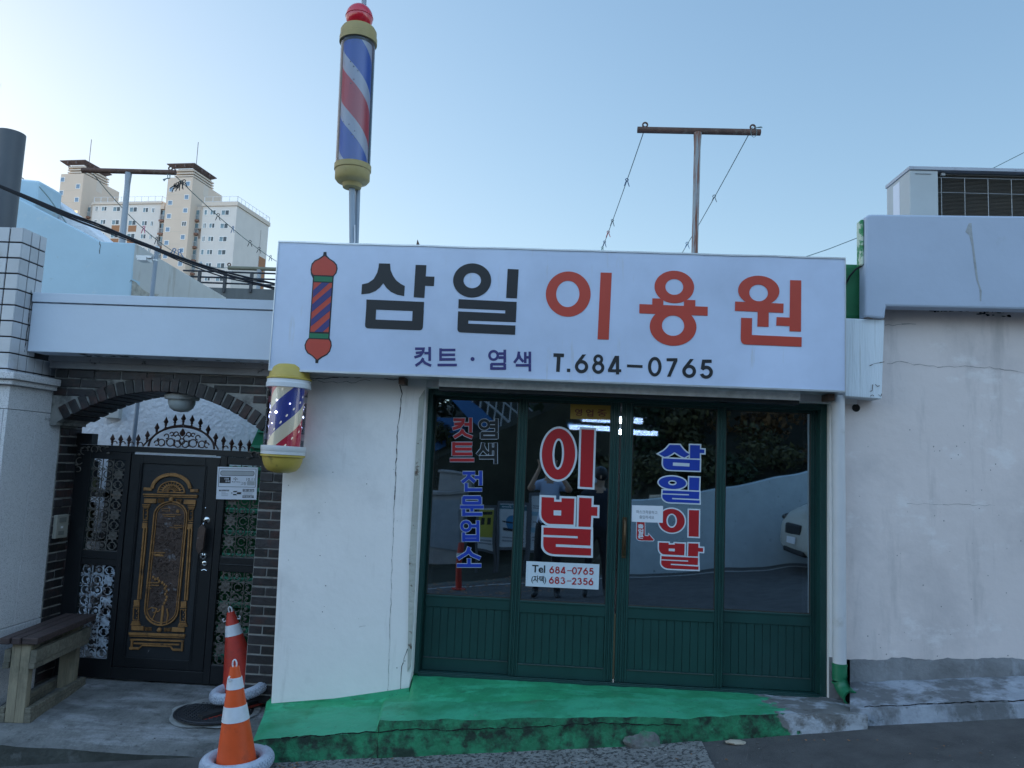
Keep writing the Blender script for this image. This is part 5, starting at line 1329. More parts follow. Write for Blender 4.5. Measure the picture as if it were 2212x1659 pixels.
# pilasters
for s, xt, xb in ((0, 812, 742), (1, 1300, 1232)):
    for k, yy in enumerate((888, 905, 922)): ribbon(ZG, [(xt - 42 + k * 6, yy + s * 12), (xt + 40 - k * 6, yy + s * 12)], 10, 0.014)
    X = xt - 8
    for dx in (-22, 22): ribbon(ZG, [(X + dx, 935 + s * 10), (X + dx - 3, 1045 + s * 10)], 6, 0.011)
    ribbon(ZG, [(X - 24, 1048 + s * 12), (X + 22, 1050 + s * 12)], 7, 0.011); ribbon(ZG, [(X - 26, 1068 + s * 12), (X + 20, 1070 + s * 12)], 9, 0.012)
    for k in range(5): 
        c = gp(ZG, X + (6 if k % 2 else -8), 955 + k * 20 + s * 10); mb.sph((c.x, RY - 0.004, c.y), 0.006, n=8)
    ribbon(ZG, [(X - 8, 1090 + s * 12), (X - 12, 1135 + s * 12)], 52, 0.010)
    for dx, w in ((-16, 16), (12, 14)):
        p_top = gp(ZG, X - 12 + dx, 1135 + s * 12); x_b, y_b = (722 if s == 0 else 1190) + (0 if dx < 0 else 22), 490 + s * 12
        p_bot = gp(ZH, x_b + 8, y_b)
        sc = (P(*ZG(100, 0), GY) - P(*ZG(0, 0), GY)).length / 100
        mb.prism([(p_top.x - w * sc / 2, RY - 0.012, p_top.y), (p_top.x + w * sc / 2, RY - 0.012, p_top.y), (p_bot.x + w * sc / 2, RY - 0.012, p_bot.y), (p_bot.x - w * sc / 2, RY - 0.012, p_bot.y)], (0, 0.012, 0))
    xx = 728 if s == 0 else 1196
    ribbon(ZH, [(xx, 500 + s * 14), (xx, 540 + s * 14)], 54, 0.010)
    ribbon(ZH, [(xx - 30, 552 + s * 14), (xx + 30, 554 + s * 14)], 9, 0.013)
    for dx in (-26, 26): ribbon(ZH, [(xx + dx - 4, 568 + s * 14), (xx + dx - 8, 692 + s * 14)], 7, 0.011)
    ribbon(ZH, [(xx - 34, 572 + s * 14), (xx + 28, 574 + s * 14)], 6, 0.011); ribbon(ZH, [(xx - 36, 692 + s * 14), (xx + 24, 694 + s * 14)], 6, 0.011)
    for k in range(5):
        c = gp(ZH, xx - 6 + (7 if k % 2 else -7), 590 + k * 21 + s * 12); mb.sph((c.x, RY - 0.004, c.y), 0.006, n=8)
    for k, yy in enumerate((710, 724, 738)): ribbon(ZH, [(xx - 44 - k * 5, yy + s * 14), (xx + 28 + k * 5, yy + s * 14)], 10, 0.013)
    ribbon(ZH, [((684 if s == 0 else 1085), 770 + s * 16), ((795 if s == 0 else 1200), 774 + s * 16)], 40, 0.013)
# long oval frame, two bands
ot = gp(ZG, 1062, 1010); ob_ = gp(ZH, 965, 590)
def oval(off, w, h):
    sc = (P(*ZG(100, 0), GY) - P(*ZG(0, 0), GY)).length / 100
    rx = 178 * sc + off; ry = 150 * sc + off; pts = []
    for i in range(17): a = math.pi * i / 16; pts.append(Vector((ot.x + rx * math.cos(a), ot.y + ry * math.sin(a))))
    for i in range(17): a = math.pi + math.pi * i / 16; pts.append(Vector((ob_.x + rx * math.cos(a), ob_.y + ry * 1.08 * math.sin(a))))
    n = len(pts)
    for i in range(n):
        a_, b_ = pts[i], pts[(i + 1) % n]; d = (b_ - a_).normalized(); nn = Vector((d.y, -d.x)) * w / 2; e_ = d * w * 0.1
        p4 = [a_ - e_ - nn, b_ + e_ - nn, b_ + e_ + nn, a_ - e_ + nn]
        mb.prism([(p.x, RY - h + (i % 2) * 0.0003, p.y) for p in p4], (0, h, 0))
oval(-0.003, 0.010, 0.014); oval(-0.020, 0.006, 0.009)
for x in range(815, 885, 14): ribbon(ZH, [(x, 762 + (x - 815) * 0.06), (x, 800)], 5, 0.010)
for x in range(1005, 1070, 14): ribbon(ZH, [(x, 770), (x, 806)], 5, 0.010)
c = gp(ZH, 942, 795); mb.sph((c.x, RY - 0.006, c.y), 0.018, n=10)
ribbon(ZH, [(658, 826), (1208, 846)], 24, 0.018); ribbon(ZH, [(660, 850), (1205, 870)], 8, 0.012)
ribbon(ZH, [(668, 886), (1196, 902)], 16, 0.013); ribbon(ZH, [(684, 880), (676, 985)], 18, 0.013); ribbon(ZH, [(1186, 905), (1178, 1000)], 18, 0.013)
ribbon(ZH, [(660, 972), (755, 976)], 20, 0.013); ribbon(ZH, [(755, 972), (785, 944), (1065, 954), (1090, 986)], 12, 0.013); ribbon(ZH, [(1090, 986), (1186, 992)], 20, 0.013)
ribbon(ZH, [(700, 925), (1150, 938)], 14, 0.008)
# moon, clouds, bamboo and rock in the picture field
c = gp(ZG, 1138, 960); mb.lathe((c.x, RY - 0.008, c.y), [(0.0005, 0.0), (0.013, 0), (0.013, 0.009)], 16, axis=(0, 1, 0), cap=False)
for pts in ([(980, 955), (978, 930), (1060, 930), (1060, 958), (980, 955)],): ribbon(ZG, pts, 5, 0.006)
for y, xa, xb in ((996, 985, 1180), (1014, 1000, 1120), (1112, 1110, 1200), (1132, 1060, 1198), (1146, 1120, 1150), (1405, 860, 1010), (1422, 880, 960), (1440, 900, 1000)): ribbon(ZG, [(xa, y), (xb, y + 2)], 8, 0.007)
for y, xa, xb in ((320, 840, 945), (346, 838, 950), (374, 840, 880), (20, 895, 1010), (45, 905, 990)): ribbon(ZH, [(xa, y), (xb, y + 3)], 10, 0.007)
for i, (x, y) in enumerate(((880, 270), (900, 290), (925, 285), (940, 310), (970, 325), (990, 345), (1010, 360), (995, 385), (1015, 410), (1000, 440), (1015, 470), (1005, 500), (990, 530))):
    c = gp(ZH, x, y); mb.sph((c.x, RY - 0.003, c.y), 0.010, n=8, sc=(1, 0.7, 1.3))
ribbon(ZH, [(990, 550), (985, 620), (970, 740)], 22, 0.009); ribbon(ZH, [(1030, 580), (1040, 640), (1025, 730)], 14, 0.009)
ribbon(ZH, [(840, 590), (880, 565), (930, 580), (905, 640), (880, 700)], 10, 0.008); ribbon(ZH, [(890, 620), (950, 605), (960, 585)], 9, 0.008)
mb.build("gilt_relief", GOLD, leaf, bevel=0.0015)
mb = MB()   # dull cast picture: rocks, leaves, crane
random.seed(5)
sc_ = (P(*ZG(100, 0), GY) - P(*ZG(0, 0), GY)).length / 100
vs = []
for i in range(24): a = math.pi * i / 23; vs.append((ot.x + 170 * sc_ * math.cos(a), ot.y + 145 * sc_ * math.sin(a)))
for i in range(24): a = math.pi + math.pi * i / 23; vs.append((ob_.x + 170 * sc_ * math.cos(a), ob_.y + 150 * sc_ * math.sin(a)))
mb.prism([(x, RY - 0.0015, z) for x, z in vs], (0, 0.0012, 0))
for i in range(520):
    t = random.random(); z = ob_.y - 0.02 + (ot.y - ob_.y) * t * 1.0; x = ob_.x + (ot.x - ob_.x) * t + random.uniform(-0.105, 0.105)
    if 0.3 < t < 0.38 or random.random() < 0.1: continue
    k = random.random()
    if k < 0.55: mb.tube([(x + random.uniform(-.012, .012), RY - 0.003, z), (x + random.uniform(-.004, .004), RY - 0.006, z + random.uniform(0.004, 0.012)), (x + random.uniform(0.004, .016), RY - 0.003, z + random.uniform(-.004, .012))], random.uniform(0.0015, 0.003), 5)
    else: mb.sph((x, RY - 0.001, z), random.uniform(0.003, 0.008), n=6, sc=(1.4, 0.8, 0.7))
mb.build("cast_picture", BRONZE, leaf)
# handle, lock
mb = MB()
hA = gp(ZG, 1455, 1055); hB = gp(ZG, 1425, 1250); hC = gp(ZG, 1425, 1445)
mb.lathe((hA.x, Ya, hA.y), [(0.001, 0.012), (0.02, 0.011), (0.028, 0.004), (0.030, 0)], 20, axis=(0, -1, 0), cap=False)
mb.lathe((hC.x, Ya, hC.y), [(0.012, 0.018), (0.024, 0.014), (0.028, 0.004), (0.028, 0)], 20, axis=(0, -1, 0), cap=False)
mb.tube([(hA.x, Ya - 0.01, hA.y), (hA.x - 0.004, Ya - 0.04, hA.y - 0.02), (hB.x + 0.004, Ya - 0.05, hB.y + 0.095)], 0.008, 8)
mb.tube([(hC.x, Ya - 0.01, hC.y), (hC.x - 0.002, Ya - 0.04, hC.y + 0.01), (hB.x - 0.002, Ya - 0.05, hB.y - 0.10)], 0.008, 8)
mb.build("handle_mount", CHROME, leaf, smooth=True)
mb = MB()
w = 0.030
mb.prism([(hB.x - w + 0.003, Ya - 0.062, hB.y + 0.075), (hB.x + 0.003, Ya - 0.062, hB.y + 0.115), (hB.x + w + 0.003, Ya - 0.062, hB.y + 0.075), (hB.x + w - 0.003, Ya - 0.062, hB.y - 0.075), (hB.x - 0.003, Ya - 0.062, hB.y - 0.12), (hB.x - w - 0.003, Ya - 0.062, hB.y - 0.075)], (0, 0.018, 0))
mb.build("handle", BRONZE, leaf, bevel=0.006)
mb = MB(); c = gp(ZG, 1435, 1525); mb.lathe((c.x, Ya, c.y), [(0.001, 0.006), (0.010, 0.006), (0.012, 0.012), (0.019, 0.010), (0.020, 0)], 20, axis=(0, -1, 0), cap=False)
c = gp(ZG, 1430, 1592); mb.tube([(c.x - 0.02, Ya - 0.003, c.y - 0.006), (c.x, Ya - 0.003, c.y + 0.002), (c.x + 0.02, Ya - 0.003, c.y - 0.006)], 0.0055, 8)
c = gp(ZG, 1442, 925); mb.sph((c.x, Ya, c.y), 0.007, n=8)
mb.build("door_lock", CHROME, leaf, smooth=True)
# cast grilles
def cring(mb, x, z, r, a0, a1, y, t=0.0042, n=10):
    mb.tube([(x + r * math.cos(R(a0 + (a1 - a0) * i / n)), y, z + r * math.sin(R(a0 + (a1 - a0) * i / n))) for i in range(n + 1)], t, 5)
def rosette(mb, x, z, r, y, m=0):
    pts = []
    for i in range(16):
        a = math.pi * i / 8; rr = r if i % 2 == 0 else r * 0.66; pts.append((x + rr * math.cos(a), y - 0.004, z + rr * math.sin(a)))
    mb.prism(pts, (0, 0.006, 0), m); mb.lathe((x, y - 0.004, z), [(0.001, 0.006), (r * 0.25, 0.004), (r * 0.35, 0)], 8, axis=(0, -1, 0), cap=False)
def grille(xa, xb, z0, z1, m, seed, flip=False, dense=False):
    random.seed(seed); mb = MB(); y = GY + 0.02
    w = xb - xa; n = max(3, round((z1 - z0) / 0.076)); h = (z1 - z0) / n
    X = lambda t: (xb - w * t) if flip else (xa + w * t)
    s = -1 if flip else 1
    for i in range(n):
        z = z0 + h * (i + 0.5)
        r = h * 0.44
        x = X(0.17)
        if flip: cring(mb, x, z, r, -130, 130, y)
        else: cring(mb, x, z, r, 50, 310, y)
        mb.sph((x + s * 0.008, y, z), 0.011, n=8, sc=(1, 0.5, 1))
        mb.tube([(x + s * 0.008, y, z), (x + s * 0.024, y, z)], 0.0035, 5)
        for q in (-1, 1):
            cring(mb, x + s * 0.020, z + q * h * 0.24, 0.009, 0, 300, y, 0.0032, 8)
        x2 = X(0.47)
        if i % 2 == 0: cring(mb, x2 + s * 0.012, z, r * 0.9, -150, 150, y) ; rosette(mb, x2 + s * 0.012, z, r * 0.45, y)
        else: cring(mb, x2, z, r * 0.8, 20, 340, y)
        x3 = X(0.80)
        if i % 2 == 1: rosette(mb, x3, z, w * 0.17, y, 0)
        else:
            cring(mb, x3, z, r * 0.85, 0, 360, y, n=14)
            for q in (-1, 1): cring(mb, x3 + q * 0.026, z, 0.012, 0, 360, y, 0.003, 8)
        for q in (0.02, 0.33, 0.62, 0.98):
            cring(mb, X(q), z0 + h * i, 0.012, 0, 360, y, 0.003, 8)
        if dense:
            for k in range(6): 
                mb.sph((X(random.uniform(0.3, 0.95)), y, z + random.uniform(-h / 2, h / 2)), random.uniform(0.008, 0.016), n=6, sc=(1, 0.4, 1))
    for q in (0.32, 0.63): mb.tube([(X(q), y, z0), (X(q), y, z1)], 0.004, 5)
    for i in range(n + 1): 
        if i % 2 == 0: mb.tube([(xa, y, z0 + h * i), (xb, y, z0 + h * i)], 0.0032, 5)
    mb.build("scroll_grille", m, gt)
grille(LXa, LXb, UZ0, UZ1, CASTG, 1); grille(LXa, LXb, LZ0, LZ1, CASTW, 2, dense=True)
grille(RXa, RXb, UZ0, UZ1, CASTG, 3, flip=True); grille(RXa, RXb, LZ0, LZ1, CASTG, 4, flip=True, dense=True)
# corner scrolls
for s, x, z in ((1, gx0 + 0.05, GT - 0.03), (-1, gx1 - 0.03, GT - 0.02)):
    mb = MB(); y = GY - 0.014
    cring(mb, x + s * 0.02, z - 0.02, 0.030, 0, 270, y); cring(mb, x + s * 0.10, z - 0.005, 0.026, -60, 240, y); cring(mb, x + s * 0.165, z + 0.0, 0.022, 0, 250, y)
    cring(mb, x - s * 0.012, z - 0.10, 0.026, 60, 330, y); cring(mb, x - s * 0.015, z - 0.165, 0.020, -120, 130, y)
    for dx, dz in ((0.05, 0.01), (0.13, 0.012), (0.20, 0.016), (-0.02, -0.05), (-0.03, -0.13), (0.0, 0.0), (0.21, -0.03)): mb.sph((x + s * dx, y, z + dz), 0.011, n=8, sc=(1.3, 0.5, 0.8))
    mb.build("corner_scroll", CASTG, gt)
# spear cresting
mb = MB(); y = GY + 0.02
def spear(x, z, h=0.085, s=1.0):
    mb.lathe((x, y, z), [(0.006, 0), (0.010, 0.008), (0.006, 0.016), (0.013, 0.026), (0.007, 0.034)], 4, cap=False)
    mb.lathe((x, y, z + 0.030), [(0.007, 0), (0.021 * s, 0.020), (0.001, h - 0.026)], 4, cap=False)
tips = [(428, 128), (523, 130), (615, 132), (710, 125), (810, 90), (910, 8), (1007, -60), (1098, -108), (1187, -118), (1285, -90), (1380, -45), (1462, 28), (1550, 112), (1640, 160), (1728, 178), (1822, 184), (1912, 192)]
ZBt = Z(0, 1300, 1.84333)
tips = [(803, 728), (862, 732), (923, 735), (988, 730), (1055, 703), (1124, 648), (1190, 605), (1256, 588), (1316, 582), (1378, 592), (1438, 614), (1494, 662), (1548, 720), (1605, 742), (1664, 762), (1726, 768), (1789, 770)]
bx = []
for x, yv in tips:
    t = gp(ZBt, x, yv); spear(t.x, t.y - 0.088); bx.append((t.x, t.y - 0.088))
zb = GT + 0.004
cx0 = gp(ZBt, 1307, 700).x
big = [(cx0 + 0.262 * math.cos(R(a)), y, zb + 0.0 + 0.165 * math.sin(R(a))) for a in range(0, 181, 9)]
mb.tube(big, 0.008, 6)
mb.tube([(bx[4][0] - 0.03, y, zb)] + [(a, y, b) for a, b in bx[4:13]] + [(bx[12][0] + 0.03, y, zb)], 0.006, 6)
for sgn in (-1, 1):
    for dx, dz, r, a0, a1 in ((0.035, 0.075, 0.024, 40, 300), (0.05, 0.105, 0.018, -90, 200), (0.09, 0.04, 0.03, 0, 360), (0.16, 0.035, 0.026, 20, 330), (0.125, 0.085, 0.018, 0, 270), (0.03, 0.03, 0.026, 60, 400), (0.20, 0.03, 0.018, 0, 300), (0.085, 0.105, 0.014, 0, 300)):
        if sgn > 0: cring(mb, cx0 + dx, zb + dz, r, a0, a1, y, 0.005, 12)
        else: cring(mb, cx0 - dx, zb + dz, r, 180 - a0, 180 - a1, y, 0.005, 12)
    for dx, dz in ((0.06, 0.055), (0.12, 0.05), (0.19, 0.06), (0.06, 0.02), (0.14, 0.02)): mb.sph((cx0 + sgn * dx, y, zb + dz), 0.010, n=6)
mb.sph((cx0, y, zb + 0.115), 0.024, n=10, sc=(0.8, 0.5, 1.1)); mb.lathe((cx0, y, zb + 0.10), [(0.02, 0), (0.024, 0.02), (0.001, 0.055)], 4)
cring(mb, cx0, zb + 0.05, 0.022, 0, 360, y, 0.005, 12)
for i in (0, 1, 2, 3, 13, 14, 15, 16):
    cring(mb, bx[i][0] + 0.022, zb + 0.012, 0.018, 0, 180, y, 0.0045, 8); mb.tube([(bx[i][0], y, zb - 0.005), (bx[i][0], y, bx[i][1] + 0.005)], 0.005, 5)
    mb.sph((bx[i][0], y, zb + 0.02), 0.010, n=6)
mb.build("spear_cresting", CASTR, gt)

# ---- plastic notice plate on the gate
ZN = Z(820, 1780, 7.541)
NY = GY - 0.02
f = ZN
mb = MB(); shapes(mb, ZN, NY, [('p', [(228, 325), (1412, 345), (1368, 1300), (180, 1280)])], th=0.006)
mb.build("x", PAPER)
npl = bpy.data.objects["x"]; npl.name = "notice_plate"; ORG["notice_plate"] = ORG["x"]
tag(npl, "white notice plate with black adverts hung on the right of the gate", "notice plate")
mb = MB()
yN = NY - 0.0006
for L in ([(272, 382), (1360, 395)], [(1360, 395), (1335, 930)], [(1335, 930), (246, 910)], [(246, 910), (272, 382)]):
    a_, b_ = P(*ZN(*L[0]), yN), P(*ZN(*L[1]), yN); d = (b_ - a_).normalized(); nn = Vector((-d.z, 0, d.x)) * 0.0016
    mb.add([a_ - nn, b_ - nn, b_ + nn, a_ + nn], [(0, 1, 2, 3)])
mb.m = [0] * len(mb.f)
shapes(mb, ZN, yN - 0.0005, [('p', [(308, 440), (1312, 450), (1310, 598), (305, 585)], 70)], m=0, th=0.0004)
shapes(mb, ZN, yN - 0.0012, [('p', [(318, 452), (1302, 462), (1300, 586), (315, 573)], 62)], m=1, th=0.0004)
shapes(mb, ZN, yN - 0.0005, [('p', [(288, 620), (612, 626), (605, 812), (280, 806)]), ('p', [(968, 980), (1302, 985), (1298, 1062), (965, 1056)]), ('p', [(958, 1170), (1292, 1176), (1288, 1245), (955, 1240)]), ('p', [(268, 1002), (568, 1006), (566, 1048), (266, 1044)]),
      ('p', [(620, 1100), (650, 1080), (668, 1098), (650, 1118)]), ('p', [(690, 1040), (815, 1038), (775, 1076), (682, 1076)], 10), ('p', [(682, 1125), (770, 1128), (810, 1166), (680, 1162)], 10), ('p', [(800, 1078), (940, 1072), (905, 1102), (935, 1136), (800, 1132), (785, 1104)], 8)], th=0.0004)
for s, bx, mi, of in (("지붕시공전문", (980, 992, 1290, 1050), 2, 0.03), ("010-3615-8419", (965, 1184, 1280, 1236), 2, 0.03), ("신장발", (425, 650, 560, 705), 2, 0.02), ("교체", (450, 725, 575, 785), 2, 0.02),
                  ("그림누수설비", (278, 1010, 560, 1040), 2, 0.02), ("수", (680, 640, 825, 735), 0, 0.0), ("10.11", (1080, 660, 1310, 745), 0, 0.0), ("고장", (915, 775, 1070, 865), 0, 0.0), ("▶(전기배선)", (650, 755, 900, 800), 0, 0.0)):
    textpx(mb, s, ZN, bx, yN - (0.0016 if mi == 2 else 0.0008), m=mi, off=of)
for yv, w in ((1085, 250), (1120, 220), (1150, 230)): shapes(mb, ZN, yN, [('p', [(985, yv), (985 + w + 40, yv + 3), (985 + w + 40, yv + 12), (985, yv + 9)])], m=3, th=0.0003)
for yv, w in ((1085, 130), (1115, 200), (1150, 210), (1175, 190)): shapes(mb, ZN, yN, [('p', [(335, yv), (335 + w, yv + 3), (335 + w, yv + 12), (335, yv + 9)])], m=3, th=0.0003)
shapes(mb, ZN, yN - 0.0006, [('p', [(1095, 750), (1318, 755), (1315, 875), (1092, 870)], 15)], m=1, th=0.0003)
mb.build("printing", [INKB, mat("badge_silver", (0.42, 0.43, 0.45), 0.4), PAPER, GREY], npl)
# ================================================================== BENCH
bz = porchz(-3.3, 5.0)
n_l = G(18, 1563, bz); n_r = G(70, 1563, bz)      # near end of the bench: outer edges of the near leg
far = G(188, 1492, bz)                              # far foot of the front rail
bd = Vector((far.x - n_r.x, far.y - n_r.y, 0)); BL = bd.length; bd.normalize()
bn = Vector((-bd.y, bd.x, 0))                      # towards the wall
if bn.x > 0: bn = -bn
bench = thing("bench", "old low wooden bench with dark slatted top standing along the granite pillar", "bench", (n_r.x, n_r.y, bz))
O_ = Vector((n_r.x, n_r.y, bz)) + bn * 0.06
def bb(mb, a0, a1, b0, b1, z0, z1, m=0):          # a along the bench, b towards the wall
    vs = [O_ + bd * a + bn * b + Vector((0, 0, z)) for z in (z0, z1) for a, b in ((a0, b0), (a1, b0), (a1, b1), (a0, b1))]
    mb.add(vs, [(3, 2, 1, 0), (4, 5, 6, 7), (0, 1, 5, 4), (1, 2, 6, 5), (2, 3, 7, 6), (3, 0, 4, 7)], m)
BH = 0.545
for k, (b0, b1) in enumerate(((-0.055, 0.045), (0.050, 0.108), (0.113, 0.175))):
    mb = MB(); bb(mb, -0.03 - 0.01 * k, BL + 0.05, b0, b1, BH - 0.042, BH); mb.build("seat", WOODD, bench, bevel=0.005)
for a0 in (0.0, BL - 0.09):
    for b0, b1 in ((0.0, 0.12),):
        mb = MB(); w_ = (b1 - b0) / 2; bb(mb, a0, a0 + 0.04, b0, b0 + w_ - 0.001, 0.0, BH - 0.044); bb(mb, a0 + 0.002, a0 + 0.042, b0 + w_, b1, 0.0, BH - 0.044); bb(mb, a0 + 0.0425, a0 + 0.075, b0 + 0.01, b1 - 0.02, 0.0, BH - 0.044)
        mb.build("leg", WOODL, bench, bevel=0.004)
mb = MB()
for b0 in (-0.043, 0.122):
    bb(mb, -0.005, BL + 0.01, b0, b0 + 0.04, BH - 0.165, BH - 0.085); bb(mb, -0.005, BL + 0.01, b0 + 0.006, b0 + 0.043, BH - 0.205, BH - 0.166)
    bb(mb, 0.0, BL + 0.012, b0, b0 + 0.042, 0.0, 0.058); bb(mb, 0.0, BL + 0.012, b0 + 0.004, b0 + 0.042, 0.0585, 0.095)
bb(mb, 0.03, 0.10, -0.002, 0.12, BH - 0.084, BH - 0.043); bb(mb, BL - 0.08, BL - 0.02, -0.002, 0.12, BH - 0.084, BH - 0.043)
mb.build("rail", WOODG, bench, bevel=0.004)

# ================================================================== CONES AND TYRES
def cone_mb(H, rb, rt, bands, m_parent, matc, hook_ang):
    mb = MB()
    prof = [(rb, 0.0)]
    zs = sorted(set([0.0, H * 0.995, H] + [b for a in bands for b in a]))
    rr = lambda z: rb + (rt - rb) * z / H
    prof = [(rr(z), z) for z in (0, H * 0.25, H * 0.5, H * 0.75, H * 0.90)] + [(rt, H * 0.965), (rt * 0.92, H)]
    mb.lathe((0, 0, 0), prof, 36)
    return mb, rr
def make_cone(H, rb, rt, bands, matc, label, loc, rot, hooks):
    t = thing("traffic_cone", label, "traffic cone", (0, 0, 0), "traffic cones")
    mb, rr = cone_mb(H, rb, rt, bands, t, matc, 0)
    mb.build("cone_body", matc, t, smooth=True)
    for z0, z1 in bands:
        mb = MB(); mb.lathe((0, 0, 0), [(rr(z0) + 0.0005, z0), (rr(z0) + 0.0022, z0 + 0.001), (rr(z1) + 0.0022, z1 - 0.001), (rr(z1) + 0.0005, z1)], 36, cap=False)
        mb.build("reflective_band", REFL, t, smooth=True)
    mb = MB()
    mb.tube([(0.012 * math.cos(R(a)), 0, H + 0.014 + 0.024 * math.sin(R(a))) for a in range(-40, 221, 20)], 0.0045, 6)
    mb.build("top_ring", PLASW, t, smooth=True)
    for a in hooks:
        mb = MB(); z = H * 0.90; r = rr(z); c, s = math.cos(R(a)), math.sin(R(a))
        mb.tube([(r * c, r * s, z), ((r + 0.018) * c, (r + 0.018) * s, z - 0.004), ((r + 0.022) * c, (r + 0.022) * s, z + 0.012), ((r + 0.014) * c, (r + 0.014) * s, z + 0.02)], 0.005, 6)
        mb.build("side_hook", PLASW, t, smooth=True)
    t.location = loc; t.rotation_euler = rot
    return t
def tyre_mesh(Rm, rs):
    mb = MB(); n = 48
    mb.tube([(Rm * math.cos(2 * math.pi * i / n), Rm * math.sin(2 * math.pi * i / n), 0) for i in range(n)], rs, 14, closed=True)
    for i in range(56):                         # tread blocks on the outer side
        for k, (dz, off) in enumerate(((-0.5, 0), (-0.17, 0.5), (0.17, 0), (0.5, 0.5))):
            a = 2 * math.pi * (i + off) / 56; el = dz * 1.25
            rr = Rm + (rs + 0.0015) * math.cos(el); z = (rs + 0.0015) * math.sin(el)
            rot = Matrix.Rotation(a, 3, 'Z') @ Matrix.Rotation(-el, 3, 'Y')
            c = Vector((rr * math.cos(a), rr * math.sin(a), z))
            mb.box(c.x - 0.0025, c.x + 0.0025, c.y - 0.0075, c.y + 0.0075, c.z - rs * 0.17, c.z + rs * 0.17, rot=rot, c=c)
    for a in range(0, 360, 6):
        pass
    return mb
c1b = G(524, 1492, 0.035)
tp = P(498, 1322, c1b.y - 0.02)
axis = (tp - c1b); H1 = axis.length
rot1 = Vector((0, 0, 1)).rotation_difference(axis.normalized()).to_euler()
make_cone(H1, 0.138, 0.029, [(H1 * 0.71, H1 * 0.845)], CONER, "faded red traffic cone leaning left behind the orange one, ringed by a tilted tyre", c1b, rot1, (185, 5))
mb = tyre_mesh(0.158, 0.037); mb.build("x1", TYREP, smooth=False)
o = bpy.data.objects["x1"]; o.name = "painted_tyre"; tag(o, "small pale painted tyre lying tilted round the foot of the faded red cone", "tyre", "painted tyres round the cones")
ty1c = G(518, 1502, 0.045)
o.location = ty1c + Vector((0, 0, 0.0)); o.rotation_euler = (R(4), R(-11), 0); t1 = o
z2 = -0.06
c2b = G(511, 1668, z2 + 0.02)
zr = roadz(c2b.x, c2b.y)
c2b = G(511, 1672, zr + 0.012); tp = P(507, 1440, c2b.y - 0.01); axis = tp - c2b; H2 = axis.length
rot2 = Vector((0, 0, 1)).rotation_difference(axis.normalized()).to_euler()
make_cone(H2, 0.118, 0.028, [(H2 * 0.505, H2 * 0.645), (H2 * 0.80, H2 * 0.905)], CONEO, "bright orange traffic cone with two reflective bands standing nearest in front", c2b, rot2, (-100,))
o2 = t1.copy(); COL.objects.link(o2); o2.location = Vector((c2b.x, c2b.y, zr + 0.045)); o2.rotation_euler = (0, R(-3), R(20))
o2["label"] = "small pale painted tyre round the foot of the bright orange cone"

# black board with red edge under the tilted tyre
mb = MB()
a_, b_ = G(437, 1556, -0.03), G(586, 1522, -0.03)
d = (b_ - a_); d.z = 0; d.normalize(); nn = Vector((-d.y, d.x, 0))
L = (b_ - a_).length
q = lambda s, t, z: a_ + d * s + nn * t + Vector((0, 0, z))
pts = [q(0, 0, 0.004), q(L, 0, 0.035), q(L, 0.07, 0.035), q(0, 0.07, 0.004)]
mb.prism(pts, (0, 0, 0.022)); 
pts = [q(0.01, -0.004, -0.012), q(L, -0.004, 0.019), q(L, 0.065, 0.019), q(0.01, 0.065, -0.012)]
mb.prism(pts, (0, 0, 0.015), 1)
tag(mb.build("rubber_board", [RUBBER, mat("red_rubber", (0.28, 0.03, 0.02), 0.6)], bevel=0.002), "black rubber board with a red edge wedged under the tilted tyre", "board")

# manhole cover
c = G(462, 1543, porchz(-2.3, 5.2)); c.z = porchz(c.x, c.y) + 0.004
mh = thing("manhole_cover", "round dark iron manhole cover with studs in the porch concrete under the cones", "manhole cover", c)
mb = MB(); mb.lathe((c.x, c.y, c.z - 0.004), [(0.26, 0), (0.26, 0.006), (0.245, 0.008), (0.24, 0.004), (0.235, 0.004), (0.232, 0.008), (0.002, 0.009)], 48, cap=False)
mb.build("cover_plate", IRONM, mh, smooth=True)
mb = MB()
for i in range(-7, 8):
    for j in range(-7, 8):
        x, y = i * 0.028, j * 0.028
        if x * x + y * y < 0.2 ** 2: mb.box(c.x + x - 0.008, c.x + x + 0.008, c.y + y - 0.004, c.y + y + 0.004, c.z + 0.004, c.z + 0.009)
mb.build("stud", IRONM, mh)
mb = MB()
pts = []
for i in range(40):
    a = 2 * math.pi * i / 40; r = 0.285 + 0.035 * mnoise.noise(Vector((math.cos(a) * 2, math.sin(a) * 2, 0.5)))
    x, y = c.x + r * math.cos(a) , c.y + r * math.sin(a) * 0.95; pts.append((x, y, porchz(x, y) + 0.0075))
mb.add(pts, [list(range(40))]); mb.build("mortar_collar", mat("pale_mortar", (0.27, 0.27, 0.26), 0.9, bump=0.7, bscale=30, var=0.25, vscale=8), mh)
bpy.data.objects["cover_plate"].location.z += 0.0075; bpy.data.objects["stud"].location.z += 0.0075

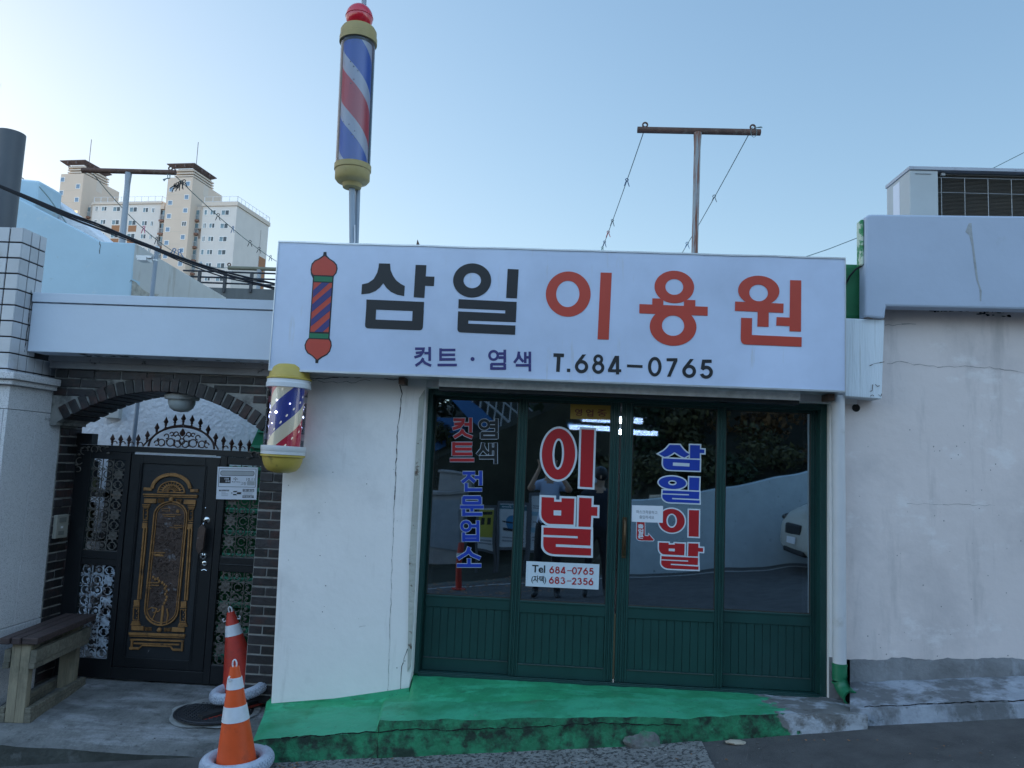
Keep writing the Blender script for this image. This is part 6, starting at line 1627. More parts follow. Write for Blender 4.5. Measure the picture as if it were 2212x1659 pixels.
# boulder at the foot of the step, stones and leaves
p = onroad(1392, 1612)
mb = MB(); n = 20
vs = []; mb.sph((0, 0, 0), 1.0, n=28)
for v in mb.v:
    k = 1 + 0.25 * mnoise.noise(v * 1.6) + 0.10 * mnoise.noise(v * 5); v.x *= 0.135 * k; v.y *= 0.10 * k; v.z = max(-0.02, v.z * 0.085 * k)
    v += Vector((p.x, p.y + 0.06, p.z + 0.0))
tag(mb.build("boulder", mat("boulder_stone", (0.14, 0.135, 0.13), 0.9, bump=1.2, bscale=60, var=0.3, vscale=30, stains=[dict(color=(0.03, 0.2, 0.09), scale=6, lo=0.5, hi=0.62, amount=0.8, z=(0.02, 0.07))]), smooth=True), "rounded grey boulder smeared with green paint embedded at the foot of the step", "boulder")
mb = MB(); p = onroad(1590, 1607)
mb.sph((0, 0, 0), 1.0, n=14)
for v in mb.v:
    k = 1 + 0.3 * mnoise.noise(v * 2); v.x *= 0.055 * k; v.y *= 0.03 * k; v.z *= 0.012 * k; v += Vector((p.x, p.y + 0.01, p.z + 0.006))
tag(mb.build("stone_chip", mat("pale_chip", (0.42, 0.36, 0.28), 0.9, var=0.2), smooth=True), "flat pale stone chip on the asphalt below the green step", "stone")
random.seed(8)
mb = MB()
LEAF = mat("dry_leaf", (0.26, 0.12, 0.05), 0.8, island=0.6, var=0.2)
spots = [onroad(random.uniform(590, 700), random.uniform(1640, 1665)) for _ in range(16)] + [onroad(random.uniform(700, 2200), random.uniform(1606, 1659)) for _ in range(20)] + [onroad(random.uniform(1700, 1900), 1603) for _ in range(8)]
for p in spots:
    s = random.uniform(0.004, 0.012); a = random.uniform(0, 6.28)
    mb.add([p + Vector((s * math.cos(a + k * 1.26) * (1.4 if k == 0 else 0.8), s * math.sin(a + k * 1.26), 0.008 + random.uniform(0, 0.006))) for k in range(5)], [list(range(5))])
stuff(mb.build("leaf_litter", LEAF, origin=(0, 0, 0)))
random.seed(9)
mb = MB()
for _ in range(90):
    x = random.uniform(-3.6, -1.8); y = random.uniform(4.72, 5.7); s = random.uniform(0.002, 0.006); p = Vector((x, y, porchz(x, y) + 0.004))
    mb.sph(p, s, n=6, sc=(1.3, 1, 0.6))
for _ in range(60):
    p = onroad(random.uniform(650, 2200), random.uniform(1600, 1659)); mb.sph(p + Vector((0, 0, 0.004)), random.uniform(0.002, 0.005), n=6, sc=(1.3, 1, 0.6))
stuff(mb.build("grit", mat("grit_grey", (0.15, 0.15, 0.145), 0.9, island=0.4), origin=(0, 0, 0)))

# ================================================================== HOUSE WALLS BEHIND THE GATE
ZA = lambda x, y: (x * 0.29995, 276.52 + y * 0.29995)
def wallpoly(name, pts, Y, th, m, label, cat="wall", bev=0.01):
    b = MB(); b.prism([(lambda p: Vector((p.x, Y, p.z)))(P(*ZA(x, y), Y)) for x, y in pts], (0, th, 0))
    return tag(b.build(name, m, bevel=bev), label, cat)
hw = thing("stair_wall", "pale blue stepped parapet wall rising behind the gate beam", "wall", (-3.8, 6.9, 0))
mb = MB(); Y = 6.9
mb.prism([V2(*ZA(x, y), Y) for x, y in ((-500, 180), (50, 465), (470, 682), (720, 816), (972, 828), (930, 1290), (-500, 1290))], (0, 0.16, 0)); mb.build("sloped_parapet", W_CYAN, hw, bevel=0.012)
cr_ = P(*ZA(972, 828), 6.9); Xs = cr_.x
e = PX(*ZA(1630, 1222), Xs); zt = (cr_.z + e.z) / 2
mb = MB(); 
def onside(x, y): p = PX(*ZA(x, y), Xs + 0.002); return Vector((Xs + 0.002, p.y, p.z))
mb.prism([Vector((Xs + 0.002, 6.905, cr_.z)), Vector((Xs + 0.002, 6.905, 2.0)), Vector((Xs + 0.002, e.y, 2.0)), Vector((Xs + 0.002, e.y, e.z)), onside(1130, 925), onside(1050, 872)], (-0.14, 0, 0))
mb.build("side_parapet", W_BEIGE, hw, bevel=0.008)
mb = MB()
crack(mb, [V2(*ZA(x, y), 6.898) for x, y in ((718, 818), (722, 850), (716, 905))], 0.012, jag=0.004)
crack(mb, [V2(*ZA(x, y), 6.898) for x, y in ((930, 1110), (948, 1098), (956, 1104))], 0.008)
mb.build("wall_crack", mat("crack_grey", (0.14, 0.15, 0.15), 0.9), hw)
mb = MB()
c0 = PX(*ZA(945, 1100), Xs + 0.002)
pts = [onside(938, 1092), onside(975, 1112), onside(1020, 1160), onside(1070, 1190), onside(1140, 1196), onside(1100, 1235), onside(935, 1235)]
for p in pts: p.x += 0.003; p.y = max(6.91, p.y)
mb.prism(pts, (0.006, 0, 0)); mb.build("broken_render", mat("broken_render", (0.46, 0.43, 0.37), 0.95, bump=1.5, bscale=40, var=0.25, vscale=20), hw)
uw = thing("upper_wall", "white rough rendered wall sloping down behind the pale blue parapet", "wall", (-5, 7.6, 0))
mb = MB(); mb.prism([V2(*ZA(x, y), 7.8) for x, y in ((60, 352), (285, 378), (282, 432), (330, 475), (400, 520), (462, 568), (540, 622), (620, 690), (700, 760), (790, 826), (700, 1000), (40, 1000))], (0, 0.3, 0)); mb.build("rough_wall", W_ROUGH, uw, bevel=0.02)
mb = MB(); mb.prism([V2(*ZA(x, y), 7.4) for x, y in ((-300, 330), (62, 352), (180, 372), (270, 378), (285, 385), (276, 460), (268, 540), (40, 900), (-300, 900))], (0, 0.38, 0)); mb.build("block", W_CYAN, uw, bevel=0.02)
wire("thin_cable", [P(*ZA(75, 308), 7.0), P(*ZA(170, 366), 7.3)], 0.005, ROPE, "thin grey wire from the flue pipe down to the pale blue block", "cable", n=4)
wire("thin_cable", [P(*ZA(285, 425), 7.2), P(*ZA(350, 500), 7.1), P(*ZA(420, 600), 7.0), P(*ZA(475, 682), 6.95)], 0.006, ROPE, "grey cable looping over the rough white wall", "cable", n=6)
# courtyard wall seen through the arch, leaning pole, green stair
cw = thing("courtyard_wall", "white rough rendered house wall seen through the arch above the gate", "wall", (-3.5, 8.3, 0))
mb = MB(); mb.box(-7, -1.83, 6.96, 7.09, -0.3, 2.9); mb.build("rendered_wall", W_ROUGH, cw)
mb = MB(); mb.box(-7, -4.2, 6.80, 6.955, -0.3, 0.5); mb.build("low_wall", CONC, cw)
mb = MB(); mb.box(-6.5, -1.85, 5.9, 6.955, -0.2, -0.02); struct(mb.build("courtyard_floor", CONC, origin=(0, 0, 0)))
a_, b_ = P(297, 875, 6.8), P(286, 975, 6.8)
mb = MB(); dd = (b_ - a_).normalized(); mb.tube([a_ - dd * 0.5, b_ + dd * 1.6], 0.018, 10)
tag(mb.build("leaning_pole", GALVP, smooth=True), "thin grey pole standing in the courtyard left of the arch lamp", "pole")
st = thing("green_stair", "green painted concrete stair rising behind the right side of the gate", "stair", (-2.3, 7.0, 0))
mb = MB(); 
n = 9
for i in range(n):
    y0 = 6.12 + i * 0.09; mb.box(-3.02, -1.86, y0, y0 + 0.09, -0.1, 0.10 + i * 0.185)
mb.build("flight", mat("stair_green_dark", (0.012, 0.12, 0.045), 0.6, bump=0.3, bscale=20, var=0.2), st)
mb = MB()
for i in range(n): y0 = 6.12 + i * 0.09; mb.box(-3.02, -1.86, y0 - 0.012, y0 + 0.088, 0.101 + i * 0.185, 0.130 + i * 0.185)
mb.build("tread", mat("stair_green_light", (0.10, 0.42, 0.26), 0.6, bump=0.3, bscale=20, var=0.12), st)
mb = MB(); Y = 6.75
tri = [V2(578, 880, Y), V2(640, 880, Y), V2(640, 990, Y), V2(538, 990, Y), V2(541, 965, Y)]
mb.prism(tri, (0, 0.1, 0)); mb.build("side_wall", mat("stair_green_mid", (0.02, 0.26, 0.12), 0.6, bump=0.2, bscale=20, var=0.12), st)
mb = MB(); mb.prism([V2(541, 961, Y - 0.02), V2(640, 966, Y - 0.02), V2(640, 972, Y - 0.02), V2(540, 967, Y - 0.02)], (0, 0.03, 0)); mb.prism([V2(556, 930, Y - 0.02), V2(640, 934, Y - 0.02), V2(640, 938, Y - 0.02), V2(556, 934, Y - 0.02)], (0, 0.03, 0))
mb.build("side_step", mat("stair_green_light", (0.10, 0.42, 0.26)), st)
# behind the left grille: dark shelf added to darken the view, then pale boxes
sh_ = thing("dark_filler_shelf", "made-up dark shelf with clutter, added to darken the view behind the upper left scroll panel", "shelf", (-4.1, 6.6, 0))
mb = MB(); mb.box(-4.42, -3.78, 6.5, 6.85, 1.30, 1.34); mb.box(-4.42, -3.78, 6.5, 6.85, 0.92, 0.95); mb.box(-4.42, -4.38, 6.5, 6.85, 0.0, 1.7); mb.box(-3.82, -3.78, 6.5, 6.85, 0.0, 1.7); mb.build("board", RUBBER, sh_)
random.seed(14); mb = MB()
for i in range(16):
    x = random.uniform(-4.36, -3.92); z = random.choice([0.951, 1.341]); w = random.uniform(0.05, 0.14); h = random.uniform(0.1, 0.3); mb.box(x, x + w, 6.52, 6.52 + w, z, z + h, random.choice([0, 0, 1, 2]))
mb.build("clutter", [RUBBER, mat("clutter_olive", (0.06, 0.065, 0.03), 0.8), mat("clutter_pale", (0.4, 0.4, 0.38), 0.8)], sh_)
pb = MB(); pb.box(-4.25, -4.0, 6.55, 6.78, -0.02, 0.65); pb.box(-4.28, -3.97, 6.52, 6.8, 0.651, 0.69)
tag(pb.build("storage_box", mat("pale_box", (0.5, 0.52, 0.54), 0.7, var=0.2, vscale=6), bevel=0.006), "pale boxes glimpsed behind the left scroll panels of the gate", "box")

# conduit on the beige wall
cd = thing("conduit_pipe", "grey vertical conduit pipe with a clamp in front of the beige side wall", "pipe", (-3.2, 6.5, 2.5))
a_, b_ = P(*ZA(1130, 872), 6.4), P(*ZA(1093, 1215), 6.4)
mb = MB(); mb.tube([a_, b_ + (b_ - a_) * 0.4], 0.019, 14); mb.build("pipe", GALVP, cd, smooth=True)
mb = MB(); mb.lathe(a_ - Vector((0, 0, 0.0)), [(0.022, 0), (0.022, 0.02), (0.018, 0.025)], 14); c = P(*ZA(1118, 942), 6.4)
mb.lathe(c - Vector((0, 0, 0.02)), [(0.025, 0), (0.025, 0.012)], 14, cap=False); mb.box(c.x - 0.16, c.x - 0.02, 6.37, 6.42, c.z + 0.0, c.z + 0.02); mb.box(c.x - 0.13, c.x - 0.05, 6.34, 6.44, c.z - 0.03, c.z - 0.001)
mb.build("clamp", ALU, cd)

# far dark wall with railing
fw = thing("roof_wall", "dark grey concrete roof wall with thin rails beside the third washing-line post", "wall", (-5, 13, 3))
FY = 13.0
mb = MB(); mb.prism([V2(*ZA(x, y), FY) for x, y in ((1250, 1140), (2300, 1172), (2300, 1300), (1250, 1300))], (0, 0.2, 0)); mb.build("concrete_wall", mat("dark_concrete", (0.11, 0.12, 0.125), 0.9, bump=0.3, bscale=5, var=0.15, vscale=2, stretch=(3, 1, 0.4)), fw)
mb = MB()
for x in (1440, 1625, 1815, 2010): 
    a_, b_ = V2(*ZA(x, 1036 + (x - 1440) * 0.03), FY), V2(*ZA(x, 1165), FY); mb.box(a_.x - 0.022, a_.x + 0.022, FY - 0.03, FY + 0.03, b_.z - 0.05, a_.z)
mb.build("rail_post", mat("dark_steel", (0.02, 0.025, 0.035), 0.5), fw)
mb = MB()
for y0 in (1030, 1072, 1112): 
    a_, b_ = V2(*ZA(1320, y0 - 4), FY), V2(*ZA(2300, y0 + 30), FY); mb.tube([a_, b_], 0.016, 6)
mb.build("rail", mat("dark_steel", (0.02, 0.025, 0.035)), fw)

# ================================================================== WASHING-LINE POSTS
LINES = {}
def tpost(label, Y, c0, c1, pu, pv1, rbar, polem, m_bar, eyes, depth_dir=(0, 0, 0), wtop=0.05, wbot=0.04):
    a_, b_ = P(*c0, Y), P(*c1, Y); b_.z = a_.z = (a_.z + b_.z) / 2
    t = thing("washing_line_post", label, "post", ((a_.x + b_.x) / 2, Y, a_.z - 1.5), "T-shaped washing-line posts on the roofs")
    m_ = MB(); m_.tube([a_, b_], rbar, 16, cap=False); m_.tube([a_ + Vector((0.002, 0, 0)), b_ - Vector((0.002, 0, 0))], rbar * 0.8, 12); m_.build("cross_bar", m_bar, t, smooth=True)
    p0, p1 = P(*pu, Y), P(*pv1, Y); m_ = MB()
    m_.tube([Vector((p0.x, Y, a_.z - rbar * 0.6)), Vector((p0.x, Y, a_.z - 0.18)), Vector((p1.x, Y, p1.z)), Vector((p1.x, Y, p1.z - 0.9))], [wtop, wtop * 0.8, wbot, wbot], 12); m_.build("post", polem, t, smooth=True)
    for u, v in eyes:
        p = P(u, v, Y); m_ = MB(); r = rbar * 0.75
        m_.tube([(p.x + r * math.cos(R(k)), Y, a_.z + rbar + r * 0.9 + r * math.sin(R(k))) for k in range(0, 360, 30)], r * 0.38, 6, closed=True)
        m_.build("eye_ring", RUSTP, t, smooth=True)
    return a_.z
q1 = lambda x, y: ((200 + x / 2.458) / 1.80832, (600 + y / 2.458) / 1.80832)
q4 = lambda x, y: ((2200 + x / 2.4578) / 1.80832, (400 + y / 2.4578) / 1.80832)
zT1 = tpost("grey washing-line post with a rusty cross bar in front of the apartment blocks", 9.7, q1(297, 170), q1(1195, 172), q1(742, 200), q1(682, 840), 0.034, GALVP, RUSTP, [q1(360, 130), q1(1147, 130)], wtop=0.044, wbot=0.040)
zT3 = tpost("pale grey washing-line post low beside the left end of the shop sign, half hidden", 14.9, q1(1700, 1095), q1(2700, 1130), q1(1998, 1125), q1(1980, 1385), 0.040, GALVP, mat("mossy_pipe", (0.16, 0.16, 0.12), 0.8), [q1(1708, 1072)], wtop=0.052, wbot=0.042)
zT2 = tpost("rust-streaked washing-line post with a brown cross bar rising above the middle of the sign", 7.45, q4(713, 252), q4(1893, 300), q4(1290, 300), q4(1262, 1460), 0.032, RUSTG, RUSTP, [q4(787, 200), q4(1820, 240)], wtop=0.042, wbot=0.032)
GRP = "washing lines strung between the roof posts"
def line3(u0, v0, Y0, z0, u1, v1, Y1, z1, r, label, sag):
    a_ = P(u0, v0, Y0); a_.z = z0; b_ = P(u1, v1, Y1); b_.z = z1
    n = 24; pts = []
    for k in range(n + 1):
        t = k / n; p = a_.lerp(b_, t); p.z -= sag * 4 * t * (1 - t); pts.append(p)
    m_ = MB(); m_.tube(pts, r, 5); o = m_.build("washing_line", ROPE, smooth=True); tag(o, label, "washing line", GRP); return pts
l1 = line3(*q1(405, 190), 9.7, zT1 - 0.05, *q1(1690, 1082), 14.9, zT3, 0.006, "washing line from the left end of the grey post towards the low pale post", 0.35)
l2 = line3(*q1(1200, 180), 9.7, zT1 - 0.05, *q1(2300, 1090), 14.9, zT3, 0.006, "washing line from the right end of the grey post, with most clothespins", 0.10)
l3 = line3(*q4(770, 285), 7.45, zT2 - 0.03, 1276, 612, 13.5, zT2 - 0.02, 0.005, "washing line from the left end of the rust-streaked post down to the sign", 0.05)
l4 = line3(*q4(1778, 330), 7.45, zT2 - 0.03, 1437, 612, 13.5, zT2 - 0.02, 0.005, "washing line from the right end of the rust-streaked post passing behind it", 0.05)
# the hidden far post the two right lines run to
tpost("washing-line post standing hidden behind the shop sign", 13.5, (1262, 612), (1450, 618), (1356, 616), (1350, 760), 0.036, GALVP, RUSTP, [(1276, 606), (1437, 608)])
def on_line(pts, v):
    best = None
    for i in range(len(pts) - 1):
        a_, b_ = proj(pts[i]), proj(pts[i + 1])
        if (a_[1] - v) * (b_[1] - v) <= 0:
            t = (v - a_[1]) / (b_[1] - a_[1]); return pts[i].lerp(pts[i + 1], t)
    return pts[-2]
PINC = {"dark blue": (0.02, 0.06, 0.16), "black": (0.01, 0.012, 0.015), "pink": (0.45, 0.05, 0.16), "blue": (0.05, 0.14, 0.28), "red": (0.35, 0.03, 0.03), "pale green": (0.3, 0.42, 0.38), "grey": (0.13, 0.15, 0.16), "dark": (0.03, 0.03, 0.03), "pale blue": (0.25, 0.4, 0.5)}
pinproto = {}
def pin(color, p, size, ang, label):
    if color not in pinproto:
        m_ = MB()
        for s in (-1, 1):
            m_.tube([(s * 0.10, 0, 0.36), (s * 0.20, 0, 0.22), (s * 0.10, 0, 0.05), (s * 0.16, 0, -0.15), (s * 0.34, 0, -0.62)], [0.045, 0.06, 0.05, 0.06, 0.045], 6)
        m_.tube([(-0.14, 0, 0.0), (0.14, 0, 0.0)], 0.03, 5); m_.tube([(-0.13, 0, 0.36), (0.13, 0, 0.36)], 0.05, 5)
        o = m_.build("clothespin", mat("pin_" + color.replace(" ", "_"), PINC[color], 0.5), smooth=True, origin=(0, 0, 0)); pinproto[color] = o
        used = o
    else:
        used = pinproto[color].copy(); COL.objects.link(used)
    used.location = p; used.scale = (size,) * 3; used.rotation_euler = (0, ang, random.uniform(-0.5, 0.5))
    tag(used, label, "clothespin", "clothespins on the washing lines")
def pv(y): return q1(0, y)[1]
def pr_(y): return q4(0, y)[1]
S1 = 0.14; S2 = 0.095
for i, (dx, an) in enumerate(((-0.10, 0.9), (-0.06, 0.6), (-0.03, 0.35), (0.0, 0.1), (0.04, -0.2))):
    p = on_line(l2, pv(270)); p = p + Vector((dx, 0, -0.03 + dx * 0.4))
    pin("black", p, 0.12, an, "black clothespin in the bunch of five high on the line, %s" % ("leftmost", "second from its left", "middle one", "second from its right", "rightmost")[i])
for c, y, lab in (("black", 600, "dark clothespin alone below the bunch, level with the top windows of the right block"), ("blue", 722, "blue clothespin below the dark one, over the second row of windows"), ("dark", 855, "dark clothespin midway down the right line over the blank end wall"), ("dark", 920, "small dark clothespin over the brown panels of the right block"), ("grey", 997, "grey clothespin against the sky right of the apartment block"), ("pale green", 1060, "pale green clothespin touching the left edge of the sign")):
    pin(c, on_line(l2, pv(y)), 0.11, 0, lab)
for c, y, lab in (("pink", 722, "pink clothespin on the left line left of the tall right tower"), ("dark", 826, "dark clothespin on the left line against the recessed balconies"), ("pale blue", 1062, "pale blue clothespin at the low end of the left line")):
    pin(c, on_line(l1, pv(y)), 0.12, 0.05, lab)
for i in range(2): pin("blue", on_line(l1, pv(940 + i * 9)) + Vector((i * 0.08, 0, 0)), 0.15, 0.4 - i * 0.6, "blue clothespin of the overlapping pair low on the left line, %s one" % ("left", "right")[i])
for c, y, lab in (("dark blue", 750, "dark blue clothespin, uppermost on the line left of the rust-streaked post"), ("grey", 1140, "grey clothespin above the red one left of the rust-streaked post"), ("red", 1250, "red clothespin above the sign left of the rust-streaked post"), ("dark blue", 1345, "dark blue clothespin just above the sign, under the red one"), ("pale green", 1400, "pale clothespin touching the top edge of the sign")):
    pin(c, on_line(l3, pr_(y)) - Vector((0, 0, 0.01)), 0.095, 0, lab)
pin("grey", on_line(l4, pr_(915)), 0.095, 0, "grey clothespin alone right of the rust-streaked post")
pin("blue", on_line(l4, pr_(1365)), 0.10, 0, "blue clothespin beside the foot of the rust-streaked post")
mb = MB(); p = P(*q4(1870, 243), 7.42)
for a in (10, 25, -5, 40): mb.tube([p + Vector((-0.03, 0, 0)), p + Vector((0.045 * math.cos(R(a)), 0, 0.045 * math.sin(R(a)) * 0.5))], 0.002, 4)
mb.tube([p + Vector((-0.04 + 0.03 * math.cos(R(k)), 0, -0.045 + 0.055 * math.sin(R(k)))) for k in range(0, 360, 30)], 0.003, 5, closed=True)
tag(mb.build("rope_knot", ROPE), "frayed rope knot tied round the right end of the brown cross bar", "rope")
mb = MB(); f = lambda x, y: P(*q1(x, y), 9.68)
mb.tube([f(1140, 200), f(1140, 235), f(1100, 242), f(1082, 262), f(1075, 250), f(1090, 243)], 0.008, 5); mb.tube([f(1118, 195), f(1120, 240)], 0.006, 5)
tag(mb.build("wire_hook", ROPE), "bent wire hook hanging under the right end of the grey post's bar", "hook")

# ================================================================== OVERHEAD CABLES
ZC = ZA
for i, (pts, r, lab) in enumerate((
    ([(-200, 330), (0, 412), (215, 500), (480, 610), (700, 690), (900, 775), (1120, 862), (1350, 950), (1600, 1030), (1820, 1085), (2100, 1150)], 0.013, "thick black overhead cable, topmost of the bundle crossing the left roofs"),
    ([(-200, 340), (0, 420), (215, 510), (480, 622), (700, 705), (900, 785), (1120, 872), (1350, 965), (1600, 1050), (1820, 1110), (2100, 1180)], 0.012, "thick black overhead cable, second in the bundle crossing the left roofs"),
    ([(-200, 350), (0, 428), (215, 518), (480, 634), (700, 720), (900, 790), (1120, 880), (1350, 980), (1600, 1070), (1820, 1120), (2100, 1195)], 0.009, "black overhead cable, third in the bundle crossing the left roofs"),
    ([(-200, 352), (0, 430), (215, 524), (480, 642), (700, 726), (900, 802), (1120, 878), (1350, 960), (1600, 1042), (1820, 1098), (2100, 1140)], 0.007, "thin black overhead cable, lowest of the bundle at its left end"))):
    n = len(pts); q = []
    for k, (x, y) in enumerate(pts): q.append(P(*ZC(x, y), 4.75 + 0.40 * k / (n - 1) + 0.0))
    # smooth
    out = []
    for k in range(n - 1):
        p0, p1, p2, p3 = q[max(0, k - 1)], q[k], q[k + 1], q[min(n - 1, k + 2)]
        for s in range(8):
            t = s / 8; out.append(0.5 * ((2 * p1) + (p2 - p0) * t + (2 * p0 - 5 * p1 + 4 * p2 - p3) * t * t + (3 * p1 - p0 - 3 * p2 + p3) * t ** 3))
    out.append(q[-1]); mb = MB(); mb.tube(out, r * 0.52, 8); tag(mb.build("overhead_cable", CABLE, smooth=True), lab, "cable", "bundle of black overhead cables")

# ================================================================== APARTMENT BLOCKS
def apt():
    th = R(7); D0 = 160.0
    O = P(*q1(1765, 900), D0); O.z = 0
    ea = Vector((math.cos(th), -math.sin(th), 0)); en = Vector((math.sin(th), math.cos(th), 0)); 
    def loc(x, y, dep=0.0):
        d = ray(*q1(x, y)); o = O + en * dep; t = (o - EYE).dot(en) / d.dot(en); p = EYE + d * t
        return (p - o).dot(ea), p.z
    def W(a, dep, z): return O + ea * a + en * dep + Vector((0, 0, z))
    base = thing("apartment_building", "tall cream and white apartment complex with two towers far behind the roofs", "building", W(-30, 0, 0))
    def bx(mb, a0, a1, d0, d1, z0, z1, m=0, mtop=None):
        vs = [W(a, d, z) for z in (z0, z1) for a, d in ((a0, d0), (a1, d0), (a1, d1), (a0, d1))]
        mb.add(vs, [(3, 2, 1, 0), (4, 5, 6, 7), (0, 1, 5, 4), (1, 2, 6, 5), (2, 3, 7, 6), (3, 0, 4, 7)], m)
    # right block
    R0, _ = loc(1425, 900); R1, _ = loc(1752, 900); _, RZ = loc(1600, 505)
    mb = MB(); bx(mb, R0, R1, 0, 14.5, 0, RZ); 
    M0, _ = loc(380, 700); M1, _ = loc(1035, 700); _, MZ = loc(700, 488)
    bx(mb, M0, M1, 0, 13, 0, MZ); bx(mb, M1, M1 + 2.2, 2, 13, 0, MZ)
    wl = mb.build("wall", [AWHITE], base)
    mb = MB()   # parapet caps
    bx(mb, R0 - 0.2, R1 + 0.25, -0.25, 14.8, RZ + 0.01, RZ + 0.9); bx(mb, M0 - 0.2, M1 + 0.3, -0.25, 13.2, MZ + 0.01, MZ + 0.5)
    for z in range(1, 14):   # joint shadows of the floor bands
        pass
    mb.build("parapet", CREAM2, base)
    # end wall brown panels
    mb = MB(); e0 = RZ - 8.2
    for k in range(3): bx(mb, R1 + 0.005, R1 + 0.03, 11.2, 14.2, e0 - 3.0 * k - 2.6, e0 - 3.0 * k)
    mb.build("brown_panel", ABROWN, base)
    mb = MB(); bx(mb, R1 + 0.004, R1 + 0.012, 11.0, 11.12, 0, RZ - 2); mb.build("joint_line", ADARK, base)
    # towers
    fz = 2.8
    TW = []
    for k, (xa, xb, xs, yt, yref) in enumerate(((75, 292, 528, 190, 400), (1098, 1338, 1512, 225, 500))):
        dep = -2.0
        a0, _ = loc(xa, yref, dep); a1, _ = loc(xb, yref, dep); _, tz = loc((xa + xb) / 2, yt + 4, dep)
        mb = MB(); dd = 12.0; bx(mb, a0, a1, dep, dep + dd, 0, tz); mb.build("tower_wall", CREAM, base)
        mb = MB()
        for i in range(4):
            z = tz - 0.3 + i * 0.62; bx(mb, a0 + 1.2, a1 - 0.2, dep + 0.4, dep + 8.5, z + 0.05, z + 0.32)
        bx(mb, a0 + 1.6, a1 - 0.6, dep + 1, dep + 8, tz, tz + 2.3); mb.build("louvre", CREAM2, base)
        mb = MB()
        rz = tz + 2.9
        q_ = [(a0 - 0.3, dep - 0.5), (a1 + 0.4, dep - 0.5), (a1 + 0.4, dep + 8.5), (a0 - 0.3, dep + 8.5)]
        for i in range(4):
            p_, r__ = Vector(q_[i]), Vector(q_[(i + 1) % 4]); d_ = (r__ - p_).normalized(); n_ = Vector((-d_.y, d_.x)) * 1.0
            vs = [W(*p_, rz), W(*r__, rz), W(*(r__ - d_ * 1.0 + n_), rz - 0.7), W(*(p_ + d_ * 1.0 + n_), rz - 0.7)]
            mb.add(vs + [v + Vector((0, 0, 0.16)) for v in vs], [(0, 1, 2, 3), (7, 6, 5, 4), (0, 4, 5, 1), (3, 2, 6, 7)])
            for s in (0.33, 0.66):
                c_ = p_.lerp(r__, s); bx(mb, c_.x - 0.12, c_.x + 0.12, c_.y - 0.12, c_.y + 0.12, tz + 2.2, rz - 0.2)
        mb.build("roof_canopy", mat("canopy_brown", (0.10, 0.075, 0.08), 0.7), base)
        mb = MB(); mb.tube([W(a1 - 1.5, dep + 3, rz - 0.5), W(a1 - 1.5, dep + 3, rz + 6.5)], 0.07, 5); mb.build("lightning_rod", ADARK, base)
        mb = MB(); z = tz - 4
        for f_ in range(14):    # thin storey joints
            bx(mb, a0 - 0.005, a0 + (a1 - a0) * 0.7, dep - 0.01, dep, z - f_ * 2.8, z - f_ * 2.8 + 0.08)
        mb.build("storey_joint", mat("joint_grey", (0.48, 0.44, 0.38), 0.9), base)
        TW.append((a0, a1, dep, tz))
    # lintel box with pent roof at the tower door
    # windows ------------------------------------------------
    protos = {}
    def win(xc, yc, wpx, hpx, dep=0.0, kind="pair", g=AGLASS):
        a, z = loc(xc, yc, dep); w = wpx * 0.0225; h = hpx * 0.0225
        key = (kind, round(w, 2), round(h, 2), g.name)
        off = W(a, dep, z)
        if key not in protos:
            mb = MB()
            def b_(x0, x1, y0, y1, z0, z1, m):
                vs = [ea * xx + en * yy + Vector((0, 0, zz)) for zz in (z0, z1) for xx, yy in ((x0, y0), (x1, y0), (x1, y1), (x0, y1))]
                mb.add(vs, [(3, 2, 1, 0), (4, 5, 6, 7), (0, 1, 5, 4), (1, 2, 6, 5), (2, 3, 7, 6), (3, 0, 4, 7)], m)
            f_ = 0.10
            b_(-w / 2, w / 2, -0.06, 0.05, -h / 2, -h / 2 + f_, 1); b_(-w / 2, w / 2, -0.06, 0.05, h / 2 - f_, h / 2, 1)
            b_(-w / 2, -w / 2 + f_, -0.06, 0.05, -h / 2 + f_, h / 2 - f_, 1); b_(w / 2 - f_, w / 2, -0.06, 0.05, -h / 2 + f_, h / 2 - f_, 1)
            if kind != "single": b_(-0.05, 0.05, -0.055, 0.05, -h / 2 + f_, h / 2 - f_, 1)
            b_(-w / 2 + f_, 0, -0.02, 0.03, -h / 2 + f_, h / 2 - f_, 0); b_(0, w / 2 - f_, -0.03, 0.03, -h / 2 + f_, h / 2 - f_, 2)
            o = ORG[base.name]
            me_o = mb.build("window", [g, mat("window_frame_white", (0.72, 0.74, 0.76), 0.6), AGLASS2 if kind == "pair" and g is AGLASS else g], base, origin=None)
            # build() wrote vertices relative to the building: move the object instead so copies can share the mesh
            me_o.data.transform(Matrix.Translation(o)); me_o.location = off - o
            protos[key] = me_o; return me_o
        c = protos[key].copy(); COL.objects.link(c); c.parent = base; c.location = off - ORG[base.name]; return c
    dy = 127
    for r in range(6):      # right block
        y = 565 + r * dy; s = -11 * r
        win(1485 + s, y, 34, 56, kind="single" if r in (0, 3) else "pair", g=AGLASS); win(1555 + s, y, 62, 52); win(1672 + s, y + 2, 86, 54)
    for r in range(6):      # middle block
        y = 530 + r * dy; s = -12 * r
        win(438 + s, y, 32, 54, g=AGLASS2); win(510 + s, y, 62, 50); win(630 + s, y + 3, 86, 52); win(790 + s, y + 8, 88, 54); win(908 + s, y + 12, 62, 52); win(980 + s, y + 15, 34, 54)
    mb = MB()
    for r in (1, 2, 3, 4, 5):
        for xc in (630, 790):
            a, z = loc(xc - 12 * r, 530 + r * dy + 62, 0); bx(mb, a - 1.0, a + 1.0, -0.03, -0.002, z - 0.75, z + 0.72)
    mb.build("brown_panel", ABROWN, base)
    mb = MB()
    for xc in (490, 1420): pass
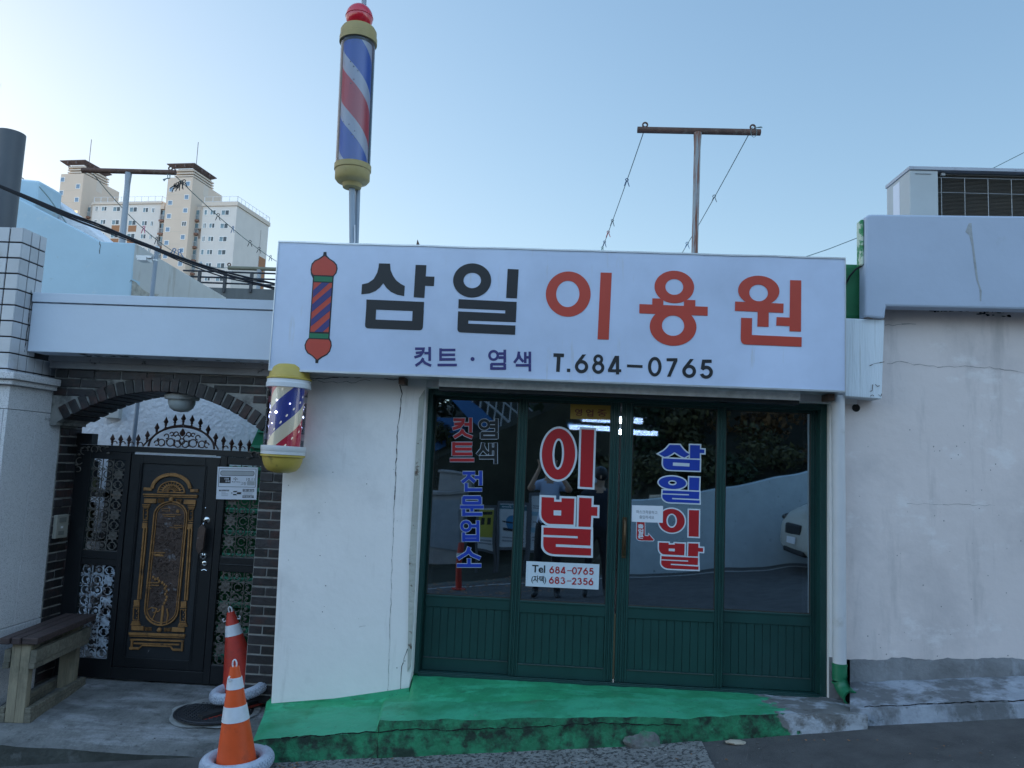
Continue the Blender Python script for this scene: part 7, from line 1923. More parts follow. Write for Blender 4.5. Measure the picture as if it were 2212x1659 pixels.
    # tower windows
    for i, (x, y) in enumerate(((110, 250), (97, 378), (258, 315), (245, 443), (82, 505))): win(x, y, 50, 52, -2.0, "single", mat("apartment_blue_glass", (0.14, 0.22, 0.32), 0.2, var=0.2, vscale=0.5))
    win(232, 570, 52, 52, -2.0, "single", ALIT)
    bgl = MATS["apartment_blue_glass"]
    for i in range(7): win(1155 - 12 * i, 345 + 128 * i, 50, 50, -2.0, "single", bgl)
    for i in range(7):
        x, y = 1313 - 12.3 * i, 290 + 128 * i
        win(x, y, 50, 50, -2.0, "pair" if i == 3 else "single", AGLASS2 if i == 3 else bgl)
    # recessed balconies: dark strip with glazed doors, rails and brown aprons
    for (xa, xb, y0, s0, n) in ((1362, 1424, 590, -11, 7), (322, 378, 560, -12, 6), (1046, 1092, 590, -12, 7)):
        for r in range(n):
            y = y0 + r * dy
            a0, z = loc(xa + s0 * r, y, 0.4); a1, _ = loc(xb + s0 * r, y, 0.4)
            m_ = MB()
            bx(m_, a0, a1, 0.4, 0.6, z - 1.15, z + 1.2, 0); bx(m_, a0 + 0.15, (a0 + a1) / 2 - 0.03, 0.33, 0.4, z - 1.0, z + 1.05, 2); bx(m_, (a0 + a1) / 2 + 0.03, a1 - 0.1, 0.34, 0.4, z - 1.0, z + 1.05, 3)
            for k in range(7): aa = a0 + (a1 - a0) * k / 6; bx(m_, aa - 0.025, aa + 0.025, 0.0, 0.05, z - 1.1, z - 0.15, 4)
            bx(m_, a0, a1, -0.01, 0.06, z - 0.15, z - 0.08, 4); bx(m_, a0, a1, -0.02, 0.5, z - 1.6, z - 1.16, 1)
            m_.build("balcony", [mat("balcony_white", (0.5, 0.5, 0.5), 0.8), mat("balcony_apron", (0.22, 0.12, 0.09), 0.8), AGLASS2, AGLASS, mat("balcony_rail", (0.45, 0.47, 0.5), 0.6)], base)
        a0, _ = loc(xa - 5, 900, 0.3); a1, _ = loc(xb + 5, 900, 0.3)
    mb = MB(); 
    a0, _ = loc(1352, 900, 0.6); bx(mb, a0 - 1.0, R0 + 0.05, 0.62, 12, 0, RZ + 0.2); a0, _ = loc(310, 900, 0.6); bx(mb, a0 - 1.5, M0 + 0.05, 0.62, 12, 0, MZ + 0.2); bx(mb, M1 - 0.05, M1 + 4.5, 0.62, 12, 0, MZ + 0.0)
    mb.build("wall", CREAM2, base)
    mb = MB(); bx(mb, M1 - 0.06, M1 + 0.9, -0.02, 0.6, MZ - 1.2, MZ + 0.3); mb.build("sunlit_corner", CREAM, base)
    # roof railings
    for (a0, a1, d0, d1, z, ) in ((R0 + 0.3, R1 + 0.1, -0.1, 14.5, RZ + 0.9), (M0 + 0.3, M1 + 0.2, -0.1, 12.5, MZ + 0.5)):
        m_ = MB()
        def rail(p_, r__):
            n = max(2, int((Vector(r__) - Vector(p_)).length / 1.6))
            for k in range(n + 1):
                c_ = Vector(p_).lerp(Vector(r__), k / n); bx(m_, c_.x - 0.04, c_.x + 0.04, c_.y - 0.04, c_.y + 0.04, z, z + 1.25)
            for zz in (0.1, 1.2):
                x0, x1 = sorted((p_[0], r__[0])); y0, y1 = sorted((p_[1], r__[1])); bx(m_, x0 - 0.03, x1 + 0.03, y0 - 0.03, y1 + 0.03, z + zz, z + zz + 0.06)
        rail((a0, d0), (a1, d0)); rail((a1, d0), (a1, d1)); rail((a0, d1), (a1, d1))
        m_.build("roof_railing", mat("roof_rail", (0.62, 0.65, 0.70), 0.5), base)
    # stair-house shed and small windows on the tower sides
    for k, (a0, a1, dep, tz) in enumerate(TW):
        mb = MB(); bx(mb, a1 + 0.003, a1 + 0.02, dep + 9.6, dep + 11, tz - 8.4, tz - 6.4); bx(mb, a1 + 0.003, a1 + 0.02, dep + 4.2, dep + 6.2, tz - 2.6, tz - 0.02, 1)
        mb.build("side_window", [mat("blank_window", (0.30, 0.27, 0.24), 0.8), CREAM2], base)
        mb = MB(); z = tz - (10.9 if k == 0 else 11.2); bx(mb, a1, a1 + 2.2, dep + 2.2, dep + 4.6, z, z + 0.25); bx(mb, a1, a1 + 1.6, dep + 2.6, dep + 4.2, z - 2.0, z); mb.build("door_canopy", ADARK if False else mat("canopy_grey", (0.25, 0.2, 0.17), 0.8), base)
    # small air conditioners and spouts beside windows
    return base
apt()
# another block peeping at the left edge; unseen length added to block the sun
mb = MB(); a_, b_ = P(8, 185, 90), P(8, 262, 90)
def skewbox(mb, x0, x1, y0, y1, z0, z1):   # the block's right end runs away from us along the street's sight line
    k = (y1 / y0); pts = [(x0, y0), (x1, y0), (x1 * k, y1), (x0 * k, y1)]; mb.prism([(x, y, z0) for x, y in pts], (0, 0, z1 - z0))
skewbox(mb, a_.x - 170, a_.x - 0.6, 90, 101, -2, b_.z); 
o = thing("apartment_building", "sliver of a cream tower with a flat roof at the left edge of the sky, its unseen length added to block the sun", "building", (a_.x - 6, 90, 0))
mb.build("wall", CREAM, o)
mb = MB(); skewbox(mb, a_.x - 170, a_.x, 89.4, 102, a_.z - 0.35, a_.z); skewbox(mb, a_.x - 13, a_.x - 0.35, 90, 101, b_.z + 0.9, b_.z + 1.3); skewbox(mb, a_.x - 13, a_.x - 0.35, 90, 101, b_.z + 2.2, b_.z + 2.6); skewbox(mb, a_.x - 169, a_.x - 1.2, 91, 100, b_.z, a_.z - 0.4)
mb.build("roof", CREAM2, o)
mb = MB(); p0 = P(20, 440, 200)
bt = thing("apartment_building", "low strip of a white block with a roof railing left of the left tower", "building", P(*q1(20, 600), 175).xy.to_3d())
a_, b_ = P(*q1(-60, 418), 175), P(*q1(52, 418), 175); 
mb.box(a_.x - 12, b_.x, 175, 185, 0, P(*q1(0, 450), 175).z); mb.build("wall", AWHITE, bt)
mb = MB(); zt_ = P(*q1(0, 450), 175).z
for i in range(12): x = a_.x - 12 + (b_.x - a_.x + 12) * i / 11; mb.box(x - 0.05, x + 0.05, 175, 175.1, zt_, a_.z)
mb.box(a_.x - 12, b_.x, 175, 175.1, a_.z - 0.08, a_.z); mb.build("roof_railing", mat("roof_rail", (0.62, 0.65, 0.70)), bt)
# ================================================================== THE STREET BEHIND US (seen in the door glass)
WY = -2.8
rw = thing("retaining_wall", "long pale blue rendered retaining wall across the road, seen reflected in the right doors", "wall", (6, WY, 0))
mb = MB()
tops = [(1.15, 1.16), (2.0, 1.25), (3.3, 1.52), (4.5, 1.83), (6.5, 2.3), (10, 3.0), (18, 3.6)]
for i in range(len(tops) - 1):
    (xa, za), (xb, zb_) = tops[i], tops[i + 1]; n = 6
    for k in range(n):
        t0, t1 = k / n, (k + 1) / n; x0, x1 = xa + (xb - xa) * t0, xa + (xb - xa) * t1; z0, z1 = za + (zb_ - za) * t0, za + (zb_ - za) * t1
        mb.add([(x0, WY, roadz(x0, -3) - 0.2), (x1, WY, roadz(x1, -3) - 0.2), (x1, WY, z1), (x0, WY, z0), (x0, WY - 0.35, roadz(x0, -3) - 0.2), (x1, WY - 0.35, roadz(x1, -3) - 0.2), (x1, WY - 0.35, z1), (x0, WY - 0.35, z0)],
               [(1, 0, 3, 2), (2, 3, 7, 6), (4, 5, 6, 7)] + ([(0, 4, 7, 3)] if i == 0 and k == 0 else []))
mb.build("rendered_face", mat("retaining_render", (0.60, 0.70, 0.76), 0.9, bump=0.8, bscale=20, var=0.08, stains=[dict(color=(0.2, 0.24, 0.26), scale=14, lo=0.64, hi=0.70, amount=0.8)]), rw)
# hillside
mb = MB(); nx_, ny_ = 46, 16; vs = []
for j in range(ny_ + 1):
    for i in range(nx_ + 1):
        x = -24 + 54 * i / nx_; t = j / ny_; y = -3.15 - 17 * t
        base_ = 1.0 if x > 1.2 else -0.3 + 1.3 * max(0, (x + 3) / 4.2) if x > -3 else -0.35 
        z = base_ + max(0, x) * 0.10 + (6.2 if x > -2 else 6.2) * (t ** 0.8) * (1 if x > 0.5 else max(0.45, 1 + (x - 0.5) * 0.06)) + 0.25 * mnoise.noise(Vector((x * 0.5, y * 0.5, 0)))
        if x < 1.15 and y > -8: z = roadz(x, -4) - 0.02 + max(0, (-y - 6.5)) * 0.5
        vs.append((x, y, z))
m = nx_ + 1
mb.add(vs, [(j * m + i + 1, j * m + i, (j + 1) * m + i, (j + 1) * m + i + 1) for j in range(ny_) for i in range(nx_)])
struct(mb.build("hillside", mat("hill_soil", (0.028, 0.028, 0.016), 0.95, bump=1, bscale=4, var=0.4, vscale=2), smooth=True, origin=(0, 0, 0)))
def hillz(x, y):
    t = min(1, max(0, (-3.15 - y) / 17)); base_ = 1.0 if x > 1.2 else -0.3 + 1.3 * max(0, (x + 3) / 4.2) if x > -3 else -0.35
    z = base_ + max(0, x) * 0.10 + 6.2 * t ** 0.8 * (1 if x > 0.5 else max(0.45, 1 + (x - 0.5) * 0.06))
    if x < 1.15 and y > -8: z = roadz(x, -4) + max(0, -y - 6.5) * 0.5
    return z
FOL = [mat("foliage_dark", (0.025, 0.045, 0.015), 0.7, island=0.6, var=0.3), mat("foliage_olive", (0.06, 0.06, 0.02), 0.7, island=0.6, var=0.3), mat("foliage_autumn", (0.14, 0.07, 0.02), 0.7, island=0.6, var=0.3)]
BARK = mat("bark", (0.06, 0.045, 0.035), 0.9, bump=0.6, bscale=12)
random.seed(21)
mb = MB(); tk = MB()
def bush(x, y, z, r, h, n, size, m):
    blobs = [(Vector((x + random.uniform(-r, r) * 0.6, y + random.uniform(-r, r) * 0.6, z + random.uniform(0.15, 0.95) * h)), random.uniform(0.3, 0.55) * r) for _ in range(9)]
    for _ in range(n):
        c, br = random.choice(blobs); d = Vector((random.gauss(0, 1), random.gauss(0, 1), random.gauss(0, 1))).normalized()
        p = c + d * br * random.uniform(0.5, 1.08); s = size * random.uniform(0.6, 1.5)
        a = Vector((random.gauss(0, 1), random.gauss(0, 1), random.gauss(0, 1))).normalized(); b = d.cross(a).normalized()
        mb.add([p - a * s, p + b * s * 0.5, p + a * s, p - b * s * 0.5], [(0, 1, 2, 3)], m)
    mb.tube([(x, y, z - 0.3), (x + 0.05, y, z + h * 0.35), (x, y + 0.05, z + h * 0.8)], [0.06 * r, 0.045 * r, 0.015], 6, 3)
for row, (yb, dx, r, h) in enumerate(((-3.7, 0.9, 0.55, 0.7), (-4.9, 1.3, 0.8, 1.5), (-6.8, 1.7, 1.1, 2.2), (-9.5, 2.2, 1.5, 3.0), (-13, 2.6, 1.8, 3.6), (-17.5, 3.0, 2.2, 4.4))):
    x = -17 + row * 0.5 if row > 1 else (1.7 if row < 2 else 1.0)
    while x < 19:
        k = random.uniform(0.8, 1.25); xx, yy = x + random.uniform(-.4, .4), yb + random.uniform(-.3, .3)
        if -4.5 < xx < -0.4 and yy > -12: bush(xx, yy, hillz(xx, yy) - 0.1, 0.6, 0.7, 900, 0.06, random.choice([0, 0, 1]))
        else: bush(xx, yy, hillz(xx, yy) - 0.15, r * k, h * k, int(700 + 700 * k), 0.05 + 0.02 * row, random.choice([0, 0, 0, 1, 1, 2]))
        x += dx
stuff(mb.build("undergrowth", FOL + [BARK], origin=(0, 0, 0)))

# lamp posts on the bank
for k, (u, v0, v1, yy) in enumerate(((1454, 860, 960, -5.5), (1757, 880, 1000, -6.0))):
    p = PM(u, v1, yy); mb = MB(); mb.tube([(p.x, yy, p.z - 1.5), (p.x, yy, p.z + 3.5)], 0.05, 10)
    tag(mb.build("utility_pole", mat("pole_grey", (0.30, 0.33, 0.37), 0.6), smooth=True), "slim grey pole on the bank reflected in the %s door" % ("third" if k == 0 else "fourth"), "pole", "slim grey poles on the bank")

# concrete cabinet, boards, bollard
p = PM(965, 1232, -6.2); x = p.x
mb = MB(); zb_ = roadz(x, -4) - 0.05
cc = thing("concrete_kiosk", "low pale concrete block structure with a stepped top reflected low in the left door", "kiosk", (x, -6.4, zb_))
mb.box(x - 0.52, x + 0.30, -6.8, -6.2, zb_, zb_ + 1.52); mb.box(x - 0.56, x + 0.34, -6.85, -6.15, zb_ + 1.521, zb_ + 1.60); mb.box(x - 0.32, x + 0.40, -7.2, -6.5, zb_ + 1.601, zb_ + 1.95); mb.box(x - 0.36, x + 0.44, -7.24, -6.46, zb_ + 1.951, zb_ + 2.0)
mb.build("block", mat("kiosk_concrete", (0.40, 0.37, 0.36), 0.9, bump=0.3, var=0.12), cc, bevel=0.01)
mb = MB(); mb.box(x - 0.50, x + 0.22, -6.1995, -6.18, zb_ + 0.35, zb_ + 1.40); mb.build("panel", mat("kiosk_panel", (0.33, 0.36, 0.40), 0.7, var=0.1), cc)
def board(u0, u1, v0, v1, Y, name, label, parts):
    a_, b_ = PM(u0, v0, Y), PM(u1, v1, Y); t = thing(name, label, "notice board", ((a_.x + b_.x) / 2, Y, roadz(a_.x, -3)))
    m_ = MB(); fx0, fx1, z0, z1 = a_.x, b_.x, b_.z, a_.z
    m_.box(fx0 - 0.03, fx0 + 0.02, Y - 0.05, Y, roadz(fx0, -3), z1 + 0.05); m_.box(fx1 - 0.02, fx1 + 0.03, Y - 0.05, Y, roadz(fx0, -3), z1 + 0.05); m_.box(fx0 + 0.0205, fx1 - 0.0205, Y - 0.05, Y, z1, z1 + 0.05); m_.box(fx0 + 0.0205, fx1 - 0.0205, Y - 0.05, Y, z0 - 0.05, z0)
    m_.build("frame", mat("board_frame", (0.12, 0.12, 0.13), 0.5), t)
    m_ = MB(); m_.box(fx0 + 0.021, fx1 - 0.021, Y - 0.03, Y - 0.012, z0 + 0.001, z1 - 0.001); m_.build("board_face", mat("board_white", (0.6, 0.63, 0.66), 0.6), t)
    m_ = MB(); W_, H_ = fx1 - fx0, z1 - z0
    for (ra, rb, rc, rd, mi) in parts: m_.box(fx0 + W_ * ra, fx0 + W_ * rb, Y - 0.0119, Y - 0.010 + mi * 0.0005, z0 + H_ * rc, z0 + H_ * rd, mi)
    return t, m_, (fx0, fx1, z0, z1)
IC = [mat("board_yellow", (0.45, 0.42, 0.06), 0.6), mat("board_teal", (0.05, 0.16, 0.20), 0.6), mat("board_blue", (0.05, 0.22, 0.42), 0.6), INKB, mat("board_pale_blue", (0.28, 0.45, 0.55), 0.6), GREY]
t, m_, _ = board(1030, 1066, 1100, 1188, -4.2, "notice_board", "notice board with a yellow poster reflected in the left door", [(0.05, 0.95, 0.32, 0.95, 0), (0.15, 0.85, 0.82, 0.90, 3), (0.2, 0.42, 0.6, 0.75, 3), (0.58, 0.8, 0.6, 0.75, 3), (0.12, 0.9, 0.22, 0.26, 5), (0.12, 0.9, 0.14, 0.18, 5)]); m_.build("poster_print", IC, t)
t, m_, (fx0, fx1, z0, z1) = board(1079, 1135, 1092, 1180, -3.9, "notice_board", "white notice board with a dark header and blue disc reflected in the glass", [(0.04, 0.96, 0.86, 0.97, 1), (0.15, 0.85, 0.38, 0.44, 3), (0.15, 0.85, 0.55, 0.58, 3), (0.12, 0.9, 0.12, 0.15, 5), (0.12, 0.9, 0.20, 0.23, 5)])
W_ = fx1 - fx0; H_ = z1 - z0
m_.lathe(((fx0 + fx1) / 2, -3.911, z0 + H_ * 0.55), [(0.001, 0.002), (W_ * 0.24, 0.002), (W_ * 0.24, 0)], 24, m=2, axis=(0, 1, 0), cap=False)
# the header words face the road
cu = MB(); text(cu, "Safety Zone", fx1 - W_ * 0.12, fx0 + W_ * 0.12, z0 + H_ * 0.885, z0 + H_ * 0.95, -3.9085, m=0, off=0.02); m_.build("poster_print", IC, t); cu.build("lettering", PAPER, t)
t, m_, _ = board(1146, 1195, 1072, 1190, -3.2, "notice_board", "tall pale blue information board reflected left of the large red characters", [(0.04, 0.96, 0.62, 0.70, 4), (0.04, 0.96, 0.34, 0.42, 4), (0.1, 0.8, 0.80, 0.82, 5), (0.1, 0.7, 0.76, 0.78, 5), (0.1, 0.8, 0.5, 0.52, 5), (0.1, 0.8, 0.25, 0.27, 5), (0.1, 0.6, 0.2, 0.22, 5), (0.6, 0.85, 0.86, 0.93, 1)]); m_.build("poster_print", IC, t)
p = PM(985, 1340, -1.9); zr = roadz(p.x, -1.9)
bo = thing("bollard", "red flexible road bollard with pale bands reflected low in the left door", "bollard", (p.x, -1.9, zr))
mb = MB(); mb.lathe((p.x, -1.9, zr), [(0.10, 0), (0.10, 0.02), (0.045, 0.03), (0.04, 0.72), (0.03, 0.74)], 16); mb.build("post", CONER, bo, smooth=True)
mb = MB(); mb.lathe((p.x, -1.9, zr), [(0.044, 0.50), (0.046, 0.505), (0.046, 0.57), (0.044, 0.575)], 16, cap=False); mb.build("reflective_band", REFL, bo)
random.seed(3)
mb = MB()
for _ in range(500):
    x, y = random.uniform(-3.5, 0.8), random.uniform(-3.2, -0.8); s = random.uniform(0.015, 0.035); a = random.uniform(0, 6.28); pz = roadz(x, y) + 0.006 + random.uniform(0, 0.01)
    mb.add([(x + s * math.cos(a + k * 1.26), y + s * math.sin(a + k * 1.26), pz) for k in range(5)], [list(range(5))])
stuff(mb.build("fallen_leaves", LEAF, origin=(0, 0, 0)))

# blue footbridge stair
fb = thing("footbridge_stair", "blue steel footbridge stair with pale railings reflected at the top of the left door", "footbridge", (-2, -9, 0))
Yb = -9.0
a_, b_ = PM(985, 835, Yb), PM(1175, 1000, Yb); c_, d_ = PM(985, 872, Yb), PM(1175, 1050, Yb)
BLU = mat("bridge_blue", (0.02, 0.13, 0.36), 0.5, var=0.1)
ext = 1.4
def exq(a, b, s): return a + (b - a) * s
mb = MB()
for yo in (0, -1.8): mb.prism([Vector((p.x, Yb + yo, p.z)) for p in (exq(a_, b_, -1.2), exq(a_, b_, 1.0), exq(c_, d_, 1.0), exq(c_, d_, -1.2))], (0, -0.12, 0))
mb.build("stringer", BLU, fb)
mb = MB(); p = PM(955, 980, Yb - 0.5); mb.box(p.x - 0.6, p.x + 0.5, Yb - 1.5, Yb - 0.4, -0.5, p.z + 1.0); q_ = exq(c_, d_, -0.25); mb.box(p.x - 6, q_.x, Yb - 1.9, Yb - 0.1, q_.z - 0.1, q_.z + 0.45); mb.build("pier", BLU, fb)
mb = MB(); n = 26
for i in range(n):
    s = -1.15 + 2.1 * i / (n - 1); p = exq(a_, b_, s); mb.tube([p, p + Vector((0, 0, 1.0))], 0.02, 5)
for h in (0.25, 0.6, 1.0): mb.tube([exq(a_, b_, -1.15) + Vector((0, 0, h)), exq(a_, b_, 0.95) + Vector((0, 0, h))], 0.025, 6)
mb.build("railing", mat("bridge_rail", (0.45, 0.48, 0.52), 0.5), fb)

# ---- car on the right, nose towards the left
def car():
    X0c, Yc = 3.80, -1.55
    t = thing("parked_car", "beige white car with a large headlight reflected at the right edge of the doors", "car", (X0c + 2, Yc, roadz(X0c + 2, Yc)))
    hw_ = 0.88
    secs = [(0.0, 0.42, 0.62, 0.80), (0.05, 0.25, 0.86, 0.93), (0.25, 0.22, 0.98, 0.99), (0.9, 0.20, 1.08, 1.0), (1.15, 0.20, 1.12, 1.0), (1.9, 0.20, 1.55, 0.98), (2.6, 0.20, 1.62, 0.98), (3.5, 0.20, 1.60, 0.98), (4.1, 0.22, 1.20, 0.98), (4.35, 0.3, 1.05, 0.94), (4.42, 0.45, 0.8, 0.85)]
    rows = []
    for x, zb_, zt_, k in secs:
        w = hw_ * k; ins = 0.86 if zt_ < 1.3 else 0.74
        belt = min(zt_ - 0.06, 0.98)
        rows.append([(x, y, z) for y, z in ((w * 0.9, zb_), (w, zb_ + 0.12), (w, (zb_ + belt) / 2), (w * 0.985, belt), (w * ins, zt_ - 0.03), (w * ins * 0.7, zt_), (0, zt_ + 0.02), (-w * ins * 0.7, zt_), (-w * ins, zt_ - 0.03), (-w * 0.985, belt), (-w, (zb_ + belt) / 2), (-w, zb_ + 0.12), (-w * 0.9, zb_), (0, zb_))])
    mb = MB(); m = 14
    zz = lambda x: roadz(X0c + x, Yc)
    mb.add([(X0c + x, Yc + y, zz(x) + z) for r in rows for x, y, z in r], [(i * m + j, i * m + (j + 1) % m, (i + 1) * m + (j + 1) % m, (i + 1) * m + j) for i in range(len(rows) - 1) for j in range(m)] + [list(range(m))[::-1]])
    mb.f.append([(len(rows) - 1) * m + j for j in range(m)]); mb.m.append(0)
    b = mb.build("body", mat("car_paint", (0.52, 0.50, 0.44), 0.25, coat=0.6, var=0.02), t, smooth=True)
    sb = b.modifiers.new("s", 'SUBSURF'); sb.levels = 2; sb.render_levels = 2
    CGL = mat("car_glass", (0.01, 0.012, 0.015), 0.05)
    mb = MB()
    for s in (-1, 1):
        y0, y1 = hw_ * 0.985 * s, hw_ * 0.76 * s
        for xa, xb, xc, xd in ((1.35, 2.35, 2.32, 1.95), (2.42, 3.5, 3.35, 2.42)):
            mb.add([(X0c + xa, Yc + y0 * 1.004, zz(xa) + 1.0), (X0c + xb, Yc + y0 * 1.004, zz(xb) + 1.0), (X0c + xc, Yc + y1 * 1.02, zz(xc) + 1.5), (X0c + xd, Yc + y1 * 1.02, zz(xd) + 1.5)], [(0, 1, 2, 3)])
    mb.add([(X0c + 1.16, Yc - 0.72, zz(1) + 1.16), (X0c + 1.16, Yc + 0.72, zz(1) + 1.16), (X0c + 1.83, Yc + 0.6, zz(2) + 1.56), (X0c + 1.83, Yc - 0.6, zz(2) + 1.56)], [(0, 1, 2, 3)])
    mb.build("side_window", CGL, t)
    for s in (-1, 1):
        mb = MB(); mb.sph((X0c + 0.26, Yc + s * 0.64, zz(0.2) + 0.80), 0.12, n=20, sc=(2.0, 1.0, 0.7), rot=Matrix.Rotation(-0.35 * s, 3, 'Z'))
        hl = mb.build("headlight", CGL, t, smooth=True)
        mb = MB(); mb.sph((X0c + 0.13, Yc + s * 0.70, zz(0.2) + 0.78), 0.05, n=14); mb.build("lens", CHROME, hl, smooth=True)
        mb = MB(); mb.box(X0c + 0.10, X0c + 0.16, Yc + s * 0.79 - 0.03, Yc + s * 0.79 + 0.03, zz(0) + 0.38, zz(0) + 0.55); mb.build("fog_lamp", CGL, t, bevel=0.01)
    mb = MB(); mb.box(X0c - 0.012, X0c + 0.1, Yc - 0.38, Yc + 0.38, zz(0) + 0.60, zz(0) + 0.76); mb.box(X0c + 0.0, X0c + 0.1, Yc - 0.5, Yc + 0.5, zz(0) + 0.28, zz(0) + 0.37); mb.build("grille", RUBBER, t, bevel=0.03)
    mb = MB(); mb.box(X0c - 0.018, X0c - 0.005, Yc - 0.22, Yc + 0.22, zz(0) + 0.45, zz(0) + 0.56); mb.build("number_plate", PAPER, t)
    for x in (0.85, 3.45):
        for s in (-1, 1):
            mb = MB(); yw = Yc + s * 0.80; c_ = (X0c + x, yw, zz(x) + 0.32)
            mb.lathe(c_, [(0.19, -0.1), (0.29, -0.1), (0.32, -0.07), (0.32, 0.07), (0.29, 0.1), (0.19, 0.1)], 32, axis=(0, 1, 0)); w_ = mb.build("wheel", RUBBER, t, smooth=True)
            mb = MB(); mb.lathe(c_, [(0.001, 0.06), (0.05, 0.07), (0.06, 0.05), (0.17, 0.07), (0.19, 0.10)], 32, axis=(0, s, 0), cap=False); mb.build("rim", CHROME, w_, smooth=True)
car()

# ---- the two people reflected in the glass
SKIN = mat("skin", (0.42, 0.26, 0.18), 0.6, var=0.05); SHIRT = mat("shirt_pale_blue", (0.42, 0.50, 0.66), 0.8, var=0.05); TROU = mat("trousers_black", (0.012, 0.013, 0.017), 0.8); SHOE = mat("shoe_black", (0.012, 0.012, 0.012), 0.5); HAIR = mat("hair_black", (0.008, 0.007, 0.007), 0.5); MASK = mat("mask_white", (0.7, 0.72, 0.74), 0.8); JACK = mat("jacket_navy", (0.012, 0.016, 0.028), 0.8)
def person(label, x, y, H, arms, face, top, sleeve, extra=None):
    z0 = roadz(x, y); s = H / 1.75
    t = thing("person", label, "person", (x, y, z0))
    V = []; E_ = []; RAD = []; MT = []
    def nd(px, py, pz, r, parent=None, m=0):
        V.append(Vector((px, py, pz))); RAD.append(r); MT.append(m)
        if parent is not None: E_.append((parent, len(V) - 1))
        return len(V) - 1
    pel = nd(0, 0, 0.95, 0.145, None, 2)
    wa = nd(0, 0.0, 1.10, 0.128, pel, 1); ch = nd(0, 0.0, 1.30, 0.15, wa, 1); sh = nd(0, 0, 1.42, 0.105, ch, 1); nk = nd(0, 0.01, 1.50, 0.055, sh, 0)
    hd = nd(0.0 + face[0] * 0.01, 0.02 * face[1], 1.58, 0.083, nk, 0); h2 = nd(face[0] * 0.012, 0.025 * face[1], 1.66, 0.092, hd, 0); nd(0, 0.0, 1.73, 0.06, h2, 0)
    for sd_ in (-1, 1):
        hp = nd(sd_ * 0.095, 0, 0.86, 0.10, pel, 2); kn = nd(sd_ * 0.12, 0.02, 0.50, 0.062, hp, 2); cf = nd(sd_ * 0.13, 0.0, 0.33, 0.06, kn, 2); an = nd(sd_ * 0.14, -0.01, 0.09, 0.042, cf, 2)
        he = nd(sd_ * 0.14, 0.02, 0.04, 0.042, an, 3); nd(sd_ * 0.16 , 0.17, 0.03, 0.036, he, 3)
        so = nd(sd_ * 0.185, 0.0, 1.40, 0.062, sh, 1)
        el, wr, hand_d = arms[0 if sd_ < 0 else 1]
        mid = V[so].lerp(Vector(el), 0.5); mi = nd(*mid, 0.050, so, 1)
        e = nd(*el, 0.040, mi, sleeve); w = nd(*Vector(el).lerp(Vector(wr), 0.95), 0.027, e, sleeve if sleeve else 0)
        hdv = Vector(hand_d).normalized(); pm = Vector(wr) + hdv * 0.045; pmi = nd(*pm, 0.034, w, 0)
        side = hdv.cross(Vector((0, 1, 0))); side = side.normalized() if side.length > 0.1 else Vector((1, 0, 0))
        for k, (off_, ln) in enumerate(((-0.027, 0.055), (-0.009, 0.072), (0.009, 0.068), (0.027, 0.052))):
            b0 = pm + side * off_ + hdv * 0.03; b1 = b0 + hdv * ln * 0.5 + Vector((0, 0.008, 0)); b2 = b1 + hdv * ln * 0.45 + Vector((0, 0.016, -0.004))
            i0 = nd(*b0, 0.0095, pmi, 0); i1 = nd(*b1, 0.009, i0, 0); nd(*b2, 0.007, i1, 0)
        th0 = nd(*(pm + side * 0.035 * -sd_ * 1.0 + Vector((0, 0.01, 0))), 0.011, pmi, 0); nd(*(pm + side * -0.055 * sd_ + hdv * 0.035 + Vector((0, 0.02, 0))), 0.009, th0, 0)
    me = bpy.data.meshes.new("body"); bm = bmesh.new(); ly = bm.verts.layers.skin.verify()
    bv = [bm.verts.new(v * s) for v in V]
    for v, r in zip(bv, RAD): v[ly].radius = (r * s, r * s)
    bv[0][ly].use_root = True
    for a, b in E_: bm.edges.new((bv[a], bv[b]))
    bm.to_mesh(me); bm.free()
    ob = bpy.data.objects.new("body_tmp", me); COL.objects.link(ob)
    ob.modifiers.new("skin", 'SKIN').use_smooth_shade = True; ob.modifiers.new("sub", 'SUBSURF').levels = 2
    ob.modifiers["sub"].render_levels = 2
    bpy.context.view_layer.update(); dg = bpy.context.evaluated_depsgraph_get()
    m2 = bpy.data.meshes.new_from_object(ob.evaluated_get(dg)); bpy.data.objects.remove(ob)
    m2.name = "body"
    m2.materials.clear()
    for mm in (SKIN, top, TROU, SHOE): m2.materials.append(mm)
    segs = [(V[a] * s, V[b] * s, MT[b]) for a, b in E_]
    for p in m2.polygons:
        best = 9; bi = 0
        for a, b, mi in segs:
            d = b - a; tt = max(0, min(1, (p.center - a).dot(d) / max(1e-9, d.length_squared))); dd = (p.center - (a + d * tt)).length
            if dd < best: best = dd; bi = mi
        if bi in (1, 2) and abs(p.center.x) < 0.2 * s and 0.8 * s < p.center.z < 1.1 * s: bi = 1 if p.center.z > 0.96 * s else 2
        p.material_index = bi; p.use_smooth = True
    o = bpy.data.objects.new("body", m2); COL.objects.link(o); o.parent = t
    ORG[t.name] = Vector((x, y, z0))
    Hc = Vector((x + face[0] * 0.01, y + 0.02, z0 + 1.655 * s)); fd = Vector((face[0], face[1], 0)).normalized(); rt = Vector((fd.y, -fd.x, 0))
    mb = MB(); mb.sph(Hc - fd * 0.018 + Vector((0, 0, 0.03)), 0.108 * s, n=20, sc=(0.92, 1.0, 1.0))
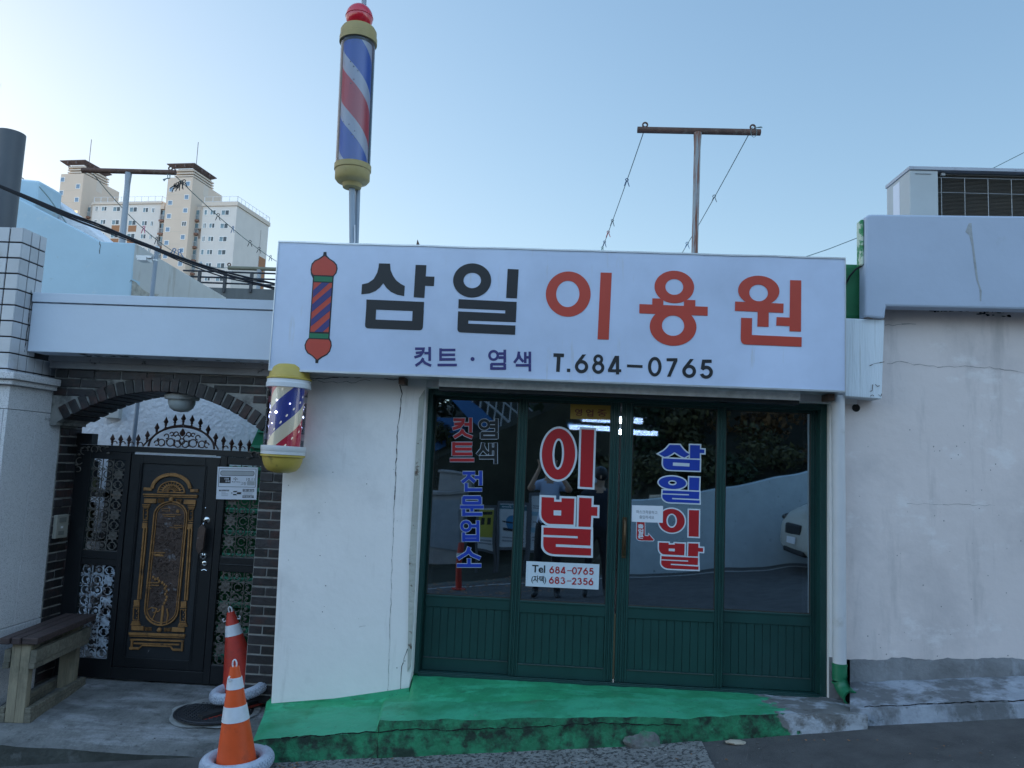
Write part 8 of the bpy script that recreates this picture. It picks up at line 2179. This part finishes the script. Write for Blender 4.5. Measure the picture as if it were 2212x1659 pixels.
    mb.v = [v if (v - Hc).dot(fd) < 0.055 or v.z > Hc.z + 0.065 else v - fd * max(0, (v - Hc).dot(fd) - 0.055) for v in mb.v]
    mb.v = [v if v.z > Hc.z - 0.06 else Vector((v.x, v.y, Hc.z - 0.06)) for v in mb.v]
    mb.build("hair", HAIR, t, smooth=True)
    mb = MB(); mb.sph(Hc + fd * 0.055 + Vector((0, 0, -0.055)), 0.06, n=16, sc=(1.0 if abs(fd.y) > .7 else 0.75, 0.75 if abs(fd.y) > .7 else 1.0, 0.85)); mb.build("face_mask", MASK, t, smooth=True)
    mb = MB()
    for sgn in (-1, 1):
        mb.sph(Hc + fd * 0.086 + rt * 0.032 * sgn + Vector((0, 0, 0.005)), 0.011, n=8)
    mb.build("eye", HAIR, t)
    mb = MB()
    for sgn in (-1, 1): mb.sph(Hc + rt * 0.095 * sgn + Vector((0, 0, -0.01)), 0.028, n=8, sc=(0.4, 0.8, 1.1))
    mb.sph(Hc + fd * 0.098 + Vector((0, 0, -0.015)), 0.014, n=8)
    mb.build("ear", SKIN, t, smooth=True)
    return t, z0, s
px_ = 0.05
zc_ = (CZ - roadz(px_, -0.22)) 
Hm = 1.90; s_ = Hm / 1.75
zz_ = zc_ / s_
person("man in a pale blue shirt holding up a phone, reflected in the glass", px_, -0.24, Hm,
       [((-0.27, 0.14, 1.36), (-0.13, 0.14, zz_ - 0.02), (0.25, 0.1, 1)), ((0.27, 0.14, 1.36), (0.05, 0.14, zz_ - 0.02), (-0.25, 0.1, 1))], (0, 1), SHIRT, 0)
ph = MB(); ph.box(-0.075, 0.085, -0.024, -0.016, CZ - 0.035, CZ + 0.04)
o = ph.build("phone", mat("phone_case", (0.5, 0.5, 0.5), 0.4), bevel=0.003); tag(o, "pale phone held up sideways by the man in the pale blue shirt", "phone")
person("man in a dark jacket and white mask standing side-on, reflected in the glass", 0.72, -0.15, 1.72,
       [((-0.28, 0.02, 1.14), (-0.27, 0.10, 0.92), (0, 0.1, -1)), ((0.28, 0.0, 1.14), (0.27, 0.08, 0.92), (0, 0.1, -1))], (-1, 0.15), JACK, 1)
